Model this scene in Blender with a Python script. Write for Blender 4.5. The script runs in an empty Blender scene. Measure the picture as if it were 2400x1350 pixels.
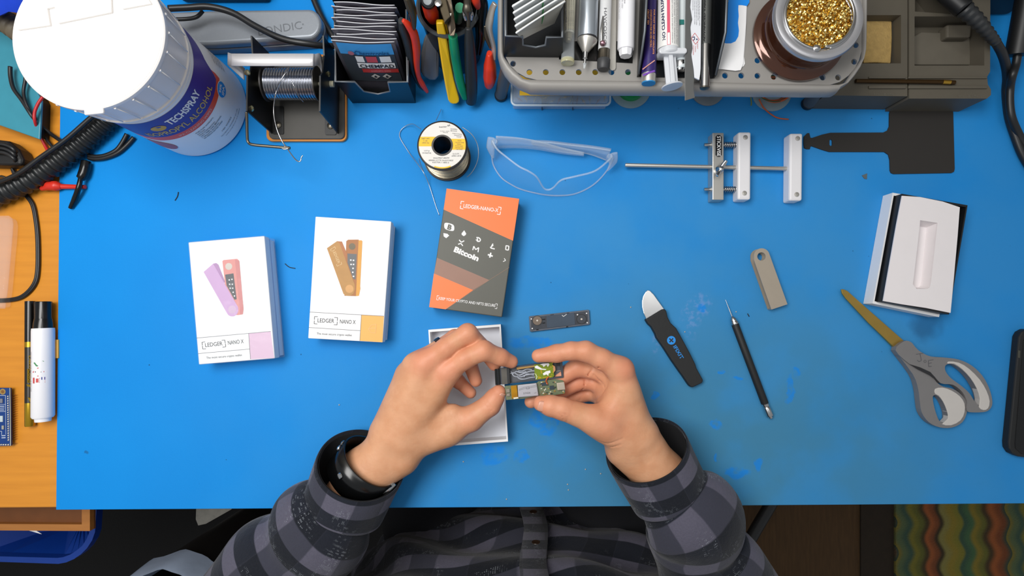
import bpy, bmesh, math, random
import numpy as np
from mathutils import Vector, Matrix
random.seed(7)
S = bpy.context.scene
COL = S.collection
# ---------------------------------------------------------------- camera, light, exposure
DIST = 0.65                      # camera height above the bench mat, metres
FPX = 1300.0                     # focal length in pixels of the 2400x1350 frame
TILT = math.radians(3.0)
CAMY = -0.0136
cam_d = bpy.data.cameras.new('camera'); cam = bpy.data.objects.new('camera', cam_d); COL.objects.link(cam)
cam.location = (0, CAMY, DIST); cam.rotation_euler = (TILT, 0, 0)
cam_d.sensor_width = 36.0; cam_d.lens = 36.0 * FPX / 2400.0; cam_d.clip_start = 0.01; cam_d.clip_end = 30
S.camera = cam
world = bpy.data.worlds.new('room_light'); S.world = world; world.use_nodes = True
bg = world.node_tree.nodes['Background']; bg.inputs[0].default_value = (0.92, 0.96, 1.0, 1); bg.inputs[1].default_value = 0.35
def area(name, loc, target, sx, sy, power, col):
    l = bpy.data.lights.new(name, 'AREA'); l.shape = 'RECTANGLE'; l.size = sx; l.size_y = sy; l.energy = power; l.color = col
    o = bpy.data.objects.new(name, l); COL.objects.link(o); o.location = loc
    o.rotation_euler = (Vector(target) - Vector(loc)).to_track_quat('-Z', 'Y').to_euler()
    return o
area('ceiling_lamp', (-0.46, 0.20, 1.12), (-0.20, 0.04, 0), 0.80, 0.45, 13.2, (1.0, 0.985, 0.96))
area('ceiling_lamp', (0.30, 0.34, 1.75), (0.2, 0.1, 0), 1.0, 0.3, 2.6, (1.0, 0.985, 0.96))
S.view_settings.view_transform = 'Standard'; S.view_settings.look = 'None'
S.view_settings.exposure = 0.0; S.view_settings.gamma = 1.0; S.view_settings.use_curve_mapping = False
S.cycles.max_bounces = 8; S.cycles.transparent_max_bounces = 16

# ---------------------------------------------------------------- measuring: a point of the place from the photo's frame and a height (mm)
CT, ST = math.cos(TILT), math.sin(TILT)
def W(px, py, z=0.0):
    x = (px - 1200.0) / FPX; y = -(py - 675.0) / FPX
    d = Vector((x, y * CT + ST, y * ST - CT))
    t = (z / 1000.0 - DIST) / d.z
    return Vector((d.x * t, d.y * t + CAMY, z / 1000.0))
def PX(p):
    """where a point falls in the photo's frame"""
    x, y, z = p.x, p.y - CAMY, p.z - DIST; yc = y * CT + z * ST; zc = -y * ST + z * CT
    return 1200 + FPX * x / -zc, 675 - FPX * yc / -zc
def frame(x0, y0, s):
    return lambda x, y, z=0.0: W(x0 + x / s, y0 + y / s, z)
FA = frame(0, 0, 2.7); FB = frame(400, 0, 3.376); FC = frame(740, 0, 5.0); FD = frame(1140, 0, 3.75); FE = frame(1680, 0, 3.3333)
FF = frame(0, 180, 2.5); FG = frame(780, 720, 2.7907); FH = frame(1120, 760, 5.193); FI = frame(420, 480, 3.461); FJ = frame(900, 250, 4.138)
FK = frame(980, 430, 3.648); FL = frame(1440, 240, 2.857); FM = frame(1460, 560, 3.068); FN = frame(1940, 430, 2.0769); FO = frame(0, 660, 1.957)
FP = frame(480, 960, 3.4286); FQ = frame(1140, 960, 3.4286); FR = frame(1740, 1150, 3.636); FT = frame(0, 1180, 3.871)

# ---------------------------------------------------------------- materials
def lin(c):
    if isinstance(c, str):
        c = [int(c[i:i + 2], 16) for i in (1, 3, 5)]
    r = [v / 255.0 for v in c[:3]]
    return tuple(v / 12.92 if v <= 0.04045 else ((v + 0.055) / 1.055) ** 2.4 for v in r) + (1,)
MC = {}
def mat(name, c, r=0.5, m=0.0, n=0.10, ns=60.0, c2=None, bump=0.0, bs=300.0, coat=0.0, sss=0.0, tr=0.0, alpha=1.0, stretch=None, spec=0.5, sheen=0.0):
    if name in MC: return MC[name]
    M = bpy.data.materials.new(name); M.use_nodes = True; MC[name] = M
    nt = M.node_tree; N = nt.nodes; L = nt.links; P = N['Principled BSDF']
    a = lin(c); b = lin(c2) if c2 else tuple(min(1, v * (1 - 2.2 * n)) for v in a[:3]) + (1,)
    tc = N.new('ShaderNodeTexCoord'); src = tc.outputs['Object']
    if stretch:
        mp = N.new('ShaderNodeMapping'); mp.inputs['Scale'].default_value = stretch; L.new(src, mp.inputs[0]); src = mp.outputs[0]
    nz = N.new('ShaderNodeTexNoise'); nz.inputs['Scale'].default_value = ns; nz.inputs['Detail'].default_value = 4; L.new(src, nz.inputs['Vector'])
    mx = N.new('ShaderNodeMix'); mx.data_type = 'RGBA'; mx.inputs[6].default_value = a; mx.inputs[7].default_value = b
    L.new(nz.outputs['Fac'], mx.inputs[0]); L.new(mx.outputs[2], P.inputs['Base Color'])
    P.inputs['Roughness'].default_value = r; P.inputs['Metallic'].default_value = m
    P.inputs['Specular IOR Level'].default_value = spec
    P.inputs['Coat Weight'].default_value = coat; P.inputs['Alpha'].default_value = alpha
    P.inputs['Transmission Weight'].default_value = tr; P.inputs['Sheen Weight'].default_value = sheen
    if sss:
        P.inputs['Subsurface Weight'].default_value = sss; P.inputs['Subsurface Radius'].default_value = (0.006, 0.002, 0.001)
    if bump:
        n2 = N.new('ShaderNodeTexNoise'); n2.inputs['Scale'].default_value = bs; L.new(src, n2.inputs['Vector'])
        bp = N.new('ShaderNodeBump'); bp.inputs['Strength'].default_value = bump; bp.inputs['Distance'].default_value = 0.001
        L.new(n2.outputs['Fac'], bp.inputs['Height']); L.new(bp.outputs[0], P.inputs['Normal'])
    return M
def clear(name, c=(240, 246, 250), k=0.8, r=0.08, bump=0.0, bs=60):
    """thin clear plastic: mostly passes straight through, the rest glossy and a little milky"""
    if name in MC: return MC[name]
    M = bpy.data.materials.new(name); M.use_nodes = True; MC[name] = M
    nt = M.node_tree; N = nt.nodes; L = nt.links; P = N['Principled BSDF']; out = N['Material Output']
    P.inputs['Base Color'].default_value = lin(c); P.inputs['Roughness'].default_value = r
    t = N.new('ShaderNodeBsdfTransparent'); t.inputs[0].default_value = tuple(.82 + .18 * v for v in lin(c)[:3]) + (1,)
    lw = N.new('ShaderNodeLayerWeight'); lw.inputs[0].default_value = 0.35
    mr = N.new('ShaderNodeMapRange'); mr.inputs[3].default_value = 1 - k; mr.inputs[4].default_value = min(1, (1 - k) * 2.6)
    L.new(lw.outputs['Facing'], mr.inputs[0])
    mx = N.new('ShaderNodeMixShader'); L.new(mr.outputs[0], mx.inputs[0]); L.new(t.outputs[0], mx.inputs[1]); L.new(P.outputs[0], mx.inputs[2])
    L.new(mx.outputs[0], out.inputs[0])
    nz = N.new('ShaderNodeTexNoise'); nz.inputs['Scale'].default_value = bs; tc = N.new('ShaderNodeTexCoord'); L.new(tc.outputs['Object'], nz.inputs['Vector'])
    bp = N.new('ShaderNodeBump'); bp.inputs['Strength'].default_value = bump; bp.inputs['Distance'].default_value = 0.002
    L.new(nz.outputs['Fac'], bp.inputs['Height']); L.new(bp.outputs[0], P.inputs['Normal'])
    return M
BLACK = mat('black_plastic', '#17181a', 0.45); BLACKG = mat('black_gloss', '#0c0d0e', 0.22); RUBBER = mat('black_rubber', '#1b1c1d', 0.6, bump=.1)
WHITEP = mat('white_plastic', '#eeeef2', 0.4, n=.02); WHITEC = mat('white_card', '#f3f3f4', 0.6, n=.02); STEEL = mat('bright_steel', '#c9c9c9', 0.22, 1.0, n=.06)
SATIN = mat('satin_aluminium', '#c9c6bf', 0.38, 0.75, n=.05); DARKSTEEL = mat('dark_steel', '#6d675c', 0.35, 0.9); INK = mat('black_ink', '#26262a', 0.6)
GREYP = mat('grey_plastic', '#96938f', 0.5, n=.03); GOLD = mat('gold_metal', '#c99b3c', 0.28, 1.0); BRASS = mat('brass', '#e0b04a', 0.25, 1.0, n=.15)
WINK = mat('white_ink', '#ececec', 0.6, n=.02); ORANGEP = mat('orange_print', '#f47a3a', 0.5, n=.02); REDP = mat('red_plastic', '#d8301f', 0.4, n=.05)
GREYINK = mat('grey_ink', '#5b5b60', 0.6); CLEAR = clear('clear_plastic', k=.80); BLUEP = mat('blue_print', '#1d8fe6', .5, n=.02)

# ---------------------------------------------------------------- objects
WL = {}; ROOTS = []
def mk(name, verts, faces, smooth=False):
    me = bpy.data.meshes.new(name); me.from_pydata([tuple(v) for v in verts], [], faces); me.update()
    if smooth:
        for p in me.polygons: p.use_smooth = True
    return me
def obj(name, me, m, parent=None, label=None):
    me.name = name
    n = len(me.vertices); co = np.empty(n * 3, np.float32); me.vertices.foreach_get('co', co); co = co.reshape(-1, 3)
    lo, hi = co.min(0), co.max(0); c = (lo + hi) / 2
    if parent is None: c[2] = lo[2]
    co -= c; me.vertices.foreach_set('co', co.ravel()); me.update()
    if not me.materials: me.materials.append(m)
    o = bpy.data.objects.new(name, me); COL.objects.link(o)
    wl = Vector(c.tolist()); WL[o.name] = wl
    if parent is not None:
        o.parent = parent; o.location = wl - WL[parent.name]
    else: o.location = wl
    if label: o['label'] = label
    return o
def tag(o, label, cat=None, group=None, kind=None):
    o['label'] = label
    if cat: o['category'] = cat
    if group: o['group'] = group
    if kind: o['kind'] = kind
    return o
def thing(name, label, cat, group=None):
    o = bpy.data.objects.new(name, None); COL.objects.link(o); o.empty_display_size = 0.01
    WL[o.name] = Vector((0, 0, 0)); ROOTS.append(o)
    return tag(o, label, cat, group)
def again(src, world_loc, parent, rot=None):
    """another copy of an alike piece, sharing its mesh"""
    o = src.copy(); COL.objects.link(o); o.parent = parent
    WL[o.name] = Vector(world_loc); o.location = Vector(world_loc) - (WL[parent.name] if parent else Vector((0, 0, 0)))
    if rot is not None: o.rotation_euler = rot
    return o
def finish_roots():
    for r in ROOTS:
        lo = Vector((1e9,) * 3); hi = -lo
        for c in r.children_recursive:
            if c.type != 'MESH': continue
            wl = WL[c.name]; R = c.rotation_euler.to_matrix()
            for b in c.bound_box:
                p = wl + R @ Vector(b)
                lo = Vector(map(min, lo, p)); hi = Vector(map(max, hi, p))
        base = Vector(((lo.x + hi.x) / 2, (lo.y + hi.y) / 2, lo.z))
        r.location = base
        for c in r.children: c.location = Vector(c.location) - base
# ---------------------------------------------------------------- shapes (world coordinates, metres)
def bm_out(bm, name='m', smooth=False, bev=0, seg=2, ang=0.6):
    bmesh.ops.recalc_face_normals(bm, faces=bm.faces)
    if bev:
        es = [e for e in bm.edges if len(e.link_faces) == 2 and e.calc_face_angle(0) > ang]
        bmesh.ops.bevel(bm, geom=es, offset=bev, offset_type='OFFSET', segments=seg, affect='EDGES', profile=0.5, clamp_overlap=True)
    me = bpy.data.meshes.new(name); bm.to_mesh(me); bm.free()
    if smooth:
        for p in me.polygons: p.use_smooth = True
    return me
def loft(bot, top, bev=0, seg=2, smooth=False):
    """solid between two outlines of equal count"""
    bm = bmesh.new(); b = [bm.verts.new(p) for p in bot]; t = [bm.verts.new(p) for p in top]; n = len(b)
    bm.faces.new(b[::-1]); bm.faces.new(t)
    for i in range(n): bm.faces.new((b[i], b[(i + 1) % n], t[(i + 1) % n], t[i]))
    return bm_out(bm, bev=bev, seg=seg, smooth=smooth)
def prism(pts, z0, z1, bev=0, seg=2):
    """vertical solid under an outline (world points); z in mm"""
    return loft([(p[0], p[1], z0 / 1000) for p in pts], [(p[0], p[1], z1 / 1000) for p in pts], bev, seg)
def slab(pts, vec, bev=0):
    return loft(pts, [Vector(p) + Vector(vec) for p in pts], bev)
def fpoly(f, pts, z): return [f(x, y, z) for x, y in pts]
def prismh(outer, holes, z0, z1):
    """vertical plate with holes through it"""
    bm = bmesh.new(); loops = []
    for lp in [outer] + holes:
        vs = [bm.verts.new((p[0], p[1], z1 / 1000)) for p in lp]
        loops.append(vs)
        for i in range(len(vs)): bm.edges.new((vs[i], vs[(i + 1) % len(vs)]))
    bmesh.ops.triangle_fill(bm, use_beauty=True, use_dissolve=False, edges=bm.edges[:])
    tops = bm.faces[:]
    low = {v: bm.verts.new((v.co.x, v.co.y, z0 / 1000)) for lp in loops for v in lp}
    for fc in tops: bm.faces.new([low[v] for v in reversed(fc.verts)])
    for lp in loops:
        for i in range(len(lp)):
            a, b = lp[i], lp[(i + 1) % len(lp)]; bm.faces.new((a, b, low[b], low[a]))
    return bm_out(bm)
def box(c, s, rz=0, bev=0, rot=None, seg=2):
    bm = bmesh.new(); bmesh.ops.create_cube(bm, size=1)
    R = rot if rot is not None else Matrix.Rotation(rz, 3, 'Z')
    for v in bm.verts: v.co = R @ Vector((v.co.x * s[0], v.co.y * s[1], v.co.z * s[2])) + Vector(c)
    return bm_out(bm, bev=bev, seg=seg)
def spline(pts, k=6, closed=False):
    pts = [Vector(p) for p in pts]; n = len(pts); out = []
    if n < 3: return pts
    for i in range(n if closed else n - 1):
        g = (lambda j: pts[j % n]) if closed else (lambda j: pts[max(0, min(n - 1, j))])
        p0, p1, p2, p3 = g(i - 1), g(i), g(i + 1), g(i + 2)
        for q in range(k):
            t = q / k
            out.append(0.5 * ((2 * p1) + (p2 - p0) * t + (2 * p0 - 5 * p1 + 4 * p2 - p3) * t * t + (3 * p1 - p0 - 3 * p2 + p3) * t ** 3))
    if not closed: out.append(pts[-1])
    return out
def rings(path, rad, sides, closed=False, flat=1.0, up=None):
    """list of vertex rings along a path; rad number or list (m); flat squashes the ring along 'up'"""
    n = len(path); R = []
    prev = None
    for i, p in enumerate(path):
        a = path[(i - 1) % n] if (closed or i) else path[0]; b = path[(i + 1) % n] if (closed or i < n - 1) else path[-1]
        t = (b - a)
        if t.length < 1e-9: t = Vector((0, 0, 1))
        t.normalize()
        if up is not None: nrm = Vector(up)
        elif prev is None: nrm = Vector((0, 0, 1)) if abs(t.z) < 0.9 else Vector((1, 0, 0))
        else: nrm = prev
        nrm = nrm - t * nrm.dot(t); nrm.normalize(); prev = nrm; bi = t.cross(nrm)
        r = rad[i] if isinstance(rad, (list, tuple)) else rad
        R.append([p + bi * (math.cos(2 * math.pi * k / sides) * r) + nrm * (math.sin(2 * math.pi * k / sides) * r * flat) for k in range(sides)])
    return R
def skin_rings(R, closed=False, caps=True, smooth=True, uv=False):
    sides = len(R[0]); V = [v for r in R for v in r]; F = []; n = len(R)
    for i in range(n if closed else n - 1):
        for k in range(sides):
            a = i * sides + k; b = i * sides + (k + 1) % sides; c = ((i + 1) % n) * sides + (k + 1) % sides; d = ((i + 1) % n) * sides + k
            F.append((a, b, c, d))
    if caps and not closed:
        F.append(tuple(range(sides))[::-1]); F.append(tuple(range((n - 1) * sides, n * sides)))
    me = mk('m', V, F, smooth)
    if caps and not closed and smooth:
        for p in list(me.polygons)[-2:]: p.use_smooth = False
    return me
def tube(pts, r, sides=8, k=6, closed=False, flat=1.0, up=None, caps=True):
    path = spline(pts, k, closed)
    if isinstance(r, (list, tuple)):
        n = len(path); m = len(r); r = [float(np.interp(i / (n - 1) * (m - 1), range(m), r)) for i in range(n)]
    return skin_rings(rings(path, r, sides, closed, flat, up), closed, caps)
def lathe(prof, a, d=(0, 0, 1), seg=32, closed_prof=False):
    """turned solid: prof = [(radius, height)] in metres about the axis a + h*d"""
    a = Vector(a); d = Vector(d).normalized(); u = Vector((1, 0, 0)) if abs(d.x) < 0.8 else Vector((0, 1, 0)); u = (u - d * u.dot(d)).normalized(); w = d.cross(u)
    V = []; F = []
    for r, h in prof:
        for k in range(seg):
            t = 2 * math.pi * k / seg; V.append(a + d * h + (u * math.cos(t) + w * math.sin(t)) * max(r, 1e-5))
    m = len(prof)
    for i in range(m if closed_prof else m - 1):
        j = (i + 1) % m
        for k in range(seg): F.append((i * seg + k, i * seg + (k + 1) % seg, j * seg + (k + 1) % seg, j * seg + k))
    if not closed_prof:
        F.append(tuple(range(seg))[::-1]); F.append(tuple(range((m - 1) * seg, m * seg)))
    me = mk('m', V, F)
    bm = bmesh.new(); bm.from_mesh(me); bmesh.ops.recalc_face_normals(bm, faces=bm.faces); bm.to_mesh(me); bm.free()
    for p in me.polygons: p.use_smooth = len(p.vertices) == 4
    try: me.set_sharp_from_angle(angle=0.7)
    except Exception: pass
    return me
def turned(P0, P1, prof, seg=24):
    """turned along P0->P1, prof = [(radius mm, t 0..1)]"""
    d = P1 - P0; return lathe([(r / 1000, t * d.length) for r, t in prof], P0, d, seg)
def join(ms, smooth=None):
    bm = bmesh.new()
    for m in ms: bm.from_mesh(m)
    me = bpy.data.meshes.new('m'); bm.to_mesh(me); bm.free()
    for m in ms: bpy.data.meshes.remove(m)
    return me
def xf(me, fn):
    for v in me.vertices: v.co = fn(v.co)
    me.update(); return me
# flat print
def textmesh(body, bold=0.0):
    cu = bpy.data.curves.new('t', 'FONT'); cu.body = body; cu.size = 1; cu.resolution_u = 3; cu.offset = bold
    o = bpy.data.objects.new('t', cu); me = bpy.data.meshes.new_from_object(o); bpy.data.objects.remove(o); bpy.data.curves.remove(cu)
    return me
def text_on(body, fn, x0, y0, x1, y1, h, bold=0.0, fixed=None):
    """lettering whose baseline runs (x0,y0)->(x1,y1) with capital height h on the surface fn(x,y) (y runs down)"""
    me = textmesh(body, bold); xs = [v.co.x for v in me.vertices]; lo, hi = min(xs), max(xs)
    dx, dy = x1 - x0, y1 - y0; ln = math.hypot(dx, dy); ux, uy = dy / ln, -dx / ln
    def g(c):
        t = (c.x - lo) / (hi - lo); q = c.y / 0.70 * h
        return fn(x0 + dx * t + ux * q, y0 + dy * t + uy * q)
    return xf(me, g)
def poly_on(fn, pts):
    return mk('m', [fn(x, y) for x, y in pts], [tuple(range(len(pts)))])
LK = [0]
def line_on(fn, pts, w):
    ms = []
    for ki, ((xa, ya), (xb, yb)) in enumerate(zip(pts, pts[1:])):
        l = math.hypot(xb - xa, yb - ya) or 1; nx, ny = -(yb - ya) / l * w / 2, (xb - xa) / l * w / 2
        q_ = poly_on(fn, [(xa + nx, ya + ny), (xb + nx, yb + ny), (xb - nx, yb - ny), (xa - nx, ya - ny)]); LK[0] = (LK[0] + 1) % 7
        ms.append(xf(q_, lambda c, e=LK[0] * 6e-6: Vector((c.x, c.y, c.z + e))))
    return join(ms)
def disc_on(fn, x, y, r, n=24, r2=None):
    return poly_on(fn, [(x + r * math.cos(2 * math.pi * k / n), y + (r2 or r) * math.sin(2 * math.pi * k / n)) for k in range(n)])
def ring_on(fn, x, y, r, w, n=24):
    V = []; F = []
    for k in range(n):
        c, s = math.cos(2 * math.pi * k / n), math.sin(2 * math.pi * k / n); V += [fn(x + r * c, y + r * s), fn(x + (r - w) * c, y + (r - w) * s)]
        a = 2 * k; b = 2 * ((k + 1) % n); F.append((a, b, b + 1, a + 1))
    return mk('m', V, F)
def at(f, z): return lambda x, y: f(x, y, z)
def brackets(fn, a, b, c, d, l, w):
    """corner marks at the four corners a (top left), b, c, d of a word"""
    ms = []
    q = [a, b, c, d]
    for i in range(4):
        p, n_, v = q[i], q[(i + 1) % 4], q[(i - 1) % 4]
        def to(t): 
            L_ = math.hypot(t[0] - p[0], t[1] - p[1]); return (p[0] + (t[0] - p[0]) / L_ * l, p[1] + (t[1] - p[1]) / L_ * l)
        ms.append(line_on(fn, [to(n_), p, to(v)], w))
    return join(ms)
def circ(f, x, y, r, z, n=14): return [f(x + r * math.cos(2 * math.pi * k / n), y + r * math.sin(2 * math.pi * k / n), z) for k in range(n)]
# ================================================================ the setting and the bench
floor = obj('floor', prism([(-2, -2), (2, -2), (2, .62), (-2, .62)], -780, -750), mat('brown_carpet', '#5a4022', .95, n=.25, ns=30, bump=.6, bs=900, stretch=(6, .6, 1))); floor['kind'] = 'structure'
wb = obj('wall_back_blocker', box((0, .60, .35), (4, .04, 2.2)), mat('wall_paint', '#b9b4aa', .8)); wb['kind'] = 'structure'  # unseen wall, added to block low light reaching under the shelf
WOOD = mat('honey_wood', '#e0952f', .38, c2='#c47c22', ns=5, stretch=(2.2, 30, 1), bump=.05, bs=40)
WOODD = mat('brown_wood', '#9c5c24', .5, c2='#7b451a', ns=6, stretch=(2, 28, 1))
t = thing('desk', 'honey coloured wooden desk carrying the blue mat', 'desk')
obj('tabletop', prism([W(-760, 1196, -3), W(3200, 1169, -3), (1.0, .55), (-1.0, .55)], -33, -3, .002), WOOD, t)
for x in (-.95, .95):
    for y in (.50,): obj('leg', box((x, y, -.39), (.06, .06, .716), bev=.003), WOOD, t)
for x in (-.95, .95): obj('leg', box((x, -.16, -.39), (.06, .06, .716), bev=.003), WOOD, t)
# bench mat, worn
MM = bpy.data.materials.new('worn_blue_rubber'); MM.use_nodes = True
nt = MM.node_tree; N = nt.nodes; L = nt.links; PB = N['Principled BSDF']; PB.inputs['Roughness'].default_value = .62; PB.inputs['Specular IOR Level'].default_value = .14
geo = N.new('ShaderNodeNewGeometry')
def noise(scale, detail=3, vec=None, rough=.5):
    n = N.new('ShaderNodeTexNoise'); n.inputs['Scale'].default_value = scale; n.inputs['Detail'].default_value = detail; n.inputs['Roughness'].default_value = rough
    L.new(vec or geo.outputs['Position'], n.inputs['Vector']); return n.outputs['Fac']
def math_(op, a, b=None, c=None):
    n = N.new('ShaderNodeMath'); n.operation = op
    for i, v in enumerate((a, b, c)):
        if v is None: continue
        if isinstance(v, (int, float)): n.inputs[i].default_value = v
        else: L.new(v, n.inputs[i])
    return n.outputs[0]
def ramp(v, lo, hi, a=0.0, b=1.0):
    n = N.new('ShaderNodeMapRange'); L.new(v, n.inputs[0]); n.interpolation_type = 'SMOOTHSTEP'
    for i, q in enumerate((lo, hi, a, b)): n.inputs[i + 1].default_value = q
    return n.outputs[0]
def mixc(f, a, b):
    n = N.new('ShaderNodeMix'); n.data_type = 'RGBA'
    L.new(f, n.inputs[0])
    for i, v in ((6, a), (7, b)):
        if isinstance(v, tuple): n.inputs[i].default_value = v
        else: L.new(v, n.inputs[i])
    return n.outputs[2]
nv = N.new('ShaderNodeTexNoise'); nv.inputs['Scale'].default_value = 55; nv.inputs['Detail'].default_value = 5; L.new(geo.outputs['Position'], nv.inputs['Vector'])
vs = N.new('ShaderNodeVectorMath'); vs.operation = 'MULTIPLY_ADD'; L.new(nv.outputs['Color'], vs.inputs[0]); vs.inputs[1].default_value = (.020, .020, 0); L.new(geo.outputs['Position'], vs.inputs[2])
def spot(p, rx, ry, hard=.25):
    m = N.new('ShaderNodeVectorMath'); m.operation = 'SUBTRACT'; L.new(vs.outputs[0], m.inputs[0]); m.inputs[1].default_value = (p.x + .01, p.y + .01, 0)
    s = N.new('ShaderNodeVectorMath'); s.operation = 'MULTIPLY'; L.new(m.outputs[0], s.inputs[0]); s.inputs[1].default_value = (1 / rx, 1 / ry, 0)
    l = N.new('ShaderNodeVectorMath'); l.operation = 'LENGTH'; L.new(s.outputs[0], l.inputs[0])
    return ramp(l.outputs['Value'], 1 - hard, 1 + hard, 1, 0)
# handled, greyed working area: a broad dull patch where hands and tools rub, over fresher blue
work = spot(W(1720, 800), .46, .36, .8)
work = math_('MULTIPLY', work, ramp(noise(9, 4), .25, .62, .45, 1.0))
col = mixc(ramp(noise(4, 3), .3, .7), lin('#0a84d6'), lin('#0e8cde'))
col = mixc(math_('MULTIPLY', work, .95), col, lin('#3b8fce'))
grey_patch = math_('MULTIPLY', spot(W(1660, 1080), .27, .17, .8), ramp(noise(12, 5), .3, .6, .5, 1.0))  # second patch, darker and greyer toward the lower right of the mat
col = mixc(math_('MULTIPLY', grey_patch, .85), col, lin('#44809f'))
clean = None
for f, x, y, rx, ry in [(FG, 1400, 790, 60, 45), (FG, 1440, 740, 25, 55), (FG, 1050, 965, 85, 65), (FG, 1230, 985, 45, 35), (FG, 1300, 230, 160, 45), (FM, 1250, 960, 30, 45), (FM, 1200, 1080, 30, 100), (FM, 660, 1325, 45, 25),
                         (FM, 840, 1000, 40, 12), (FM, 712, 936, 20, 14), (FM, 560, 490, 32, 40), (FM, 220, 1120, 25, 30), (FQ, 1840, 120, 60, 40), (FQ, 2020, 510, 85, 45), (FQ, 2180, 430, 40, 45), (FQ, 1850, 390, 14, 30), (FG, 1330, 730, 40, 60)]:
    p = f(x, y); q = f(x + rx, y + ry); s = spot(p, abs(q.x - p.x), abs(q.y - p.y), .22)
    clean = s if clean is None else math_('MAXIMUM', clean, s)
clean = math_('MULTIPLY', clean, ramp(noise(90, 3), .34, .56, .1, .75))
col = mixc(clean, col, lin('#1484e0'))
pale = spot(FM(495, 575), .010, .022, .3)
pale = math_('MAXIMUM', pale, spot(FM(570, 470), .010, .012, .3)); pale = math_('MAXIMUM', pale, spot(FM(240, 750), .006, .012, .3))
col = mixc(math_('MULTIPLY', pale, ramp(noise(160, 4), .45, .65, 0, .4)), col, lin('#7f9bd0'))
smut = spot(W(2170, 765), .016, .014, .6); smut = math_('MAXIMUM', smut, spot(W(200, 1060), .0025, .0025, .4))
col = mixc(math_('MULTIPLY', smut, .55), col, lin('#20486e'))
vor = N.new('ShaderNodeTexVoronoi'); vor.inputs['Scale'].default_value = 42; vor.inputs['Randomness'].default_value = 1; L.new(geo.outputs['Position'], vor.inputs['Vector'])
sp = math_('MULTIPLY', ramp(vor.outputs['Distance'], .02, .045, 1, 0), ramp(noise(23, 1), .56, .6))
col = mixc(math_('MULTIPLY', sp, .75), col, lin('#173a5e'))
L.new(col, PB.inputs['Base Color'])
bp = N.new('ShaderNodeBump'); bp.inputs['Strength'].default_value = .12; bp.inputs['Distance'].default_value = .0006; L.new(noise(900, 2), bp.inputs['Height']); L.new(bp.outputs[0], PB.inputs['Normal'])
matp = [W(131, 1195), W(2400, 1180), W(2900, 1177), (1.0, .74), (W(143, 0).x + .0, .74)]
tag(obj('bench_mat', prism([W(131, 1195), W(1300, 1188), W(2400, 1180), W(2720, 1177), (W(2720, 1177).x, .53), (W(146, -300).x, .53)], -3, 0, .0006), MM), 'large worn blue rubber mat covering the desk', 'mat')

# under the desk
t = thing('drawer', 'open brown wooden drawer below the left desk corner', 'drawer')
zo, zi = -75, -76
o = [FT(815, 250, zo), FT(815, -260, zo), (-1.05, FT(0, -260, zo).y, 0), (-1.05, FT(0, 228, zo).y, 0)]
i_ = [FT(742, 190, zo), FT(742, -200, zo), (-1.0, FT(0, -200, zo).y, 0), (-1.0, FT(0, 172, zo).y, 0)]
obj('drawer_frame', prismh(o, [i_], -82, zo), mat('drawer_wood', '#b87a3a', .5, c2='#a0652c', ns=8, stretch=(2, 20, 1)), t)
obj('drawer_bottom', prism(o, -85, -82.3), mat('drawer_board', '#7c4a22', .7, n=.12), t)
tag(obj('paper_scrap', slab([FT(230, 235, -90), FT(320, 238, -90), FT(380, 278, -90)], (0, 0, .0004)), WHITEC), 'white paper corner poking out under the brown drawer', 'paper')
def inset(pts, d):
    c = sum((Vector((p[0], p[1], 0)) for p in pts), Vector()) / len(pts)
    return [Vector((p[0], p[1], 0)) + (c - Vector((p[0], p[1], 0))).normalized() * d for p in pts]
zb = -240
arc = [(875, -150), (875, 60), (862, 260), (835, 335), (790, 405), (735, 460), (670, 505), (600, 535), (530, 548), (0, 530), (-300, 522), (-300, -150)]
po = fpoly(FT, arc, zb); pi_ = fpoly(FT, [(828, -110), (828, 60), (815, 250), (785, 325), (745, 385), (690, 430), (635, 465), (570, 488), (520, 494), (0, 480), (-250, 475), (-250, -110)], zb)
t = thing('storage_bin', 'dark blue plastic storage bin under the drawer', 'bin')
BIN = mat('blue_bin', '#0b3f9e', .45, n=.05)
obj('rim', prismh(po, [pi_], zb - 14, zb), BIN, t)
pw = [p + (q - p) * .55 for p, q in zip([Vector((*x[:2], 0)) for x in po], [Vector((*x[:2], 0)) for x in pi_])]
pw2 = [Vector((*x[:2], 0)) for x in pi_]
cbn = sum(pw, Vector()) / len(pw); lowp = [p + (cbn - p).normalized() * .055 for p in pw]; nb = len(pw)
Vb = [Vector((p.x, p.y, (zb - 13) / 1000)) for p in pw] + [Vector((p.x, p.y, -.31)) for p in lowp]
wl_ = obj('wall', mk('m', Vb, [(i, (i + 1) % nb, nb + (i + 1) % nb, nb + i) for i in range(nb)]), BIN, t); wl_.modifiers.new('thick', 'SOLIDIFY').thickness = .002
obj('bottom', prism(lowp, -312, -309), BIN, t)
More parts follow.
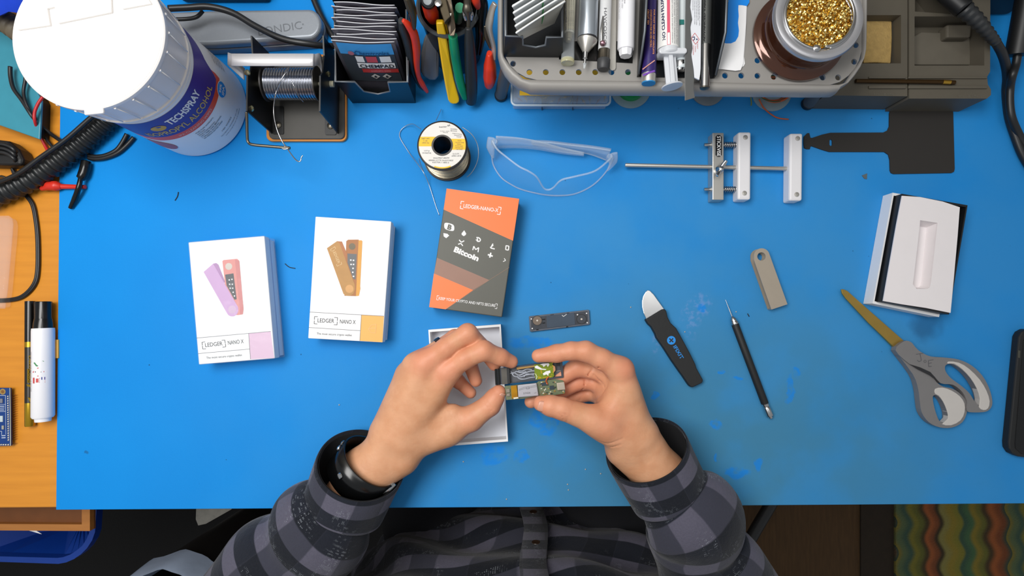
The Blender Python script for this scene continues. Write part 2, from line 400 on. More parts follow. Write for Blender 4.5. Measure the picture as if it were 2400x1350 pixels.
# waste basket with a bag
c = FT(1450, 1165, -190); R0 = (FT(2010, 1165, -190) - c).length
t = thing('waste_basket', 'round black waste basket with pale bag folded over its rim', 'bin')
obj('basket', lathe([(R0 * .78, 0), (R0 * .96, .54), (R0 * .93, .54), (R0 * .75, .005)], (c.x, c.y, -.7465)), BLACK, t)
bag = lathe([(R0 * .90, -.10), (R0 * .93, -.01), (R0 * .97, .012), (R0 * 1.0, .004), (R0 * 1.02, -.025), (R0 * 1.03, -.045)], (c.x, c.y, -.20), seg=60)
def wv(v):
    a = math.atan2(v.y - c.y, v.x - c.x); k = math.sin(a * 13 + 2) * .6 + math.sin(a * 7) * .5
    d = Vector((v.x - c.x, v.y - c.y, 0)); return v + d * .02 * math.sin(a * 9 + 1) + Vector((0, 0, .006 * k))
bag = xf(bag, wv)
bm = bmesh.new(); bm.from_mesh(bag); bmesh.ops.delete(bm, geom=[f for f in bm.faces if len(f.verts) > 4], context='FACES'); bm.to_mesh(bag); bm.free()
obj('bag', bag, mat('pale_bag', '#c4d6f2', .3, n=.2, ns=20, alpha=.85, bump=.4, bs=60), t)
tag(obj('floor_board', prism([FT(1780, -200, -740), FT(2300, -200, -740), FT(2090, 60, -740), FT(1860, 190, -740), FT(1790, 205, -740), FT(1768, 150, -740)], -750, -744), mat('grey_laminate', '#b9b4a8', .5, n=.2, ns=90)), 'pale speckled grey board on the dark floor under the desk', 'board')
tag(obj('dark_floor_sheet', prism([FT(-600, -900, -750), FT(3700, -900, -750), FT(3700, 1200, -750), FT(-600, 1200, -750)], -750, -747), mat('floor_sheet_black', '#0c0b0b', .95, bump=.4)), 'black sheet added to darken the floor under the desk', 'mat')  # added black sheet, keeps the floor near black under the desk
tag(obj('dark_runner', prism([FR(1000, -700, -750), FR(1295, -700, -750), FR(1295, 1400, -750), FR(1000, 1400, -750)], -750, -745), mat('dark_runner', '#2b2013', .95, n=.2, bump=.5)), 'dark brown runner strip beside the wavy striped rug', 'rug')
# rug of wavy stripes
RG = bpy.data.materials.new('wavy_rug'); RG.use_nodes = True; nt = RG.node_tree; N = nt.nodes; L = nt.links; PB = N['Principled BSDF']; PB.inputs['Roughness'].default_value = .95
geo = N.new('ShaderNodeNewGeometry'); sx = N.new('ShaderNodeSeparateXYZ'); L.new(geo.outputs['Position'], sx.inputs[0])
x0 = FR(1300, 400, -740).x; wid = FR(2260, 400, -740).x - x0
wvv = math_('MULTIPLY', math_('SINE', math_('MULTIPLY', sx.outputs[1], 88.0)), .0065)
wv2 = math_('MULTIPLY', math_('SUBTRACT', noise(14, 3), .5), .012)
u = math_('DIVIDE', math_('SUBTRACT', math_('ADD', math_('ADD', sx.outputs[0], wvv), wv2), x0), wid)
cr = N.new('ShaderNodeValToRGB'); cr.color_ramp.interpolation = 'EASE'; L.new(math_('FRACT', u), cr.inputs[0])
stops = [(0, '#6a5f22'), (.05, '#4c5a3a'), (.11, '#31493a'), (.16, '#6a6420'), (.21, '#55561f'), (.26, '#3a2f14'), (.30, '#8a4a22'), (.35, '#6d3a1a'), (.39, '#30240f'), (.43, '#77703a'), (.50, '#7c6c22'), (.57, '#6f6a22'), (.60, '#2f4a38'), (.66, '#3a5a3a'), (.71, '#77681f'), (.77, '#5b5a20'), (.82, '#3b2c12'), (.88, '#8a4a20'), (.94, '#6a3717'), (1, '#2c3a2c')]
while len(cr.color_ramp.elements) > 1: cr.color_ramp.elements.remove(cr.color_ramp.elements[0])
cr.color_ramp.elements[0].position = 0; cr.color_ramp.elements[0].color = lin(stops[0][1])
for p, c_ in stops[1:]:
    e = cr.color_ramp.elements.new(p); e.color = lin(c_)
L.new(cr.outputs[0], PB.inputs['Base Color'])
bp = N.new('ShaderNodeBump'); bp.inputs['Strength'].default_value = .8; bp.inputs['Distance'].default_value = .004; L.new(noise(260, 3), bp.inputs['Height']); L.new(bp.outputs[0], PB.inputs['Normal'])
tag(obj('rug', prism([FR(1302, -800, -740), FR(3300, -800, -740), FR(3300, 1500, -740), FR(1302, 1500, -740)], -750, -738, .003), RG), 'rug with wavy green, yellow and rust stripes on the floor', 'rug')
tag(obj('chair_leg', tube([FR(-40, 600, -700), FR(120, 320, -700), FR(250, 100, -700), FR(330, -60, -700)], .014, 10), BLACK), 'dark chair leg on the brown floor behind the right sleeve', 'chair leg')

# ================================================================ the three boxes
def box_art(t, f, z, parts):
    k = 0
    for name, m, me in parts: obj(name, me, m, t)
def carton(f, tl, tr, br, bl, h, name, label, side, top, group=None, seam=True):
    t = thing(name, label, 'box', group)
    q = [f(*p, h) for p in (bl, br, tr, tl)]
    c = sum(q, Vector()) / 4
    if seam:
        obj('box_base', prism([c + (p - c) * .972 for p in q], .2, h * .42), side, t)
        obj('box_collar', prism([c + (p - c) * .985 for p in q], h * .42, h * .55, .0004), mat('lilac_card', '#c9c8da', .6), t)
        obj('box_lid', prism(q, h * .55, h, .0008), top, t)
    else:
        obj('box_sleeve', prism(q, .2, h, .0008), top, t)
    return t
H_ = 28.0
def ledger_print(t, f, z, S_, cap, cap2, capc, body, body2, sq, dotc, scr, lines, txt, small, btn):
    a = at(f, z + .12); a2 = at(f, z + .2); a3 = at(f, z + .28)
    pic = obj('printed_picture', poly_on(a, body), btn['body'], t)
    obj('device_side', poly_on(a2, body2), btn['side'], pic)
    obj('screen_print', poly_on(a2, scr), mat('screen_print', '#3d3f44', .4), pic)
    obj('button_print', disc_on(a2, *dotc), btn['dot'], pic)
    obj('cover_print', poly_on(a3, cap), btn['cap'], pic)
    obj('cover_edge_print', poly_on(at(f, z + .24), cap2), btn['cap2'], pic)
    obj('pivot_print', disc_on(at(f, z + .34), *capc), btn['piv'], pic)
    obj('colour_square', poly_on(a, sq), btn['sq'], t)
    obj('ruled_lines', join([line_on(a2, l, 3.2) for l in lines]), GREYINK, t)
    ms = [text_on(b, a2, *c) for b, *c in txt[0]] + [brackets(a2, *txt[1], 26, 4)]
    obj('lettering', join(ms), INK, t); obj('small_lettering', text_on(small[0], a2, *small[1:]), INK, t)
    return pic
# pink edition in shrink wrap
t = carton(FI, (75, 305), (690, 253), (775, 1245), (160, 1295), H_, 'product_box', 'white boxed gadget in shrink wrap with a pink square and pink device print', WHITEC, WHITEC)
B = dict(body=mat('coral_print', '#de8f88', .5, n=.03), side=mat('coral_side', '#cf7f7d', .5, n=.03), dot=mat('bone_print', '#d9cfc4', .5), cap=mat('lilac_print', '#cfa6d2', .5, n=.05), cap2=mat('lilac_edge', '#b88abb', .5), piv=mat('lilac_pivot', '#dab9d6', .5), sq=mat('pink_print', '#dcbad2', .5, n=.02))
pic = ledger_print(t, FI, H_, 0, [(198, 545), (275, 478), (478, 830), (480, 862), (470, 886), (444, 905), (418, 905), (398, 895), (385, 876)], [(275, 478), (300, 472), (318, 486), (372, 625), (358, 640)], (430, 850, 33),
   [(350, 458), (360, 448), (470, 438), (488, 455), (522, 845), (517, 888), (480, 895), (400, 890)], [(452, 442), (488, 455), (522, 845), (517, 888), (494, 892)], [(563, 1045), (742, 1027), (770, 1242), (578, 1253)], (402, 500, 28), [(372, 567), (440, 556), (466, 766), (448, 770), (385, 655)],
   [[(140, 1081), (742, 1027)], [(152, 1207), (572, 1170)], [(563, 1043), (578, 1253)]], ([('LEDGER', 212, 1154, 352, 1140, 33), ('NANO X', 396, 1136, 524, 1122, 33)], ((184, 1115), (370, 1097), (377, 1152), (191, 1170))), ('The most secure crypto wallet', 220, 1250, 510, 1226, 17), B)
a4 = at(FI, H_ + .3)
obj('screen_icons', join([poly_on(a4, [(x, y), (x + 11, y - 1), (x + 12, y + 9), (x + 1, y + 10)]) for x, y in ((400, 605), (422, 600), (403, 640), (425, 640), (408, 672), (428, 672), (432, 705), (442, 735))]), WINK, pic)
q = [FI(*p, H_) for p in ((158, 1300), (779, 1249), (694, 248), (71, 301))]
bm_ = prism(q, .3, H_ + 1.0, .0015, 3)
obj('shrink_wrap', bm_, clear('shrink_film', k=.93, r=.06, bump=.5, bs=45), t)
# gold edition
t = carton(FI, (1105, 95), (1720, 135), (1650, 1117), (1045, 1083), H_, 'product_box', 'white boxed gadget with an orange-yellow square and gold device print', WHITEC, WHITEC)
B = dict(body=mat('bronze_print', '#a8692f', .5, n=.05), side=mat('amber_print', '#dc9c36', .5, n=.05), dot=mat('olive_print', '#6f6248', .5), cap=mat('gold_print', '#bd8a44', .5, n=.12, ns=90), cap2=mat('gold_edge', '#b56f38', .5), piv=mat('gold_pivot', '#d9a05c', .5), sq=mat('apricot_print', '#f3b055', .5, n=.02))
pic = ledger_print(t, FI, H_, 0, [(1198, 352), (1280, 295), (1300, 310), (1424, 648), (1427, 685), (1412, 722), (1385, 740), (1352, 738), (1332, 722)], [(1280, 295), (1320, 298), (1362, 400), (1352, 450)], (1381, 682, 33),
   [(1355, 295), (1370, 283), (1455, 282), (1462, 300), (1458, 735), (1430, 741), (1340, 738)], [(1455, 288), (1480, 288), (1486, 296), (1468, 660), (1470, 680), (1458, 738), (1434, 741)], [(1478, 893), (1660, 903), (1648, 1115), (1465, 1103)], (1403, 338, 27), [(1365, 395), (1440, 400), (1430, 607), (1410, 600), (1365, 470)],
   [[(1058, 870), (1660, 903)], [(1050, 995), (1467, 1021)], [(1478, 893), (1465, 1103)]], ([('LEDGER', 1122, 953, 1256, 958, 33), ('NANO X', 1303, 962, 1430, 968, 33)], ((1098, 906), (1284, 915), (1280, 974), (1094, 965))), ('The most secure crypto wallet', 1115, 1052, 1400, 1066, 17), B)
a4 = at(FI, H_ + .4)
obj('screen_icons', join([poly_on(at(FI, H_ + .3), [(x, y), (x + 12, y), (x + 12, y + 11), (x, y + 11)]) for x, y in ((1386, 443), (1408, 445), (1388, 478), (1408, 478), (1404, 510), (1402, 542), (1408, 575))]), WINK, pic)
obj('cover_lettering', join([text_on('LEDGER', a4, 1243, 372, 1287, 478, 22), brackets(a4, (1262, 340), (1320, 480), (1282, 498), (1228, 362), 18, 3.5)]), mat('pale_gold_ink', '#e8c893', .5), pic)
obj('square_emblem', line_on(a4, [(1535, 1010), (1560, 975), (1598, 968), (1592, 1040), (1555, 1035), (1535, 1005), (1595, 1000)], 4), mat('pale_amber_ink', '#f6c27a', .5), t)
# orange and grey sleeve
GR = mat('charcoal_print', '#57574f', .5, n=.03)
t = carton(FK, (243, 42), (865, 130), (716, 1143), (93, 1058), H_, 'product_box', 'orange and charcoal box with white coin symbols printed on it', BLACK, GR, seam=False)
a, a2 = at(FK, H_ + .12), at(FK, H_ + .22)
obj('orange_band', poly_on(a, [(244, 43), (864, 131), (811, 490), (218, 223)]), ORANGEP, t)
obj('orange_corner', poly_on(a, [(135, 770), (470, 912), (235, 1076), (94, 1057)]), ORANGEP, t)
obj('brown_band', poly_on(a, [(161, 635), (608, 826), (470, 912), (135, 770)]), mat('brown_print', '#96705f', .5, n=.05), t)
obj('fold_line', line_on(a2, [(235, 1076), (608, 826), (779, 717)], 2.5), mat('sand_ink', '#a2836c', .6), t)
obj('lettering', join([text_on('LEDGER-NANO-X', a2, 386, 206, 685, 246, 32, .012), brackets(a2, (368, 152), (710, 205), (700, 266), (360, 214), 26, 6),
                       text_on('KEEP YOUR CRYPTO AND NFTS SECURE', a2, 174, 992, 660, 1056, 23, .012), brackets(a2, (163, 958), (678, 1030), (672, 1072), (158, 994), 17, 4),
                       text_on('Bitcoin', a2, 302, 580, 510, 664, 44, .05)]), WINK, t)
def sq_(x, y, r, n=20, e=3.2):
    return [(x + (abs(math.cos(k)) ** (2 / e)) * math.copysign(r * 1.15, math.cos(k)) + .24 * (abs(math.sin(k)) ** (2 / e)) * math.copysign(0, 1), y + .28 * (abs(math.cos(k)) ** (2 / e)) * math.copysign(r, math.cos(k)) + (abs(math.sin(k)) ** (2 / e)) * math.copysign(r * .82, math.sin(k))) for k in [2 * math.pi * i / n for i in range(n)]]
pill = obj('coin_badge', poly_on(a2, sq_(266, 371, 38)), WINK, t)
obj('coin_letter', text_on('B', at(FK, H_ + .32), 247, 388, 281, 398, 40, .05), GR, pill)
ic = [poly_on(a2, [(394, 400), (412, 430), (388, 446), (370, 428)]), line_on(a2, [(372, 434), (390, 448), (408, 436)], 6),
      line_on(a2, [(498, 462), (520, 464), (534, 480), (526, 496), (504, 494), (508, 470)], 10), line_on(a2, [(492, 482), (514, 486)], 6),
      line_on(a2, [(640, 515), (620, 552), (655, 560)], 10), line_on(a2, [(614, 548), (644, 530)], 6),
      line_on(a2, [(752, 532), (776, 536), (772, 570), (748, 566), (752, 530)], 9),
      poly_on(a2, [(216, 424), (250, 430), (266, 446), (240, 468), (218, 452)]),
      line_on(a2, [(350, 482), (370, 503), (394, 490)], 9), line_on(a2, [(342, 520), (366, 512), (382, 534)], 9),
      line_on(a2, [(467, 570), (476, 536), (492, 566), (518, 548), (512, 588)], 9),
      line_on(a2, [(596, 608), (638, 622)], 13), line_on(a2, [(622, 592), (612, 634)], 13),
      line_on(a2, [(736, 640), (748, 658), (726, 668)], 6)]
obj('coin_symbols', join(ic), WINK, t)
# ================================================================ white box halves
def open_tray(f, q, h, wall, floor_z, name, label, m, m_in=None):
    t = thing(name, label, 'box')
    pts = [f(*p, h) for p in q]; c = sum(pts, Vector()) / 4
    inn = [p + ((c - p).normalized()) * wall * 1.41 / 1000 for p in pts]
    obj('wall', prismh(pts, [inn], .3, h), m, t)
    obj('tray_floor', prism(inn, .3, floor_z), m_in or m, t)
    return t
open_tray(FG, [(625, 148), (1098, 112), (1146, 878), (673, 914)], 20, 2.2, 2.2, 'box_lid', 'empty upturned white box lid under the hands', WHITEC, mat('white_lining', '#e9ecf4', .6, n=.02))
t = thing('product_box', 'open white box with black collar and white tray insert, by the scissors', 'box')
ow = [(316, 45), (664, 103), (542, 650), (218, 584)]
hz = 17
q = [FN(x, y, hz) for x, y in ow]; c = sum(q, Vector()) / 4
obj('box_base', prismh(q, [[p + (c - p).normalized() * .0035 for p in q]], .3, hz), WHITEC, t)
obj('box_bottom', prism([p + (c - p).normalized() * .0035 for p in q], .3, 2), WHITEC, t)
hb = 28
qb = [FN(x, y, hb) for x, y in [(361, 50), (681, 106), (590, 638), (268, 575)]]; cb = sum(qb, Vector()) / 4
qi = [p + (cb - p).normalized() * .003 for p in qb]
obj('collar', prismh(qb, [qi], 3, hb), BLACK, t)
ti = thing  # (insert panel with its moulded recess)
hole = [(450, 179), (535, 192), (532, 215), (503, 480), (497, 504), (486, 513), (432, 513), (414, 490), (418, 465), (447, 215)]
zi = 29.5
pan = [FN(x, y, zi) for x, y in [(362, 60), (450, 66), (560, 88), (643, 116), (632, 260), (614, 460), (598, 630), (480, 606), (360, 588), (270, 572), (300, 400), (335, 200)]]
TR = mat('white_tray', '#efe9ea', .6, n=.02)
ins = obj('insert', prismh(pan, [[FN(x, y, zi) for x, y in hole]], zi - 1.2, zi), TR, t)
hw = [FN(x, y, zi - 1) for x, y in hole]; ch = sum(hw, Vector()) / len(hw)
hl = [Vector((p.x * .85 + ch.x * .15, p.y * .93 + ch.y * .07, (zi - 15) / 1000)) for p in hw]
V = hw + hl; n = len(hw)
obj('recess', mk('m', V, [(i, (i + 1) % n, n + (i + 1) % n, n + i) for i in range(n)] + [tuple(range(n, 2 * n))]), TR, ins)

# ================================================================ device front cover on the mat
t = thing('device_cover', 'small dark translucent front cover with a screen window lying on the mat', 'device cover')
SMOKE = mat('smoky_plastic', '#6a707c', .25, n=.2, ns=120)
obj('frame', prism(fpoly(FK, [(947, 1140), (955, 1134), (1455, 1079), (1463, 1084), (1470, 1200), (1463, 1208), (965, 1269), (956, 1264)], 4), .2, 4, .0008), SMOKE, t)
a = at(FK, 4.1); a2 = at(FK, 4.2)
obj('bezel', poly_on(a, [(962, 1146), (1448, 1092), (1455, 1196), (968, 1256)]), mat('dark_bezel', '#40454f', .3, n=.25, ns=150), t)
obj('screen_window', prism(fpoly(FK, [(1097, 1130), (1335, 1103), (1343, 1208), (1102, 1236)], 4.8), 4, 4.8, .0002), mat('screen_glass', '#4b5766', .15), t)
for x, c_ in ((1018, '#7a6a5c'), (1397, '#3c4048')):
    y = 1172 if x < 1200 else 1160
    b = obj('button', prism(circ(FK, x, y, 41, 4.8, 24), 4, 4.8, .0003), mat('button_' + c_[1:], c_, .35), t)
    obj('button_ring', ring_on(at(FK, 4.95), x, y, 43, 5), BLACK, b); obj('button_centre', disc_on(at(FK, 4.98), x, y, 8), mat('bone_print', '#d9cfc4'), b)
obj('rivets', join([disc_on(a2, x, y, 6, 10) for x, y in ((968, 1158), (976, 1240), (1440, 1110), (1446, 1190), (1362, 1122), (1430, 1168))]), WINK, t)
obj('ribbon_slots', join([poly_on(a2, [(x, y), (x + w, y - w * .11), (x + w, y - w * .11 + 9), (x, y + 9)]) for x, y, w in ((1060, 1160, 26), (1062, 1190, 24), (1270, 1106, 22), (1265, 1222, 18), (1130, 1122, 30), (1010, 1246, 20))]), BLACKG, t)
obj('scratch', line_on(at(FK, 4.9), [(1230, 1125), (1242, 1138), (1270, 1118)], 4), WINK, t)

# ================================================================ folded metal cover
t = thing('device_shell', 'folded beige metal swivel cover with a round hole lying on the mat', 'device cover')
BE = mat('beige_metal', '#b3a797', .42, .35, n=.05)
def shell(z, dx=0, dy=0):
    arcp = [(998 + 58 * math.cos(a), 125 + 58 * math.sin(a)) for a in [math.radians(-12 - i * 15.4) for i in range(0, 11)]]
    return fpoly(FM, [(x + dx, y + dy) for x, y in [(1183, 470)] + arcp + [(942, 150), (1068, 508)]], z)
hl = circ(FM, 996, 126, 30, 10, 20)
obj('top_plate', prismh(shell(10), [hl], 9, 10), BE, t)
bp_ = [Vector((p.x, p.y, 0)) for p in shell(10)]
bp_ = bp_[1:] + bp_[:1]
obj('bottom_plate', prismh([Vector((p.x, p.y, 0)) for p in shell(10)], [[Vector((p.x, p.y, 0)) for p in hl]], .2, 1.2), BE, t)
e0, e1 = FM(1183, 470, 10), FM(1068, 508, 10); dv = (FM(998, 125, 10) - (e0 + e1) / 2).normalized() * .0012
obj('end_wall', prism([e0, e1, e1 + dv, e0 + dv], 1.2, 9), BE, t)

# ================================================================ opening knife
t = thing('opening_knife', 'black handled opening knife with short curved steel blade and blue mark', 'knife')
obj('blade', prism(fpoly(FM, [(165, 380), (178, 368), (194, 372), (222, 400), (292, 498), (300, 520), (185, 590), (168, 575), (150, 535), (139, 490), (138, 450), (146, 412)], 5), 3.8, 5, .0004), STEEL, t)
hp = [(163, 580), (290, 503), (305, 506), (314, 520), (322, 560), (345, 605), (385, 642), (412, 690), (445, 750), (490, 835), (522, 900), (530, 928), (575, 1010), (577, 1022), (568, 1037), (505, 1067), (488, 1066), (474, 1050), (430, 985), (415, 965), (350, 872), (295, 786), (243, 712), (234, 684), (206, 634), (182, 612)]
obj('handle', prism(fpoly(FM, hp, 9), .2, 9, .0018, 3), RUBBER, t)
a = at(FM, 9.1); a2 = at(FM, 9.2)
em = obj('emblem', disc_on(a, 348, 729, 31), BLUEP, t)
obj('emblem_cross', join([line_on(a2, [(334, 716), (362, 742)], 9), line_on(a2, [(361, 715), (335, 743)], 9)]), INK, em)
obj('lettering', text_on('IFIXIT', a, 360, 775, 416, 868, 26, .015), BLUEP, t)

# ================================================================ pin vice
t = thing('needle_pick', 'thin black pick with a fine steel needle and silver collet end', 'pick')
zc = 4.4
P = lambda x, y, z=zc: FM(x, y, z)
obj('needle', turned(P(785, 560), P(737, 437, 3), [(.7, 0), (.55, .5), (.15, 1)], 8), STEEL, t)
obj('nose', turned(P(806, 612), P(784, 556), [(4.2, 0), (4.3, .25), (3.6, .35), (3.6, .45), (3.4, .6), (1.4, .95), (.8, 1)], 18), STEEL, t)
obj('grip', turned(P(804, 608), P(1022, 1186), [(3.6, 0), (4.2, .01), (4.2, .5), (4.2, .985), (3.8, 1)], 20), RUBBER, t)
obj('end_collet', turned(P(1020, 1182), P(1064, 1288), [(3.9, 0), (3.9, .18), (3.2, .22), (4.0, .3), (4.0, .84), (2.2, .88), (2.2, 1)], 12), STEEL, t)

# ================================================================ scissors
t = thing('scissors', 'large scissors with gold blades and grey looped handles', 'scissors')
GB = mat('gold_blade', '#c7a455', .36, .85, n=.10); HG = mat('scissor_grey', '#7c7a7a', .45, n=.04); PD = mat('pale_grip', '#c9c4bf', .55, n=.03)
obj('blade', prism(fpoly(FN, [(66, 515), (78, 515), (95, 522), (160, 580), (376, 770), (345, 812), (318, 792), (200, 680), (88, 560), (70, 535)], 6), 4.2, 6, .0004), GB, t)
obj('blade', prism(fpoly(FN, [(68, 518), (100, 545), (370, 775), (330, 812), (310, 790), (150, 628), (82, 550)], 3.6), 2, 3.8, .0003), GB, t)
up = [(372, 768), (405, 772), (425, 795), (450, 818), (500, 842), (575, 848), (640, 858), (700, 886), (752, 935), (785, 995), (800, 1050), (799, 1082), (783, 1104), (755, 1113), (700, 1114), (680, 1108), (676, 1085), (678, 1060), (655, 1015), (610, 980), (550, 972), (505, 925), (445, 900), (400, 880), (330, 812)]
uh = [(572, 888), (590, 878), (615, 882), (655, 908), (695, 950), (725, 1000), (740, 1045), (736, 1078), (718, 1066), (690, 1022), (650, 985), (600, 948), (574, 915)]
obj('handle', prismh(fpoly(FN, spline([Vector((*p, 0)) for p in up], 3, True) and [(v.x, v.y) for v in spline([Vector((*p, 0)) for p in up], 3, True)], 11), [fpoly(FN, [(v.x, v.y) for v in spline([Vector((*p, 0)) for p in uh], 3, True)], 11)], 3, 11), HG, t)
lo = [(330, 815), (395, 878), (440, 896), (500, 925), (528, 965), (560, 988), (610, 1000), (650, 1028), (675, 1065), (677, 1115), (655, 1162), (605, 1188), (545, 1187), (492, 1162), (458, 1115), (448, 1060), (440, 1000), (415, 930)]
lh = [(511, 1042), (522, 1030), (540, 1038), (562, 1066), (580, 1110), (584, 1142), (575, 1160), (552, 1163), (537, 1145), (520, 1095)]
sp_ = lambda p, k=3: [(v.x, v.y) for v in spline([Vector((*q, 0)) for q in p], k, True)]
obj('handle', prismh(fpoly(FN, sp_(lo), 9), [fpoly(FN, sp_(lh), 9)], 1, 9), HG, t)
pad1 = [(590, 866), (640, 872), (690, 902), (742, 955), (775, 1010), (790, 1060), (782, 1095), (760, 1104), (738, 1090)]
pad1i = [(742, 1050), (727, 998), (697, 948), (657, 905), (617, 878), (586, 878)]
obj('grip_pad', prism(fpoly(FN, sp_(pad1 + pad1i, 2), 11.8), 4, 11.8, .0006), PD, t)
pad2 = [(524, 1000), (560, 993), (605, 1008), (645, 1036), (667, 1070), (668, 1112), (648, 1154), (602, 1178), (558, 1172)]
pad2i = [(586, 1145), (582, 1108), (564, 1064), (542, 1034), (524, 1024)]
obj('grip_pad', prism(fpoly(FN, sp_(pad2 + pad2i, 2), 9.8), 2, 9.8, .0006), PD, t)
obj('pivot_gap', prism(fpoly(FN, [(400, 880), (450, 895), (500, 918), (545, 970), (500, 935), (440, 905)], 11.3), 10.6, 11.3), INK, t)
a = at(FN, 11.25)
obj('handwriting', join([line_on(a, [(430, 832), (465, 826)], 3), line_on(a, [(450, 830), (456, 862), (444, 868), (436, 860)], 3), ring_on(a, 474, 866, 7, 2.5, 12), line_on(a, [(515, 858), (490, 862), (492, 892), (506, 890)], 3), line_on(a, [(491, 876), (506, 873)], 3)]), GREYINK, t)

# ================================================================ phone at the right edge
t = thing('phone', 'black phone lying at the right edge of the mat', 'phone')
ph = [(932, 745), (945, 722), (970, 708), (1280, 745), (1290, 765), (1255, 1350), (1240, 1370), (930, 1330), (900, 1315), (884, 1290), (882, 1262)]
obj('case', prism(fpoly(FN, ph, 10), .2, 10, .0015), RUBBER, t)
obj('glass', prism(fpoly(FN, [(954, 765), (975, 735), (1262, 770), (1230, 1345), (945, 1318), (914, 1290), (912, 1265)], 10.4), 10, 10.5, .0002), BLACKG, t)
obj('key_mark', poly_on(at(FN, 10.6), [(926, 812), (938, 814), (936, 850), (924, 848)]), mat('dim_mark', '#4a4a40'), t)

# ================================================================ sprung circuit-board vice
t = thing('board_vice', 'circuit board vice with white jaws, silver sliding block and steel rod', 'vice')
def bar(f, x0, y0, x1, y1, z0, z1, m, name, bev=.0008, sk=0):
    return obj(name, prism(fpoly(f, [(x0, y0), (x1, y0), (x1 - sk, y1), (x0 - sk, y1)], z1), z0, z1, bev), m, t)
WJ = mat('white_jaw', '#eceaec', .4, n=.02)
b1 = bar(FL, 657, 203, 733, 653, .2, 16, SATIN, 'sliding_block'); b2 = bar(FL, 830, 197, 916, 651, .2, 17, WJ, 'jaw', .0022, 3); b3 = bar(FL, 1176, 206, 1262, 658, .2, 17, WJ, 'jaw', .0022, 4)
obj('rod', turned(FL(72, 420, 9), FL(1215, 445, 9), [(2.0, 0), (2.4, .005), (2.4, 1)], 16), SATIN, t)
for y in (285, 583):
    P0, P1 = FL(600 if y < 300 else 600, y, 9), FL(860, y, 9)
    obj('guide_pin', turned(P0, P1, [(2.0, 0), (2.0, 1)], 12), STEEL, t)
    A_, B_ = FL(735, y, 9), FL(826, y, 9); hx = []
    for i in range(70):
        u = i / 69; a_ = u * 2 * math.pi * 6.5; p = A_.lerp(B_, u); hx.append(p + Vector((0, math.cos(a_), math.sin(a_))) * .0032)
    obj('spring', skin_rings(rings(hx, .0006, 5)), STEEL, t)
    obj('pin_head', turned(FL(640, y, 9), FL(658, y, 9), [(4.2, 0), (4.2, 1)], 16), SATIN, t)
for par, x, y in ((b2, 876, 235), (b2, 870, 608), (b3, 1226, 242), (b3, 1220, 617)):
    s = obj('screw', lathe([(.0027, 0), (.0027, .0007), (.0012, .0009), (.001, .0003)], FL(x, y, 17), seg=16), SATIN, par)
lb = obj('label_plate', prism(fpoly(FL, [(678, 230), (690, 218), (706, 218), (719, 230), (719, 352), (708, 364), (690, 364), (678, 352)], 16.6), 15.9, 16.5), BLACKG, t)
obj('lettering', text_on('STICKVISE', at(FL, 16.65), 688, 226, 688, 360, 24, .02), WINK, lb)
w = FL(698, 455, 16)
ws = obj('wing_screw', lathe([(.0045, 0), (.0048, .003), (.0034, .005), (.0026, .009), (.0, .0095)], w, seg=20), STEEL, t)
d = (FL(740, 408, 20) - FL(690, 490, 20)).normalized()
for s in (-1, 1):
    obj('wing', tube([w + Vector((0, 0, .005)), w + d * s * .006 + Vector((0, 0, .0075)), w + d * s * .0105 + Vector((0, 0, .0095))], [.0022, .0026, .0016], 10, flat=.6), STEEL, ws)

# ================================================================ black paddle-shaped strap
t = thing('paddle_strap', 'flat matt black plastic paddle with a notched narrow tail', 'strap')
fl = [(1842, 75), (1848, 55), (1862, 45), (2245, 45), (2262, 50), (2269, 66), (2279, 445), (2274, 464), (2258, 472), (1872, 479), (1854, 472), (1847, 455), (1845, 385), (1836, 350), (1808, 331), (1440, 331), (1390, 316), (1322, 292), (1312, 296), (1309, 312), (1288, 312), (1272, 304), (1268, 270), (1270, 228), (1292, 206), (1305, 205), (1312, 236), (1322, 238), (1392, 215), (1446, 203), (1800, 201), (1830, 186), (1841, 160)]
sl = [(1440, 255), (1445, 248), (1454, 248), (1459, 256), (1459, 284), (1454, 291), (1445, 291), (1440, 284)]
obj('blade', prismh(fpoly(FL, fl, 1.6), [fpoly(FL, sl, 1.6)], .2, 1.6), mat('matt_black', '#2a2724', .7, n=.05), t)

# ================================================================ spool of solder
c0 = FJ(565, 375, 50); c0 = Vector((c0.x, c0.y, 0))
t = thing('solder_spool', 'upright black spool of fine solder with white and yellow label', 'spool')
rs = .0277
BR = mat('spool_black', '#2b2624', .45)
obj('top_flange', lathe([(.0098, .0465), (rs - .001, .0465), (rs, .0475), (rs, .0492), (rs - .001, .050), (.0098, .050)], c0, closed_prof=True, seg=64), BR, t)
obj('bottom_flange', lathe([(.0098, .0003), (rs, .0003), (rs, .0035), (.0098, .0035)], c0, closed_prof=True, seg=64), BR, t)
obj('hub', lathe([(.0098, .003), (.0115, .003), (.0115, .0505), (.0098, .0505)], c0, closed_prof=True, seg=48), BR, t)
pr = []
for i in range(36):
    z = .0036 + i * .0012; R_ = .0248 + .0006 * math.sin(i * 1.7)
    pr += [(R_ - .0004, z), (R_ + .0003, z + .0004), (R_ + .0003, z + .0008)]
pr = [(.0115, .0036)] + pr + [(.0115, .0465)]
obj('wound_solder', lathe(pr, c0, seg=64, closed_prof=True), mat('solder_wire', '#c9bfa6', .3, .7, c2='#6d5f4c', ns=160, stretch=(1, 1, 9)), t)
zl = .0502
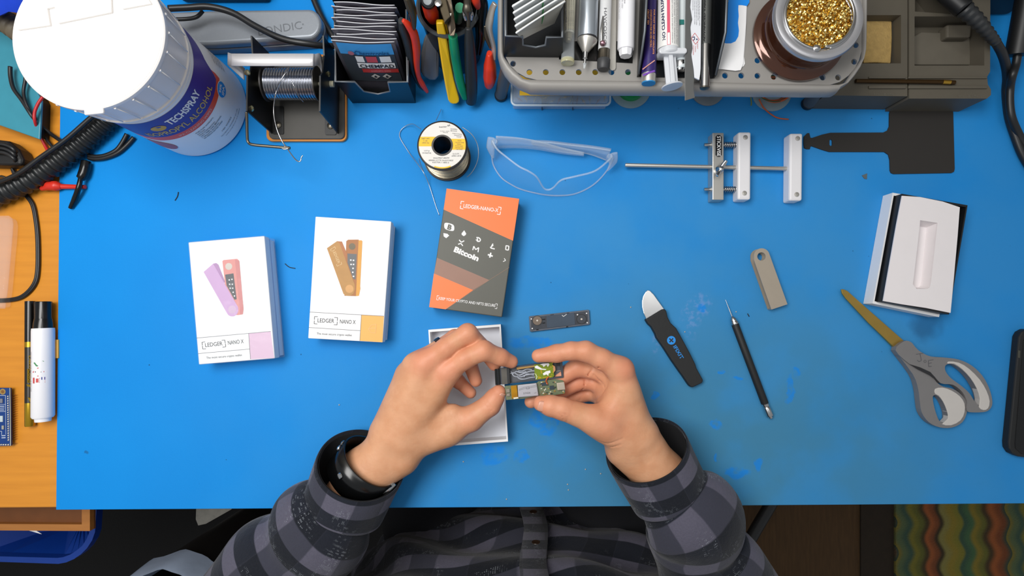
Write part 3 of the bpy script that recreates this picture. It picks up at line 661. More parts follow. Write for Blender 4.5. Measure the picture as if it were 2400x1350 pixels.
def sector(r0, r1, a0, a1, z, n=24):
    V = []; F = []
    for k in range(n + 1):
        a_ = math.radians(a0 + (a1 - a0) * k / n)
        V += [(c0.x + r0 * math.cos(a_), c0.y + r0 * math.sin(a_), z), (c0.x + r1 * math.cos(a_), c0.y + r1 * math.sin(a_), z)]
    for k in range(n): F.append((2 * k, 2 * k + 1, 2 * k + 3, 2 * k + 2))
    return mk('m', V, F)
lbl = obj('label', sector(.0118, .0258, 0, 360, zl, 64), mat('dull_white', '#e8e4de', .6, n=.06), t)
YE = mat('label_yellow', '#f2c22a', .6, n=.04)
def hband(sgn):
    V = []; F = []
    y0, y1 = (-.0012, .0095) if sgn < 0 else (-.0050, .0072)
    for k in range(13):
        y = y0 + (y1 - y0) * k / 12
        V += [(c0.x + sgn * math.sqrt(.0118 ** 2 - min(abs(y), .0117) ** 2), c0.y + y, zl + .0001), (c0.x + sgn * math.sqrt(.0258 ** 2 - y * y), c0.y + y, zl + .0001)]
    for k in range(12): F.append((2 * k, 2 * k + 1, 2 * k + 3, 2 * k + 2))
    return mk('m', V, F)
obj('yellow_band', hband(-1), YE, lbl); obj('yellow_band', hband(1), YE, lbl)
obj('yellow_foot', sector(.0243, .0258, 250, 292, zl + .0001), YE, lbl)
a = at(FJ, 50.5)
tx = [('kester', 536, 204, 610, 200, 16), ('44', 616, 195, 642, 188, 20), ('NWMPN', 645, 222, 708, 226, 11), ('8533/2', 645, 238, 706, 242, 10), ('0.031 DIA', 545, 240, 636, 242, 7), ('WIRE GAUGE', 570, 252, 620, 254, 7), ('SOLDER OF STANDARD', 662, 262, 756, 272, 8), ('DIAMETER FLUX', 680, 280, 756, 288, 8), ('RoHS', 705, 296, 745, 300, 8),
      ('NET WT', 366, 316, 442, 316, 13), ('1 LB', 382, 336, 420, 336, 11), ('(454 G)', 370, 356, 436, 356, 11), ('LOT #', 390, 432, 440, 434, 12), ('2310367745', 370, 454, 456, 456, 12), ('D.O.M.', 668, 464, 730, 462, 12), ('APR01.2018', 655, 484, 746, 482, 12),
      ('SOLDER', 712, 332, 750, 336, 8), ('CAUTION: FUMES', 690, 350, 776, 354, 9), ('HARMFUL', 706, 366, 750, 370, 9), ('DO NOT INGEST', 690, 384, 766, 388, 9), ('CONTAINS LEAD', 690, 402, 768, 405, 9), ('USE CARE', 700, 418, 760, 420, 9), ('SN63/PB37 #66/44', 478, 504, 632, 502, 12), ('400MM LOTTE 24-6337-0027', 432, 526, 672, 528, 13), ('KESTER-1-800-2', 470, 546, 630, 548, 13)]
obj('lettering', join([text_on(b, a, *q) for b, *q in tx]), GREYINK, lbl)
SW = mat('thin_solder', '#c9ccd2', .3, .8)
for pts in ([(358, 218, 30), (320, 192, 18), (280, 168, 8), (225, 180, 4), (175, 215, 2), (150, 262, 2), (160, 312, 2), (200, 380, 2), (260, 470, 3), (330, 560, 8), (390, 650, 10), (430, 740, 4), (470, 860, 2), (505, 970, 1), (536, 1052, 1)],
            [(758, 198, 46), (850, 268, 44), (905, 365, 40), (916, 470, 36), (895, 560, 30), (850, 640, 24), (805, 684, 18)], [(556, 25, 3), (535, 70, 12), (505, 135, 30)], [(340, 500, 42), (355, 560, 34), (385, 630, 26)]):
    obj('loose_wire', tube([FJ(*p) for p in pts], .00042, 6), SW, t)

# ================================================================ safety glasses
t = thing('safety_glasses', 'clear plastic safety glasses lying on the blue mat', 'glasses')
GL = clear('clear_lens', (236, 244, 250), k=.965, r=.05); GLF = clear('frosty_arm', (232, 242, 250), k=.80, r=.15)
base = [(1045, 470, 3), (1062, 570, 1), (1140, 690, 1), (1260, 770, 1), (1350, 808, 1), (1470, 838, 1), (1585, 858, 1), (1720, 862, 1), (1850, 846, 1), (1980, 790, 1), (2080, 715, 1), (2175, 600, 1), (2222, 490, 3)]
topc = [(1050, 330, 34), (1095, 410, 38), (1190, 490, 42), (1310, 580, 44), (1400, 625, 44), (1480, 682, 38), (1545, 785, 20), (1592, 806, 16), (1642, 785, 20), (1720, 712, 38), (1850, 678, 44), (2050, 622, 42), (2200, 500, 34)]
Bs = spline([FJ(*p) for p in base], 5); Ts = spline([FJ(*p) for p in topc], 5)
V = []; F = []; m = 8
ctr = FJ(1640, 420, 0)
for b, tt in zip(Bs, Ts):
    for j in range(m + 1):
        u = j / m; p = b.lerp(tt, u); out = Vector((p.x - ctr.x, p.y - ctr.y, 0)).normalized(); V.append(p + out * .004 * math.sin(math.pi * u))
for i in range(len(Bs) - 1):
    for j in range(m): F.append((i * (m + 1) + j, i * (m + 1) + j + 1, (i + 1) * (m + 1) + j + 1, (i + 1) * (m + 1) + j))
lens = obj('lens', mk('m', V, F, True), GL, t)
obj('lens_edge', tube([FJ(*p) for p in topc], .0011, 6, 5), GLF, lens)
obj('brow_edge', tube([FJ(*p) for p in base], .0009, 6, 5), GLF, lens)
def ribbon(lowp, highp, name):
    A_ = spline([FJ(*p) for p in lowp], 6); B_ = spline([FJ(*p) for p in highp], 6); V = []; F = []
    for p, q in zip(A_, B_): V += [p, q]
    for i in range(len(A_) - 1): F.append((2 * i, 2 * i + 1, 2 * i + 3, 2 * i + 2))
    o = obj(name, mk('m', V, F, True), GLF, t); s = o.modifiers.new('thick', 'SOLIDIFY'); s.thickness = .0025
    obj('arm_edge', tube([FJ(*p) for p in highp], .0010, 6), GLF, o); obj('arm_edge', tube([FJ(*p) for p in lowp], .0009, 6), GLF, o)
ribbon([(1085, 388, 8), (1300, 384, 8), (1500, 402, 8), (1720, 440, 8), (1940, 462, 8)], [(1085, 290, 34), (1300, 305, 30), (1500, 340, 24), (1720, 400, 18), (1940, 448, 14)], 'temple_arm')
ribbon([(2160, 520, 5), (2000, 462, 5), (1800, 425, 5), (1600, 385, 5), (1430, 360, 5)], [(2200, 425, 32), (2000, 395, 28), (1800, 372, 22), (1600, 348, 16), (1430, 342, 10)], 'temple_arm')
for x, y in ((1072, 335), (2190, 480)):
    obj('hinge', turned(FJ(x, y + 40, 10), FJ(x, y, 34), [(3.4, 0), (4.2, .2), (4.2, .8), (3.0, 1)], 14), GLF, t)
for pts in ([(1040, 300, 32), (1034, 400, 22), (1058, 500, 8)], [(2232, 450, 32), (2222, 540, 20), (2165, 625, 8)]):
    obj('side_shield', tube([FJ(*p) for p in pts], [.004, .005, .001], 8, flat=.35), GLF, t)
# ================================================================ wipes tub
tc_ = W(463, 252, 0)
t = thing('wipes_tub', 'big white tub of alcohol wipes with purple and orange label', 'tub')
TW = mat('tub_white', '#f4f1ee', .35, n=.02, sss=.0); TT = mat('tub_translucent', '#efe9e4', .3, n=.03)
obj('body', lathe([(.056, .0003), (.0595, .003), (.060, .02), (.060, .119), (.0615, .1195), (.0625, .121), (.0615, .1225), (.059, .123), (.05, .123)], tc_, seg=96), TW, t)
lid = obj('lid', lathe([(.0605, .1235), (.0632, .124), (.0635, .1265), (.0622, .1275), (.0625, .130), (.0655, .1655), (.0672, .1665), (.0675, .1695), (.0668, .1705), (.0655, .1708), (.0648, .1698), (.0, .1698)], tc_, seg=128), TT, t)
top = obj('lid_top', lathe([(.0, .1696), (.0646, .1696), (.0646, .1706), (.063, .1706), (.0625, .1701), (.0, .1701)], tc_, seg=96), TW, lid)
obj('rim', lathe([(.0640, .1655), (.0674, .1658), (.0680, .1672), (.0678, .1702), (.0668, .1712), (.0655, .1709), (.0645, .1700)], tc_, seg=128, closed_prof=True), TW, lid)
fl = [(108, 188), (315, 158), (298, 52), (345, 42), (365, 146), (705, 76), (700, -60), (760, -70), (772, 55), (975, 12), (930, -120), (560, -260), (250, -120), (140, 60)]
def clampc(p, r=.0622):
    d = Vector((p.x - tc_.x, p.y - tc_.y, 0))
    if d.length > r: d = d.normalized() * r
    return Vector((tc_.x + d.x, tc_.y + d.y, p.z))
obj('flap', prism([clampc(FA(x, y, 172.4)) for x, y in fl], 170.0, 172.4, .0004), TW, lid)
for dth in range(0, 360, 15):
    a_ = math.radians(dth + 4); n_ = Vector((math.cos(a_), math.sin(a_), 0))
    obj('rib', tube([tc_ + n_ * .0640 + Vector((0, 0, .1300)), tc_ + n_ * .0672 + Vector((0, 0, .1650))], .0006, 5), TW, lid)
    obj('rib_knob', lathe([(.0, 0), (.0013, .0004), (.0013, .0020), (.0, .0024)], tc_ + n_ * .0675 + Vector((0, 0, .1636)), seg=8), TW, lid)
a_ = math.radians(-84); n_ = Vector((math.cos(a_), math.sin(a_), 0))
obj('thumb_tab', box(tc_ + n_ * .0688 + Vector((0, 0, .1695)), (.006, .017, .003), rz=a_, bev=.001), TW, lid)
def cy(th, z, r=60.25):
    a_ = math.radians(th); return Vector((tc_.x + math.cos(a_) * r / 1000, tc_.y + math.sin(a_) * r / 1000, z / 1000))
def band(zt, zb, th0, th1, r, n=80):
    V = []; F = []
    for k in range(n + 1):
        th = th0 + (th1 - th0) * k / n; V += [cy(th, zb(th), r), cy(th, zt(th), r)]
    for k in range(n): F.append((2 * k, 2 * k + 2, 2 * k + 3, 2 * k + 1))
    return mk('m', V, F, True)
def ztop(th): return 113.0
def zbot(th):                                    # the purple field narrows to the right of the wording
    return float(np.interp(th, [-150, -118, -100, 4, 14, 40, 62, 130], [80, 76, 73, 71.5, 90, 101, 104, 106]))
def zor(th): return float(np.interp(th, [-150, -118, -104, -95, -20, 8, 9, 130], [68, 66, 64, 63, 63.5, 64.5, 72, 106]))
PU = mat('purple_print', '#4a2c86', .4, c2='#3f3590', ns=6)
obj('purple_label', band(ztop, zbot, -150, 100, 60.2), PU, t)
obj('orange_stripe', band(zbot, zor, -150, 9, 60.22), mat('orange_stripe', '#e2512f', .4, n=.03), t)
obj('label_edge', band(zor, lambda a: zor(a) - .9, -150, 9, 60.23), WINK, t)
def fan_on(fn, x, y, rx, ry, n=28, m=5):
    V = [fn(x, y)]; F = []
    for j in range(1, m + 1):
        for k in range(n): V.append(fn(x + rx * j / m * math.cos(2 * math.pi * k / n), y + ry * j / m * math.sin(2 * math.pi * k / n)))
    for k in range(n): F.append((0, 1 + k, 1 + (k + 1) % n))
    for j in range(m - 1):
        for k in range(n): F.append((1 + j * n + k, 1 + (j + 1) * n + k, 1 + (j + 1) * n + (k + 1) % n, 1 + j * n + (k + 1) % n))
    return mk('m', V, F)
cyl_r = lambda r: (lambda x, y: cy(x, -y, r))
obj('lettering', text_on('TECHSPRAY', cyl_r(60.45), -64, -93.5, -20, -94.5, 9.6, .03), WINK, t)
obj('title_lettering', text_on('ISOPROPYL ALCOHOL', cyl_r(60.45), -94, -77.5, -8, -78, 8.6, .012), mat('gold_ink', '#d6b35a', .5), t)
obj('stripe_lettering', text_on('IPA CLEANING WIPES', cyl_r(60.45), -70, -66, -27, -66, 3.6), mat('peach_ink', '#f3c7b2', .5), t)
obj('logo', disc_on(cyl_r(60.45), -75, -94.5, 7.2, 24, 5.6), mat('logo_gold', '#d9ae2c', .5, c2='#a98418', ns=200), t)
bd = obj('badge', fan_on(cyl_r(60.5), -3, -60, 8.6, 9.2), WINK, t)
obj('badge_disc', fan_on(cyl_r(60.6), -3, -60, 7.9, 8.4), BLUEP, bd)
obj('badge_lettering', join([text_on('99%', cyl_r(60.75), -7.5, -61.2, 1.5, -61.2, 4.0, .02), text_on('IPA', cyl_r(60.75), -7.5, -55, 1.5, -55, 4.2, .02)]), WINK, bd)
obj('red_disc', fan_on(cyl_r(60.4), -104, -44, 17, 14), mat('dusty_red', '#b9696a', .5, n=.15), t)
ln = [('99.8% PURE ISOPROPYL', -58, -33), ('ALCOHOL', -58, -48), ('HIGH EVAPORATION', -58, -36), ('LINT FREE WIPE MATERIAL', -58, -27), ('1 GALLONS ALCOHOL', -58, -34), ('100 PRESATURATED WIPES', -58, -31)]
ms = [text_on(b, cyl_r(60.4), a0, -(56.5 - i * 3.3), a1, -(56.5 - i * 3.3), 1.9, .01) for i, (b, a0, a1) in enumerate(ln)]
ms += [text_on('100 WIPES', cyl_r(60.4), -40, -29, -22, -29, 2.2), text_on('TECHSPRAY KENNESAW GA USA', cyl_r(60.4), -46, -23, -10, -23, 1.6), text_on('www.techspray.com 1610-100DSP', cyl_r(60.4), -42, -18.5, -8, -18.5, 1.6)]
for i in range(5): ms.append(text_on('PRECAUTION: FLAMMABLE LIQUID', cyl_r(60.4), 22, -(66 - i * 5), 62, -(66 - i * 5), 2.4))
obj('small_lettering', join(ms), GREYINK, t)

# ================================================================ grey metal case behind the tub
t = thing('metal_case', 'silver grey pill-shaped metal case with embossed name behind the tub', 'case')
cz = 26
def pill(zs):
    pts = [(-80, 90), (300, 78)]
    pts += [(1090 + 100 * math.cos(a), 185 + 118 * math.sin(a)) for a in [math.radians(-90 + i * 15) for i in range(13)]]
    pts += [(330, 348), (-40, 350), (-120, 300), (-140, 180)]
    return fpoly(FB, pts, zs)
CS = mat('case_metal', '#8f959d', .42, .35, n=.05, ns=300)
obj('case_bottom', prism(pill(cz), .3, 12, .001), CS, t); obj('case_lid', prism(pill(cz), 12.5, cz, .004, 4), CS, t)
em = join([text_on('BONDIC', at(FB, cz + .25), 697, 282, 1040, 226, 62, -.008), text_on('R', at(FB, cz + .25), 1042, 200, 1056, 198, 14)])
o = obj('embossed_lettering', em, mat('case_emboss', '#6f747b', .4, .35), t)
tag(obj('black_case', box((W(515, -60, 20).x, W(515, -38, 20).y + .03, .022), (.105, .085, .043), bev=.004), BLACK), 'black case behind the silver pill-shaped case', 'case')

# ================================================================ solder reel stand
t = thing('solder_stand', 'black metal solder reel stand on an orange edged base, beside the tub', 'stand')
ORG = mat('stand_orange', '#d98a2e', .45); DK = mat('stand_black', '#1a1b1c', .4, .3, n=.1); SAG = mat('stand_base', '#4a4844', .6, n=.1)
def rr_(f, x0, y0, x1, y1, r, z):
    out = []
    for cx, cy_, a0 in ((x1 - r, y1 - r, 0), (x0 + r, y1 - r, 90), (x0 + r, y0 + r, 180), (x1 - r, y0 + r, 270)):
        for i in range(5):
            a_ = math.radians(a0 + i * 22.5); out.append((cx + r * math.cos(a_), cy_ + r * math.sin(a_)))
    return fpoly(f, out, z)
obj('base_rim', prism(rr_(FB, 755, 428, 1392, 1116, 45, 5), .3, 5, .001), ORG, t)
obj('base_plate', prism(rr_(FB, 775, 445, 1374, 1098, 38, 8), 5, 8, .001), SAG, t)
zt_ = 66
def plate(xf0, name):
    # upright cheek: outline in (y world, z) at fixed world x
    x = FB(xf0, 700, 8).x
    yb0, yb1 = FB(0, 1058, 8).y, FB(0, 470, 8).y
    prof = [(FB(0, by_, z_).y, z_) for by_, z_ in ((1058, 8), (880, 71), (600, 72), (575, 66), (440, 61), (282, 65), (415, 24), (470, 8))]
    return obj(name, slab([(x, y, z / 1000) for y, z in prof], (.0016, 0, 0)), DK, t)
pl = plate(806, 'side_plate'); pr_ = plate(1326, 'side_plate')
for x, y in ((850, 1000), (1265, 1005)):
    obj('foot_tab', prism(rr_(FB, x - 45, y - 160, x + 45, y + 62, 12, 9), 8, 9.2), DK, t)
    obj('screw', lathe([(.0042, 0), (.0040, .001), (.002, .0022), (0, .0024)], FB(x, y - 10, 9.2), seg=14), DARKSTEEL, t)
xl, xr = FB(806, 700, 8).x, FB(1326, 700, 8).x
ya = FB(960, 650, 47).y
obj('reel', lathe([(.0015, -.001), (.0190, -.001), (.0190, .0005), (.0140, .0012), (.0140, .0560), (.0190, .0568), (.0190, .058), (.0015, .058)], (xl + .0085, ya, .042), (1, 0, 0), 40), mat('reel_dark', '#2e2b29', .4), t)
pr2 = []
n_ = 56
for i in range(n_): pr2 += [(.0166 + .0002 * (i % 3), .0018 + i * .00098), (.0170 + .0002 * (i % 3), .0022 + i * .00098)]
obj('wound_solder', lathe([(.013, .0016)] + pr2 + [(.013, .0568)], (xl + .0085, ya, .042), (1, 0, 0), 40), mat('reel_solder', '#b9bcc4', .22, 1.0, c2='#8b8c92', ns=80), t)
obj('axle', turned(Vector((xl - .004, ya, .042)), Vector((xr + .006, ya, .042)), [(3.0, 0), (3.4, .02), (3.4, .1), (2.0, .11), (2.0, .9), (3.4, .91), (3.4, 1)], 14), mat('ivory_plastic', '#cfcbb0', .5), t)
# strap handle
hb_ = [FB(470, 470, 70), FB(505, 470, 76), FB(560, 472, 78), FB(1080, 472, 78), FB(1140, 474, 76), FB(1180, 480, 70)]
hh = FB(700, 424, 78).y - FB(700, 520, 78).y
V = []; F = []
path = spline([Vector((xl - .0105, ya + .005, .055)), Vector((FB(455, 470, 66).x, FB(455, 470, 66).y, .066)), FB(480, 471, 75), FB(540, 472, 78), FB(1060, 472, 78), FB(1140, 474, 74), Vector((xr - .002, FB(1180, 480, 62).y, .062)), Vector((xr - .002, ya + .003, .052))], 6)
for p in path: V += [p + Vector((0, hh / 2, 0)), p - Vector((0, hh / 2, 0))]
for i in range(len(path) - 1): F.append((2 * i, 2 * i + 1, 2 * i + 3, 2 * i + 2))
o = obj('strap_handle', mk('m', V, F, True), mat('brushed_strap', '#e4e2e4', .34, .35, n=.03), t); s = o.modifiers.new('thick', 'SOLIDIFY'); s.thickness = .0012
for x, y, z in ((604, 577, 68), (1238, 585, 47), (632, 858, 61)):
    obj('bolt', lathe([(.0034, 0), (.0036, .001), (.003, .0022), (.001, .0028)], Vector((FB(x, y, z).x + .001, FB(x, y, z).y, z / 1000)), (-.3, -.4, .9), 12), mat('bolt_brassy', '#b9b28c', .3, .9), t)
obj('wire_guide', tube([FB(600, 885, 70), FB(603, 960, 66), FB(606, 1080, 60), FB(614, 1125, 58), FB(650, 1145, 58), FB(780, 1158, 57), FB(900, 1168, 56), FB(945, 1172, 56)], .0016, 8), DARKSTEEL, t)
obj('guide_eye', tube([FB(905 + 24 * math.cos(a), 1170 + 10 * math.sin(a), 56.5) for a in [i * math.pi / 5 for i in range(10)]], .0009, 6, 3, closed=True), STEEL, t)
obj('solder_end', tube([FB(935, 535, 64), FB(900, 590, 66), FB(866, 650, 64), FB(832, 740, 58), FB(816, 830, 62), FB(818, 920, 62), FB(840, 1020, 62), FB(878, 1110, 60), FB(915, 1165, 57), FB(950, 1215, 52), FB(985, 1260, 48), FB(1015, 1279, 46), FB(1030, 1268, 46), FB(1034, 1245, 46), FB(1046, 1230, 46)], .0007, 6), STEEL, t)
obj('solder_loop', tube([FB(955, 640, 58), FB(980, 690, 56), FB(1005, 750, 50), FB(1050, 806, 42)], .0005, 5), STEEL, t)

# ================================================================ black cables behind
CB = mat('cable_black', '#1d1e20', .4)
tag(obj('cable', tube([W(395, 20, 60), W(440, 18, 56), W(490, 16, 52), W(545, 30, 48), W(600, 62, 46), W(660, 90, 46), W(720, 102, 44), W(780, 108, 30), W(840, 100, 10)], .0036, 10), CB), 'thick black cable crossing over the silver case to the packet holder', 'cable')
tag(obj('cable', tube([W(725, -30, 8), W(742, 15, 6), W(762, 55, 5), W(785, 90, 5), W(810, 110, 5)], .0036, 10), CB), 'black cable on the mat between the silver case and packet holder', 'cable')
tag(obj('cable', tube([W(380, 45, 50), W(430, 45, 46), W(460, 40, 42), W(475, 26, 44)], .0022, 8), CB), 'thin black cable end beside the wipes tub', 'cable')

# ================================================================ folded-steel packet holders
def card_holder(name, label, base, top, yb, zb_, zt_, notch, mt, zfloor):
    """folded tray: base/top = front-edge left/right points (world), goes back by depth to yb"""
    t = thing(name, label, 'holder')
    bl, br = base; tl, tr = top; n0, n1, dep = notch
    fr = [bl, br, tr, tr.lerp(tl, 1 - n1), tr.lerp(tl, 1 - n1 + .03) + (br - tr) * dep * .75, tr.lerp(tl, (1 - n1 + 1 - n0) / 2) + (br - tr) * dep, tr.lerp(tl, 1 - n0 - .03) + (bl - tl) * dep * .75, tr.lerp(tl, 1 - n0), tl]
    wall = obj('front_wall', slab(fr, (0, .0014, 0)), mt, t)
    dy = Vector((0, yb, 0))
    for a_, b_, s in ((bl, tl, 1), (br, tr, -1)):
        obj('side_wall', slab([a_, b_, b_ + dy + Vector((0, 0, .010)), a_ + dy], (s * .0014, 0, 0)), mt, t)
    obj('bottom', slab([bl, br, br + dy, bl + dy], (0, 0, .0014)), mt, t)
    obj('back_wall', slab([bl + dy, br + dy, tr + dy + Vector((0, .01, .03)), tl + dy + Vector((0, .01, .03))], (0, -.0014, 0)), mt, t)
    rim = [tl + dy, tl, tr.lerp(tl, 1 - n0), fr[6], fr[5], fr[4], fr[3], tr, tr + dy]
    obj('rim', skin_rings(rings([Vector(p) for p in rim], .0010, 6)), mat('rim_grey', '#7a8086', .4, .4), t)
    return t
HM = mat('holder_black', '#14181d', .35, .4, n=.1)
bl, br = FC(430, 1208, .5), FC(1170, 1208, .5); tl, tr = FC(228, 960, 66), FC(1078, 965, 66)
card_holder('packet_holder', 'black folded steel holder filled with wipe packets, beside the pliers', (bl, br), (tl, tr), .075, 0, 66, (.27, .73, .55), HM, 2)
PK = mat('packet_foil', '#62606b', .35, .35, n=.15, ns=90)
cols = ['#9b3a44', '#7d4250', '#8d8992']
edges = [(180, 480, 940, 500, 100), (180, 440, 900, 452, 104), (240, 390, 955, 398, 108), (245, 342, 955, 374, 110), (205, 258, 940, 318, 114), (235, 212, 960, 285, 116), (240, 172, 955, 240, 118), (240, 122, 955, 190, 121), (255, 78, 960, 150, 124), (230, 14, 950, 110, 128)]
edges = [(180, 482, 925, 500, 96), (178, 440, 905, 450, 98), (240, 392, 952, 400, 100), (245, 345, 952, 378, 102), (205, 258, 915, 318, 104), (240, 212, 962, 285, 106), (248, 175, 955, 240, 108), (238, 125, 955, 188, 110), (258, 80, 960, 148, 112), (232, 16, 948, 112, 114), (236, 12, 945, 42, 117)]
edges = [(185 + 60 * ((i * 7) % 3) / 2 * (i > 1), 482 - i * 45, 925 + 25 * (i % 2), 500 - i * 44, 96 + i * 1.2) for i in range(11)]
y0 = bl.y + .006
for i, (xa, ya_, xb, yb_, z) in enumerate(edges):
    a_, b_ = FC(xa, ya_, z), FC(xb, yb_, z); bul = .003 if i else 0
    yl = y0 + .0035 + i * .0062
    lo_l, lo_r = Vector((bl.x + .006, yl, .004)), Vector((br.x - .006, yl, .004))
    t = thing('wipe_packet', 'foil wipe packet, ' + ['front one with blue logo facing out', 'second from the front', 'third from the front', 'fourth from the front', 'fifth from the front', 'sixth from the front', 'seventh from the front', 'eighth from the front', 'ninth from the front', 'tenth from the front', 'last at the back'][i] + ' of the black holder', 'packet', 'wipe packets in the black holder')
    n = 10; V = []; F = []; ph_ = random.uniform(0, 6)
    for r_ in range(7):
        v = r_ / 6
        for k in range(n + 1):
            u = k / n; p = lo_l.lerp(lo_r, u).lerp(a_.lerp(b_, u), v)
            p = p + Vector((0, .0006 * math.sin(u * 5 + ph_) * v + bul * math.sin(math.pi * v), .0006 * math.sin(u * 6 + ph_) * v)); V.append(p)
    for r_ in range(6):
        for k in range(n): F.append((r_ * (n + 1) + k, r_ * (n + 1) + k + 1, (r_ + 1) * (n + 1) + k + 1, (r_ + 1) * (n + 1) + k))
    pk = obj('packet', mk('m', V, F, True), PK, t); s = pk.modifiers.new('thick', 'SOLIDIFY'); s.thickness = .0006
    def pf(u, v, off=.0007, A_=a_, B_=b_, L0=lo_l, L1=lo_r, ph=ph_, bul=bul):
        p = L0.lerp(L1, u).lerp(A_.lerp(B_, u), v)
        return p + Vector((0, .0006 * math.sin(u * 5 + ph) * v + bul * math.sin(math.pi * v) - off, .0006 * math.sin(u * 6 + ph) * v + .0004))
    obj('edge_fold', tube([pf(k / 6, 1.0, 0) for k in range(7)], .0005, 5, 3), mat('packet_edge', '#d2d3da', .4), t)
    if i == 0:
        g = lambda x, y: pf(x, y)
        def quad(u0, v0, u1, v1, off): return poly_on(lambda x, y: pf(x, y, off), [(u0 + (u1 - u0) * q / 6, v0) for q in range(7)] + [(u1 - (u1 - u0) * q / 6, v1) for q in range(7)])
        obj('blue_field', quad(.06, .80, .94, .985, .0010), mat('packet_blue', '#4aa3e6', .4), t)
        obj('dark_field', quad(.06, .30, .94, .80, .0009), mat('packet_grey', '#3f464e', .4), t)
        obj('print_tile', join([quad(.28, .67, .41, .775, .0014)]), WINK, t); obj('red_tile', quad(.45, .67, .63, .775, .0014), mat('packet_red', '#cf4a4c', .5), t); obj('white_tile', quad(.68, .67, .86, .775, .0014), WINK, t)
        ct = obj('name_plate', quad(.27, .56, .90, .655, .0014), WINK, t); obj('red_bar', quad(.31, .475, .93, .545, .0014), mat('packet_bar', '#c33a33', .5), t)
        tl_ = lambda x, y: pf(x, -y, .0019)
        obj('name_lettering', text_on('CHEMPAD', tl_, .30, -.575, .88, -.575, .06, .022), INK, t)
        obj('maker_lettering', text_on('Chemtronics', tl_, .30, -.80, .86, -.80, .075, .02), mat('navy_ink', '#17507f', .5), t)
        obj('maker_dot', disc_on(tl_, .24, -.83, .05, 14, .035), mat('maker_rose', '#b3707f'), t)
        obj('bar_lettering', text_on('ISOPROPYL WIPES', tl_, .46, -.50, .80, -.50, .025), mat('rose_ink', '#e79a90'), t)
        obj('hazard_marks', join([poly_on(tl_, [(x - .08, -.41), (x, -.46), (x + .08, -.41), (x, -.36)]) for x in (.50, .70)]), mat('hazard_pale', '#c9c2b8'), t)
        obj('hazard_ink', join([poly_on(lambda x, y: pf(x, -y, .0022), [(x - .03, -.40), (x, -.435), (x + .03, -.40), (x, -.385)]) for x in (.50, .70)]), INK, t)
    else:
        for u0, w_, c_ in ((.22, .14, '#5b5560'), (.42, .24, ['#8f2f3a', '#6d2f3c', '#8a3a44'][i % 3]), (.70, .12, '#6d6f78')):
            obj('print_patch', poly_on(lambda x, y: pf(x, y, .0010), [(u0 + w_ * q / 4, .70) for q in range(5)] + [(u0 + w_ - w_ * q / 4, .93) for q in range(5)]), mat('patch' + c_[1:], c_, .45), t)

# ================================================================ tool cup with pliers hung over its rim
cc = FC(1555, 80, 96); cc = Vector((cc.x, cc.y, 0)); rc = .031
t = thing('tool_cup', 'round black cup with pliers hung over its rim', 'cup')
obj('cup', lathe([(.0, .0003), (rc - .003, .0003), (rc - .002, .004), (rc, .094), (rc + .0012, .096), (rc, .0975), (rc - .002, .096), (rc - .004, .006), (.0, .006)], cc, seg=56), BLACKG, t)
obj('rim', lathe([(rc - .002, .094), (rc + .0018, .094), (rc + .0022, .0968), (rc, .0985), (rc - .002, .097)], cc, seg=56, closed_prof=True), mat('cup_rim', '#3c4145', .25), t)
HND = 'pliers hung on the tool cup'
def handle(t, pts, r, m, name='handle', flat=1.0, sides=12, up=None):
    return obj(name, tube([FC(*p) for p in pts], [q * .62 for q in r], sides, flat=flat, up=up), m, t)
YEL = mat('yellow_grip', '#f6c516', .4, n=.03); GRN = mat('green_grip', '#078a5e', .4, n=.04); REDG = mat('red_grip', '#dc3a1e', .4, n=.05); GREYH = mat('grey_grip', '#84868a', .3, .2)
t = thing('pliers', 'pliers with red and black grips on the left of the tool cup', 'pliers', HND)
handle(t, [(1000, 240, 116), (1030, 330, 104), (1080, 480, 86), (1110, 640, 68), (1130, 780, 50), (1165, 900, 36), (1225, 1010, 22), (1262, 1050, 14)], [.006, .010, .011, .010, .008, .005, .004, .002], mat('black_grip', '#26292b', .45), 'black_grip', .8)
handle(t, [(1020, 235, 124), (1080, 290, 118), (1150, 400, 104), (1180, 560, 84), (1185, 760, 60), (1205, 900, 42), (1250, 990, 30), (1310, 1080, 16)], [.003, .006, .0085, .0085, .0062, .0050, .0058, .003], REDG, 'red_grip', .75)
handle(t, [(1070, -60, 150), (1110, 60, 140), (1140, 160, 130), (1150, 320, 112)], [.011, .012, .010, .006], mat('olive_steel', '#5a5140', .4, .7), 'jaw', .6)
t = thing('pliers', 'pliers with one yellow grip outside the tool cup', 'pliers', HND)
yl = [(1410, 268), (1496, 268), (1530, 400), (1556, 560), (1580, 740), (1622, 940), (1660, 1080), (1682, 1165), (1678, 1200), (1650, 1218), (1610, 1222), (1575, 1210), (1552, 1175), (1520, 1020), (1480, 800), (1450, 600), (1425, 420)]
zy = lambda y: float(np.interp(y, [268, 1222], [112, 12]))
obj('yellow_grip', loft([FC(x, y, zy(y) - 9) + Vector((0, .004, 0)) for x, y in yl], [FC(x, y, zy(y)) for x, y in yl], .0016, 3), YEL, t)
obj('yellow_inner', loft([FC(x, y, zy(y) - 12) + Vector((0, .004, 0)) for x, y in [(1496, 240), (1530, 300), (1560, 420), (1575, 640), (1600, 800), (1560, 700), (1530, 420)]], [FC(x, y, zy(y) - 4) for x, y in [(1496, 240), (1530, 300), (1560, 420), (1575, 640), (1600, 800), (1560, 700), (1530, 420)]]), mat('mustard_grip', '#b98f10', .5), t)
obj('jaw', slab([FC(x, y, 125) for x, y in [(1430, -60), (1520, -60), (1545, 60), (1580, 190), (1510, 260), (1460, 120)]], (0, 0, -.006), .0008), mat('olive_steel', '#5a5140'), t)
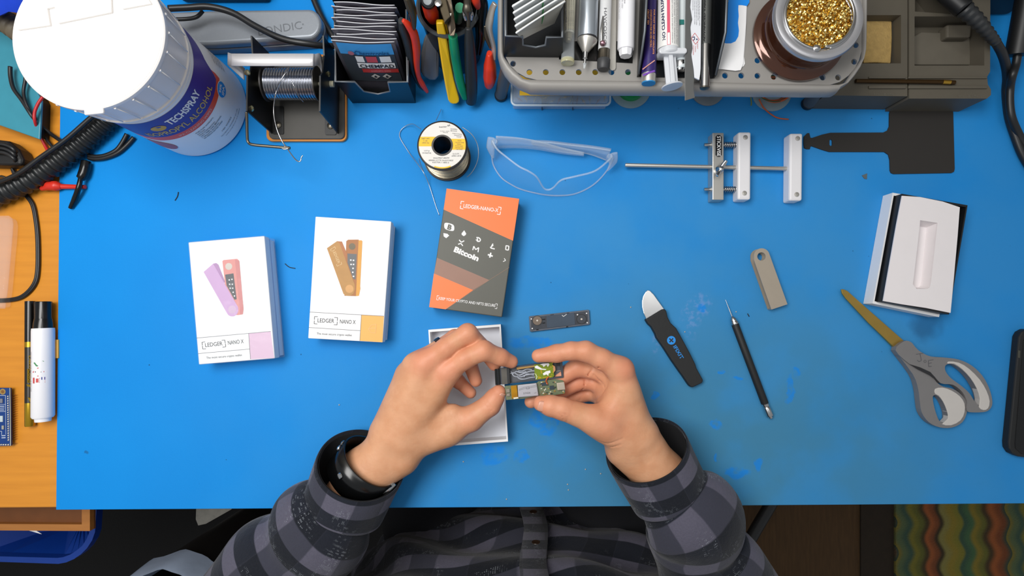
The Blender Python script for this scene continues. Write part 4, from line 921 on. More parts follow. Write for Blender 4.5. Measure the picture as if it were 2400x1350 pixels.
obj('pivot_screw', lathe([(.0035, 0), (.0035, .0012), (.001, .002)], FC(1436, 40, 127), seg=12), STEEL, t)
t = thing('pliers', 'wire strippers with a green grip and flat bare steel jaw', 'pliers', HND)
obj('jaw', slab([FC(x, y, 122 if y < 250 else 112) for x, y in [(1480, -60), (1580, -60), (1600, 60), (1620, 180), (1640, 330), (1625, 415), (1570, 420), (1530, 250), (1500, 120)]], (0, .001, -.003), .0005), mat('flat_steel', '#7c6f60', .35, .8, n=.12, ns=200), t)
obj('jaw_notch', slab([FC(1562, 160, 123), FC(1592, 160, 123), FC(1582, 195, 123)], (0, 0, .0008)), SATIN, t)
handle(t, [(1608, 418, 104), (1622, 560, 90), (1645, 720, 70), (1675, 880, 52), (1715, 1040, 34), (1752, 1150, 20)], [.0075, .0080, .0082, .0080, .0076, .0058], GRN, 'green_grip')
handle(t, [(1690, 90, 106), (1680, 160, 86), (1670, 240, 62)], [.008, .008, .007], GRN, 'green_grip')
t = thing('pliers', 'slim pliers with long black grips at the middle of the tool cup', 'pliers', HND)
handle(t, [(1790, 325, 108), (1800, 480, 94), (1812, 700, 70), (1822, 900, 48), (1824, 1080, 28), (1820, 1200, 12)], [.005, .0085, .0105, .0110, .0110, .0095], mat('black_grip', '#26292b'), 'black_grip', .85)
handle(t, [(1775, -60, 132), (1775, 40, 126), (1778, 120, 122), (1790, 220, 114), (1790, 330, 106)], [.006, .006, .0085, .004, .0035], DARKSTEEL, 'jaw', .6)
handle(t, [(1735, 120, 121), (1750, 170, 118), (1762, 240, 112)], [.003, .0045, .003], STEEL, 'spring_arm', .6)
handle(t, [(1825, 140, 121), (1832, 180, 118), (1822, 240, 112)], [.002, .003, .002], STEEL, 'spring_arm', .6)
t = thing('pliers', 'small pliers with a red tipped handle beside the grey shelf', 'pliers', HND)
handle(t, [(2035, 620, 74), (2040, 760, 58), (2040, 900, 42), (2030, 990, 30)], [.006, .0155, .0175, .0115], REDG, 'red_grip', .7)
handle(t, [(2100, 40, 118), (2065, 120, 112), (2040, 240, 104), (2030, 320, 98), (2050, 420, 90), (2085, 560, 78), (2085, 700, 66)], [.005, .006, .0072, .0075, .006, .005, .004], SATIN, 'jaw', .5)
handle(t, [(1990, 300, 98), (2010, 420, 88), (2060, 560, 76)], [.003, .006, .004], DARKSTEEL, 'spring_arm', .5)
t = thing('pliers', 'pliers with red grips resting inside the tool cup', 'pliers', HND)
handle(t, [(1290, -30, 118), (1330, 90, 110), (1360, 170, 100), (1385, 240, 88)], [.009, .011, .012, .009], REDG, 'red_grip', .8)
handle(t, [(1840, -60, 128), (1880, 20, 122), (1905, 90, 112)], [.008, .007, .004], REDG, 'red_grip', .8)
t = thing('hex_driver', 'dark round screwdriver with grey end standing in the tool cup', 'screwdriver')
obj('handle', turned(FC(1320, 60, 60), FC(1318, 5, 128), [(5, 0), (7.5, .3), (7.5, .95), (6.5, 1)], 20), BLACK, t)
obj('end_cap', turned(FC(1318, 5, 128), FC(1308, 2, 131), [(5, 0), (4.2, 1)], 18), mat('driver_grey', '#8f979c', .4), t)
t = thing('tongs', 'shiny grey flat-handled tongs leaning on the front of the tool cup', 'tongs')
gl = [(1310, 385), (1420, 400), (1450, 470), (1450, 700), (1440, 900), (1405, 950), (1330, 945), (1260, 900), (1230, 850), (1235, 640), (1270, 480)]
zg = lambda y: float(np.interp(y, [385, 950], [70, 14]))
obj('handle', loft([FC(x, y, zg(y) - 6) + Vector((0, .004, 0)) for x, y in gl], [FC(x, y, zg(y)) for x, y in gl], .003, 3), GREYH, t)
t = thing('pliers', 'dark pliers lying in shadow against the left end of the grey shelf', 'pliers', HND)
handle(t, [(1935, -40, 112), (1960, 60, 104), (1950, 160, 96), (1935, 320, 84), (1930, 460, 70), (1900, 640, 52)], [.008, .009, .010, .010, .009, .006], BLACKG, 'black_grip', .8)
# ================================================================ perforated shelf
ZS = 125.0
t = thing('desk_shelf', 'grey perforated shelf with rounded corners standing over the mat', 'shelf')
SG = mat('shelf_grey', '#96938f', .42, n=.03)
def sh(z):
    L_ = [(100, -200), (98, 440), (112, 530), (150, 620), (210, 695), (290, 750), (380, 782), (470, 796)]
    R_ = [(850, 725), (930, 708), (1010, 665), (1075, 600), (1125, 520), (1152, 430), (1165, 340), (1172, -200)]
    return [FD(x, y, z) for x, y in L_] + [FD(1700, 806, z)] + [FE(x, y, z) for x, y in R_]
def shi(z):
    L_ = [(150, -200), (150, 440), (170, 500), (205, 570), (270, 635), (350, 680), (450, 703)]
    R_ = [(880, 664), (960, 640), (1030, 590), (1080, 530), (1112, 470), (1130, 400), (1138, -200)]
    return [FD(x, y, z) for x, y in L_] + [FD(1700, 718, z)] + [FE(x, y, z) for x, y in R_]
holes = [(FD, x, 634) for x in (378, 522, 668, 812, 957, 1100, 1245)] + [(FD, 2098, 664), (FD, 2240, 664)] + [(FE, x, y) for x, y in ((318, 592), (445, 600), (828, 605), (948, 605), (1073, 482), (1085, 352), (318, 472), (1100, 225))]
holes += [(FD, 235, 560)]
obj('panel', prismh(shi(ZS), [circ(f, x, y, 26 if f is FD else 23, ZS, 16) for f, x, y in holes], ZS - 2.2, ZS), SG, t)
po = [Vector((p.x, p.y, 0)) for p in sh(ZS)]; pi_ = [Vector((p.x, p.y, 0)) for p in shi(ZS)]
# rounded rim: swept section from the panel edge over a rolled lip and down
V = []; F = []; n = len(po)
assert len(pi_) == n - 2 or True
def resamp(pts, m=60):
    d = [0]
    for a_, b_ in zip(pts, pts[1:]): d.append(d[-1] + (b_ - a_).length)
    out = []
    for i in range(m):
        s = d[-1] * i / (m - 1); j = max(k for k in range(len(d)) if d[k] <= s + 1e-9); j = min(j, len(pts) - 2)
        out.append(pts[j].lerp(pts[j + 1], (s - d[j]) / (d[j + 1] - d[j])))
    return out
A_ = resamp(spline(po, 4)); B_ = []
Bp = spline(pi_, 4)
for p in A_:
    best = min(((q_ - p).length, q_) for q_ in [a_.lerp(b_, k / 8) for a_, b_ in zip(Bp, Bp[1:]) for k in range(9)]); B_.append(best[1])
sec = [(1.0, .2), (.93, 1.6), (.75, 3.2), (.5, 3.6), (.25, 2.4), (.08, -1), (0, -5), (.03, -10), (.12, -14), (.3, -17), (.36, -15), (.24, -10), (.3, -4), (1.0, -2.2)]
for p, q_ in zip(A_, B_):
    for s, z in sec: V.append(Vector((p.x + (q_.x - p.x) * s, p.y + (q_.y - p.y) * s, (ZS + z) / 1000)))
k = len(sec)
for i in range(len(A_) - 1):
    for j in range(k): F.append((i * k + j, i * k + (j + 1) % k, (i + 1) * k + (j + 1) % k, (i + 1) * k + j))
me = mk('m', V, F, True); bm = bmesh.new(); bm.from_mesh(me); bmesh.ops.recalc_face_normals(bm, faces=bm.faces); bm.to_mesh(me); bm.free()
obj('rim', me, SG, t)
for p, q_ in ((W(1174, 222, 5), W(1200, 112, ZS - 2.3)), (W(1896, 241, 5), W(1968, 140, ZS - 2.3)), (W(1225, -90, ZS), W(1225, -90, ZS - 2.3)), (W(1985, -90, ZS), W(1985, -90, ZS - 2.3))):
    p = Vector((p.x, p.y, .006))
    lg = obj('leg', turned(p, q_, [(7, 0), (7, 1)], 24), mat('leg_grey', '#5a5650', .5), t)
    obj('foot', lathe([(.0072, .0003), (.0076, .001), (.0076, .0055), (.0070, .0062)], (p.x, p.y, 0), seg=24), BLACK, lg)

# ---------------- things on the shelf
def pen(f, name, label, cat, segs, group=None):
    """segs = [(part name, x0,y0,x1,y1, [(r mm,t)], material)] lying flat; axis height = largest radius"""
    t = thing(name, label, cat, group)
    return t
def lie(t, f, nm, x0, y0, x1, y1, prof, m, zc, seg=20):
    return obj(nm, turned(f(x0, y0, zc), f(x1, y1, zc), prof, seg), m, t)
Z0 = ZS + .3
# packet tray at the left of the shelf
hb = [FD(150, 500, Z0), FD(672, 506, Z0)]; ht = [FD(168, 318, 163), FD(668, 330, 163)]
th = card_holder('packet_holder', 'black folded steel holder of white paper packets at the left end of the shelf', (hb[0], hb[1]), (ht[0], ht[1]), .06, 0, 0, (.30, .72, .5), HM, 2)
PW = mat('packet_white', '#dfe3e4', .5, n=.08, ns=30); PWE = mat('packet_hem', '#f1f3f3', .5); GRL = mat('green_rule', '#2f9a4c', .5)
hd = ['frontmost white paper packet with grey-green panel', 'second white paper packet from the front', 'third white paper packet from the front', 'fourth white paper packet from the front', 'rearmost white paper packet']
for i in range(5):
    dx, dy = i * 4, -i * 58
    tlp, trp, brp, blp = [FD(x + dx - (12 * i if j in (0, 3) else 0), y + dy + (60 if i and j > 1 else 0), z + i * 3 - (8 if i and j > 1 else 0)) for j, (x, y, z) in enumerate(((258, 292, 170), (692, 12, 174), (600, 205, 152), (318, 348, 158)))]
    t = thing('paper_packet', hd[i] + ' in the shelf holder', 'packet', 'white packets in the shelf holder')
    obj('sheet', slab([blp, brp, trp, tlp], (0, .0014, .0007), .0003), PW if i else mat('packet_tinted', '#cfd0c6', .5, c2='#a9a090', ns=25), t)
    obj('hem', tube([tlp, tlp.lerp(trp, .5) + Vector((0, 0, .001)), trp], .0008, 5), PWE, t)
    g0, g1 = tlp.lerp(trp, .55), blp.lerp(brp, .55); up_ = Vector((0, -.0006, .0008))
    obj('green_rule', slab([g0 + up_, g0.lerp(trp, .06) + up_, g1.lerp(brp, .06).lerp(g0, .45) + up_, g1.lerp(g0, .45) + up_], (0, .0002, .0002)), GRL, t)
# sample vial
t = thing('glass_vial', 'clear glass vial pen with cream printed label on the shelf', 'vial')
zc = Z0 + 6.2; ax = lambda y: (738 - (y + 40) * .042, y)
lie(t, FD, 'glass', *ax(280), *ax(556), [(5.6, 0), (5.8, .3), (6.4, .9), (6.0, 1)], CLEAR, zc)
lie(t, FD, 'label', *ax(-60), *ax(300), [(5.4, 0), (5.4, 1)], mat('cream_label', '#efe9d2', .5, n=.06), zc)
lie(t, FD, 'stopper', *ax(300), *ax(365), [(3.8, 0), (3.8, .7), (3.0, .75), (2.6, 1)], mat('stopper_khaki', '#a89f80', .4, .3), zc)
lie(t, FD, 'mouth_ring', *ax(520), *ax(556), [(6.3, 0), (6.5, .5), (6.2, 1)], clear('yellowish_clear', (220, 214, 170), k=.5), zc)
obj('lettering', join([text_on('www.quantlink.com', at(FD, zc + 5.5), 694, 10, 694, 262, 14, .02)] + [text_on('PRODUCT SAFETY CODE AND USE', at(FD, zc + 5.5), x, 0, x - 3, 265, 7) for x in (724, 742, 760)]), GREYINK, t)
# silver glue pen
t = thing('metal_pen', 'thick silver barrelled pen with cone tip, on the shelf between vial and white pen', 'pen')
zc = Z0 + 9.4
lie(t, FD, 'barrel', 902, -60, 886, 345, [(9.2, 0), (9.3, .97), (8.8, 1)], mat('pen_silver', '#aab2ba', .3, .6, n=.03), zc, 32)
lie(t, FD, 'band', 886.5, 338, 886, 352, [(9.35, 0), (9.35, 1)], INK, zc, 32)
lie(t, FD, 'cone', 886, 352, 871, 462, [(9.5, 0), (9.4, .15), (3.0, .95), (2.6, 1)], SATIN, zc, 32)
lie(t, FD, 'tip', 871, 460, 864, 560, [(2.6, 0), (2.2, .55), (1.5, .6), (1.2, 1)], STEEL, zc); lie(t, FD, 'needle', 864, 558, 860, 602, [(1.6, 0), (.8, 1)], CLEAR, zc)
# white pen with clip
t = thing('pen', 'slim white pen with steel clip and black end cap, on the shelf', 'pen')
zc = Z0 + 6.3
lie(t, FD, 'barrel', 1050, -60, 1034, 440, [(5.8, 0), (5.8, 1)], mat('pen_white', '#d9dadb', .3, n=.03), zc); lie(t, FD, 'collar', 1034, 438, 1030, 525, [(5.4, 0), (5.6, .9), (5.9, 1)], DARKSTEEL, zc)
lie(t, FD, 'end_cap', 1031, 522, 1028, 612, [(5.9, 0), (6.3, .1), (6.2, .8), (5.2, 1)], mat('cap_charcoal', '#3c3d3f', .5), zc)
obj('clip', tube([FD(1026, 140, zc + 6), FD(1016, 250, zc + 8), FD(1014, 390, zc + 7)], [.0006, .0016, .0018], 8, flat=.4), STEEL, t)
obj('clip_ball', lathe([(0, 0), (.0024, .0012), (.0028, .003), (.0018, .005), (0, .0056)], FD(1018, 392, zc + 5), seg=14), mat('rose_steel', '#a9808c', .25, .8), t)
obj('lettering', text_on('HAVCOSCO', at(FD, zc + 5.95), 1034, 70, 1030, 392, 26, .0), GREYINK, t)
tag(obj('steel_strip', prism(fpoly(FD, [(1092, -60), (1150, -60), (1144, 585), (1136, 603), (1112, 610), (1090, 600), (1084, 580)], ZS + 4), ZS + .3, ZS + 1.6, .0004), SATIN), 'thin pale steel spatula strip lying between two white pens', 'spatula')
# white marker
t = thing('marker_pen', 'thick white marker with octagonal end on the shelf', 'marker')
zc = Z0 + 8.2
lie(t, FD, 'barrel', 1238, -60, 1226, 440, [(8.0, 0), (8.1, .97), (7.4, 1)], WHITEP, zc, 28); lie(t, FD, 'end_plug', 1226, 432, 1224, 496, [(6.6, 0), (6.4, .7), (5.6, 1)], WHITEP, zc, 8)
obj('lettering', join([text_on('Flux', at(FD, zc + 8.1), 1212, -20, 1210, 30, 14), text_on('951 PEN', at(FD, zc + 8.05), 1190, -14, 1188, 68, 9), text_on('No clean low solids', at(FD, zc + 7.9), 1168, -10, 1164, 170, 6)]), GREYINK, t)
tag(obj('black_box', prism(fpoly(FD, [(640, 350), (1295, 350), (1290, 545), (640, 510)], ZS + 3), ZS + .1, ZS + .3), BLACKG), 'black plastic sheet under the pens on the shelf', 'sheet')
# tray of tubes
hb = [FD(1322, 680, Z0), FD(1985, 690, Z0)]; ht = [FD(1322, 640, 133), FD(1995, 650, 133)]
t = thing('pen_tray', 'black steel tray on the shelf holding tubes and the flux syringe', 'tray')
fl_ = [FD(1322, 676, Z0), FD(1986, 690, Z0), FD(2010, -150, Z0), FD(1360, -150, Z0)]
obj('tray_floor', prism(fl_, ZS + .2, ZS + 1.4), HM, t)
for x0, x1, s in ((1322, 1372, 1), (1988, 2026, -1)):
    b0, b1 = FD(x0, 678 if s > 0 else 690, Z0), FD(x0 + (30 if s > 0 else 20), -150, Z0)
    h0, h1 = 8, 34
    obj('side_wall', slab([b0, b1, Vector((b1.x, b1.y, (ZS + h1) / 1000)), Vector((b0.x, b0.y + .028, (ZS + h1) / 1000)), Vector((b0.x, b0.y, (ZS + h0) / 1000))], (.0014, 0, 0)), HM, t)
    obj('rim', skin_rings(rings([Vector((b1.x, b1.y, (ZS + h1) / 1000)), Vector((b0.x, b0.y + .028, (ZS + h1) / 1000)), Vector((b0.x, b0.y, (ZS + h0) / 1000))], .0010, 6)), mat('rim_grey', '#7a8086'), t)
Z1 = ZS + 1.8
t = thing('marker_pen', 'purple pen with orange print and blue end, in the shelf tray', 'pen')
zc = Z1 + 7.2; PUR = mat('pen_purple', '#35286b', .35, n=.1, ns=60)
lie(t, FD, 'barrel', 1446, -60, 1427, 660, [(5.6, 0), (6.0, .5), (6.9, .9), (6.9, 1)], PUR, zc, 24); lie(t, FD, 'collar', 1427, 655, 1425, 728, [(6.9, 0), (6.8, .6), (6.6, 1)], SATIN, zc, 24); lie(t, FD, 'end_disc', 1425, 727, 1424.8, 737, [(6.6, 0), (6.4, 1)], mat('cap_blue', '#2a8cc9', .4), zc, 24)
q = at(FD, zc + 6.3)
obj('lettering', join([text_on('CIRCUIT PEN', at(FD, zc + 6.1), 1415, 82, 1415, 215, 15, .03), text_on('CONDUCTIVE INK SILVER MICRO TIP PEN', at(FD, zc + 6.4), 1440, 84, 1438, 500, 15, .03), text_on('FOR FAST REPAIR OF CIRCUITS', at(FD, zc + 6.4), 1470, 84, 1462, 475, 12, .03)]), mat('orange_ink', '#e79a62', .5), t)
obj('print_stripe', join([line_on(at(FD, zc + 7.05), [(1372, 610), (1425, 570), (1480, 530)], 9)]), mat('peach_print', '#d99a8c', .5), t); obj('violet_stripe', line_on(at(FD, zc + 7.05), [(1375, 662), (1425, 640), (1480, 622)], 16), mat('violet_print', '#7a44b4', .5), t)
# flux syringe
t = thing('syringe', 'white flux paste syringe with translucent plunger in the shelf tray', 'syringe')
zc = Z1 + 10.4; MILK = mat('milky_plastic', '#e2e5ea', .3, n=.02, alpha=.85); LB = mat('syringe_label', '#efefec', .45, n=.03)
lie(t, FD, 'barrel', 1600, -60, 1598, 440, [(9.9, 0), (10.2, 1)], LB, zc, 36); lie(t, FD, 'barrel_end', 1598, 438, 1603, 490, [(10.1, 0), (10.1, .8), (9, 1)], MILK, zc, 36)
obj('flange', prism(rr_(FD, 1500, 452, 1742, 505, 24, zc), zc - 7, zc + 8, .001), MILK, t)
zr = zc
for rz_, sx_, sz_ in ((0, .0105, .003), (0, .003, .0105)):
    p0, p1 = FD(1608, 490, zr), FD(1632, 760, zr); c_ = (p0 + p1) / 2
    obj('plunger_rib', box(c_, (sx_ * 1.0 + .0008, (p1 - p0).length, sz_), rz=math.atan2(-(p1.x - p0.x), p1.y - p0.y), bev=.0005), MILK, t)
lie(t, FD, 'thumb_disc', 1631, 752, 1633, 764, [(9.6, 0), (10.0, .4), (9.6, 1)], MILK, zr, 32)
def sw(f, zc_, xc, rz):      # wrap print over the barrel: offset in x falls away with height
    def g(x, y):
        dx_ = (x - xc) / 3.75 * .0004; a_ = max(-1.35, min(1.35, dx_ / (rz / 1000))); p = f(xc, y, zc_)
        return Vector((p.x + math.sin(a_) * rz / 1000, p.y, p.z + math.cos(a_) * rz / 1000))
    return g
g = sw(FD, zc, 1600, 10.35)
obj('red_band', poly_on(g, [(1560, -40), (1585, -40), (1588, 330), (1562, 330)]), mat('flux_pink', '#e2506e', .5), t)
obj('red_code', join([line_on(g, [(1562, 330), (1588, 330), (1590, 436), (1564, 436), (1562, 330)], 4)]), mat('flux_pink', '#e2506e'), t)
obj('lettering', text_on('NO CLEAN FLUX PASTE', g, 1548, 390, 1520, -120, 27, .03), mat('navy_print', '#2a2f55', .5), t)
obj('small_lettering', join([text_on(s_, g, x, 425, x - 4, -40, 8) for s_, x in (('WARNING CAUSES EYE IRRITATION KEEP CAPPED', 1612), ('RECOMMENDED STORAGE TEMPERATURE 3 C TO 25 C', 1632), ('SHELF LIFE 24 MONTHS REFRIGERATED IN SEALED SYRINGE', 1650), ('MADE IN USA CONTAINS ROSIN AND SOLVENT', 1668))]), GREYINK, t)
# clear tube behind with green mark
t = thing('plastic_tube', 'thin translucent tube with small green mark right of the syringe', 'tube')
zc = Z1 + 6
lie(t, FD, 'tube', 1716, -60, 1712, 610, [(5.2, 0), (5.2, .9), (5.6, .92), (5.6, 1)], mat('tube_white', '#d5dde0', .35, n=.04), zc); lie(t, FD, 'steel_cap', 1706, 545, 1702, 625, [(5.7, 0), (5.9, .4), (4.0, 1)], STEEL, zc)
obj('green_mark', prism(fpoly(FD, [(1690, 170), (1738, 170), (1738, 212), (1690, 212)], zc + 6.2), zc + 5.2, zc + 5.9), mat('teal_print', '#1f7a74', .5), t)
# strips
def wavy(f, name, label, cat, left, right, z0, z1, m):
    t = thing(name, label, cat)
    o = obj('strip', prism(fpoly(f, left + right[::-1], z1), z0, z1, .0003), m, t); return t
FS = mat('film_grey', '#6d6e6e', .25, .3, n=.08)
wavy(FD, 'foil_strip', 'long grey foil strip hanging over the shelf edge', 'strip', [(1752, -40), (1748, 200), (1745, 500), (1744, 700), (1745, 884)], [(1800, -40), (1790, 60), (1806, 160), (1792, 240), (1800, 330), (1812, 420), (1800, 480), (1820, 620), (1826, 700), (1822, 790), (1834, 858)], Z1 + 15, Z1 + 15.6, FS)
t = wavy(FD, 'label_strip', 'white wavy edged label strip with red hazard diamond on the shelf', 'strip', [(1800, -40), (1790, 50), (1810, 170), (1794, 230), (1796, 320), (1812, 400), (1800, 470), (1822, 600), (1828, 680)], [(1892, -40), (1890, 150), (1888, 300), (1886, 450), (1884, 600), (1880, 650), (1872, 700)], Z1 + 12.5, Z1 + 14.5, mat('strip_white', '#e6e9ef', .45, n=.03))
a = at(FD, Z1 + 14.7)
obj('hazard_diamond', line_on(a, [(1832, 290), (1870, 345), (1838, 390), (1800, 335), (1832, 290)], 4), mat('hazard_red', '#d04a4a', .5), t)
obj('hazard_figure', join([disc_on(a, 1850, 345, 7, 12), line_on(a, [(1810, 330), (1828, 322), (1830, 345), (1815, 356)], 7)]), mat('hazard_ink', '#3c3460', .5), t)
obj('red_lettering', join([text_on('DANGER', a, 1816, 400, 1814, 484, 9), text_on('WARNING', a, 1834, 400, 1832, 458, 8), text_on('KEEP', a, 1852, 370, 1852, 430, 8)]), mat('hazard_red', '#d04a4a'), t)
obj('small_lettering', join([text_on('DIRECTIONS: PEEL FILM AND APPLY TO AREA', a, x, -30, x, y1, 7) for x, y1 in ((1812, 90), (1828, 215), (1844, 220), (1858, 180), (1870, 226))]), GREYINK, t)
t = thing('metal_pen', 'dark grey metal pen with bright chrome end at the right of the shelf tray', 'pen')
zc = Z1 + 7.5
lie(t, FD, 'barrel', 1935, -60, 1924, 400, [(5.2, 0), (5.0, 1)], mat('pen_gunmetal', '#6f7271', .3, .7, n=.06), zc); lie(t, FD, 'chrome_end', 1924, 398, 1918, 770, [(4.9, 0), (4.6, 1)], STEEL, zc); lie(t, FD, 'end_plug', 1918, 768, 1917, 790, [(4.7, 0), (4.2, .5), (1.2, 1)], DARKSTEEL, zc)
obj('lettering', text_on('ADVANCED TARNISH', at(FD, zc + 5.1), 1922, 365, 1928, -90, 16, .02), INK, t)
# white card with blue blob
t = thing('printed_card', 'white card with a rounded blue shape lying on the shelf', 'card')
obj('card', prism(fpoly(FD, [(2040, -60), (2290, -60), (2284, 200), (2262, 480), (2258, 560), (2235, 616), (2190, 622), (2008, 600), (2030, 400)], ZS + 2), ZS + 1.4, ZS + 2.0, .0002), WHITEC, t)
obj('under_card', prism(fpoly(FD, [(2060, -60), (2295, -60), (2278, 300), (2264, 500), (2272, 560), (2262, 580), (2230, 600), (2004, 612), (2030, 400)], ZS + .8), ZS + .2, ZS + .9), WHITEC, t)
blob = [(2046, -60), (2312, -60), (2312, 20), (2290, 52), (2245, 44), (2216, 44), (2214, 80), (2218, 140), (2212, 200), (2220, 270), (2214, 320), (2190, 362), (2150, 380), (2105, 380), (2065, 364), (2044, 340)]
obj('blue_print', prism(fpoly(FD, blob, ZS + 2.3), ZS + 2.0, ZS + 2.2), mat('card_blue', '#0f8cf0', .45, n=.01), t); obj('print_dot', disc_on(at(FD, ZS + 2.35), 2100, 10, 28, 20, 20), mat('pale_dot', '#cfe3f6'), t)
# brass wool tip cleaner
cb = FE(785, 140, 160); cb = Vector((cb.x, cb.y, 0))
t = thing('tip_cleaner', 'glossy copper brown tip cleaner filled with brass wool on the shelf', 'tip cleaner')
CP = mat('copper_brown', '#43291e', .12, .5, c2='#5d3626', ns=12, coat=.6); z0 = ZS / 1000 + .0003
obj('holder', lathe([(.0, z0), (.0435, z0), (.0448, z0 + .002), (.0445, z0 + .0045), (.042, z0 + .006), (.0395, z0 + .0065), (.0365, z0 + .010), (.0355, z0 + .015), (.037, z0 + .023), (.0395, z0 + .031), (.0403, z0 + .0345), (.0395, z0 + .0365), (.0, z0 + .0335)], cb, seg=72), CP, t)
obj('lid_ring', lathe([(.0405, z0 + .0335), (.0408, z0 + .036), (.0395, z0 + .0385), (.037, z0 + .0395), (.0335, z0 + .0390), (.0288, z0 + .0355), (.0288, z0 + .0335)], cb, seg=72, closed_prof=True), mat('lid_aluminium', '#b9b9bd', .3, .6, n=.03), t)
obj('wire_clamp', tube([cb + Vector((math.cos(a_) * .0312, math.sin(a_) * .0312, z0 + .0385)) for a_ in [math.radians(-100 - i * 14) for i in range(25)]], .0017, 10, 3), STEEL, t)
obj('wire_clamp', tube([cb + Vector((math.cos(a_) * .0298, math.sin(a_) * .0298, z0 + .0405)) for a_ in [math.radians(-85 + i * 13) for i in range(12)]], .0014, 10, 3), STEEL, t)
obj('clamp_end', lathe([(0, 0), (.003, .001), (.0034, .003), (.001, .0045)], cb + Vector((-.004, -.0305, z0 + .037)), seg=12), STEEL, t)
V = []; F = []; rw = random.Random(5)
for i in range(1700):
    a_ = rw.uniform(0, 2 * math.pi); rr2 = .0288 * math.sqrt(rw.random()); hgt = z0 + .036 + .008 * (1 - (rr2 / .031) ** 2) * rw.uniform(.2, 1)
    c_ = cb + Vector((math.cos(a_) * rr2, math.sin(a_) * rr2, hgt)); ax_ = Vector((rw.gauss(0, 1), rw.gauss(0, 1), rw.gauss(0, .6))).normalized(); u_ = ax_.orthogonal().normalized(); w_ = ax_.cross(u_)
    r_ = rw.uniform(.0011, .0022); st = rw.uniform(0, 6); b0 = len(V); wd = rw.uniform(.0005, .0009); sp2 = rw.uniform(.6, 1.6)
    for q in range(8):
        an = st + q * .55; p = c_ + (u_ * math.cos(an) + w_ * math.sin(an)) * r_ + ax_ * (q - 4) * .0003 * sp2; V += [p - ax_ * wd, p + ax_ * wd]
    for q in range(7): F.append((b0 + 2 * q, b0 + 2 * q + 1, b0 + 2 * q + 3, b0 + 2 * q + 2))
o = obj('brass_wool', mk('m', V, F, True), mat('brass_wool', '#ffe08a', .28, 1.0, n=.05), t); o['kind'] = 'stuff'
obj('wool_core', lathe([(0, z0 + .0415), (.012, z0 + .0405), (.022, z0 + .039), (.0290, z0 + .0372), (.0290, z0 + .034), (0, z0 + .034)], cb, seg=32), mat('brass_dark', '#b98a34', .4, 1.0), t)

# ================================================================ under the shelf
t = thing('parts_box', 'clear compartment box with yellow label under the shelf', 'box')
CLB = clear('box_clear', (226, 238, 246), k=.86, r=.06)
bx_ = fpoly(FD, [(232, 895), (1075, 895), (1078, 420), (236, 420)], 24)
obj('box_base', prism([p for p in bx_], .4, 17, .002), CLB, t); obj('box_lid', prism(bx_, 17.5, 24, .0025, 3), CLB, t)
obj('lid_rim', skin_rings(rings([Vector((p.x, p.y, .0172)) for p in rr_(FD, 222, 400, 1086, 925, 40, 17)], .0014, 6, True), True), clear('rim_clear', (225, 238, 246), k=.4), t)
obj('label', prism(fpoly(FD, [(292, 838), (1018, 838), (1020, 500), (294, 500)], 24.4), 24.1, 24.4), mat('label_yellow', '#f2c22a'), t)
obj('lettering', text_on('EMERGENCY PARTS', at(FD, 24.6), 430, 822, 960, 822, 40, .03), mat('maroon_ink', '#7a3a1c'), t)
for x in (485, 755): obj('divider', slab([FD(x, 970, 1), FD(x, 905, 16), FD(x, 600, 16), FD(x, 600, 1)], (.001, 0, 0)), mat('divider_smoke', '#3c4450', .4), t)
for i in range(14):
    x, y = 300 + i * 56 + random.uniform(-15, 15), 875 + random.uniform(-25, 25); p = FD(x, y, 8); ang = random.uniform(0, 3.1); d_ = Vector((math.cos(ang), math.sin(ang), .1)) * .005
    obj('component', tube([p - d_, p - d_ * .5, p, p + d_ * .5, p + d_], [.0003, .0004, .0016, .0004, .0003], 8, 3), mat(['comp_violet', 'comp_tan', 'comp_grey'][i % 3], ['#6a4a78', '#b08a5a', '#8d939c'][i % 3], .5), t)
def disc(name, label, f, x, y, r, z, m, inner=None, mi=None, zi=0):
    t = thing(name, label, 'spool')
    p = f(x, y, z); R_ = (f(x + r, y, z) - p).length; p = Vector((p.x, p.y, 0))
    obj('bottom_flange', lathe([(R_ * .25, .0004), (R_, .0004), (R_, .0018), (R_ * .25, .0018)], p, closed_prof=True, seg=48), m, t)
    if inner: obj('winding', lathe([(R_ * .25, .0018), (R_ * inner, .0018), (R_ * inner, z / 1000 + zi), (R_ * .25, z / 1000 + zi)], p, closed_prof=True, seg=48), mi, t)
    return t, p, R_
disc('wire_spool', 'green wire spool with pale flange peeking out under the shelf', FD, 1268, 775, 178, 2, mat('pale_flange', '#a9c3cf', .35, alpha=.8), .66, mat('green_wire', '#0a9a4a', .4), .010)
disc('wire_spool', 'plain grey spool disc peeking out under the shelf, under the foil strip', FD, 1945, 780, 150, 2, mat('grey_flange', '#8d959a', .4), .5, mat('grey_wire', '#9aa0a4', .4), .008)
t, p, R_ = disc('wire_spool', 'spool of orange and green wire peeking out under the right of the shelf', FE, 430, 715, 155, 2, mat('pale_flange', '#a9c3cf'))
for i in range(9):
    m_ = [mat('orange_wire', '#d9612f', .4), mat('dkgreen_wire', '#245c38', .4), mat('orange_wire', '#d9612f')][i % 3]
    rr3 = R_ * (.62 + .03 * i); ph_ = random.uniform(0, 6)
    obj('wire_turn', tube([p + Vector((rr3 * math.cos(a_) + .001 * math.sin(3 * a_ + ph_), rr3 * .8 * math.sin(a_), .004 + .0013 * i * .6 + .0008 * math.sin(2 * a_ + ph_))) for a_ in [k_ * math.pi / 7 for k_ in range(14)]], .0007, 6, 3, closed=True), m_, t)
obj('wire_end', tube([FE(330, 775, 6), FE(365, 840, 3), FE(420, 890, 2), FE(480, 922, 2), FE(560, 932, 2)], .0008, 6), mat('orange_wire', '#d9612f'), t)
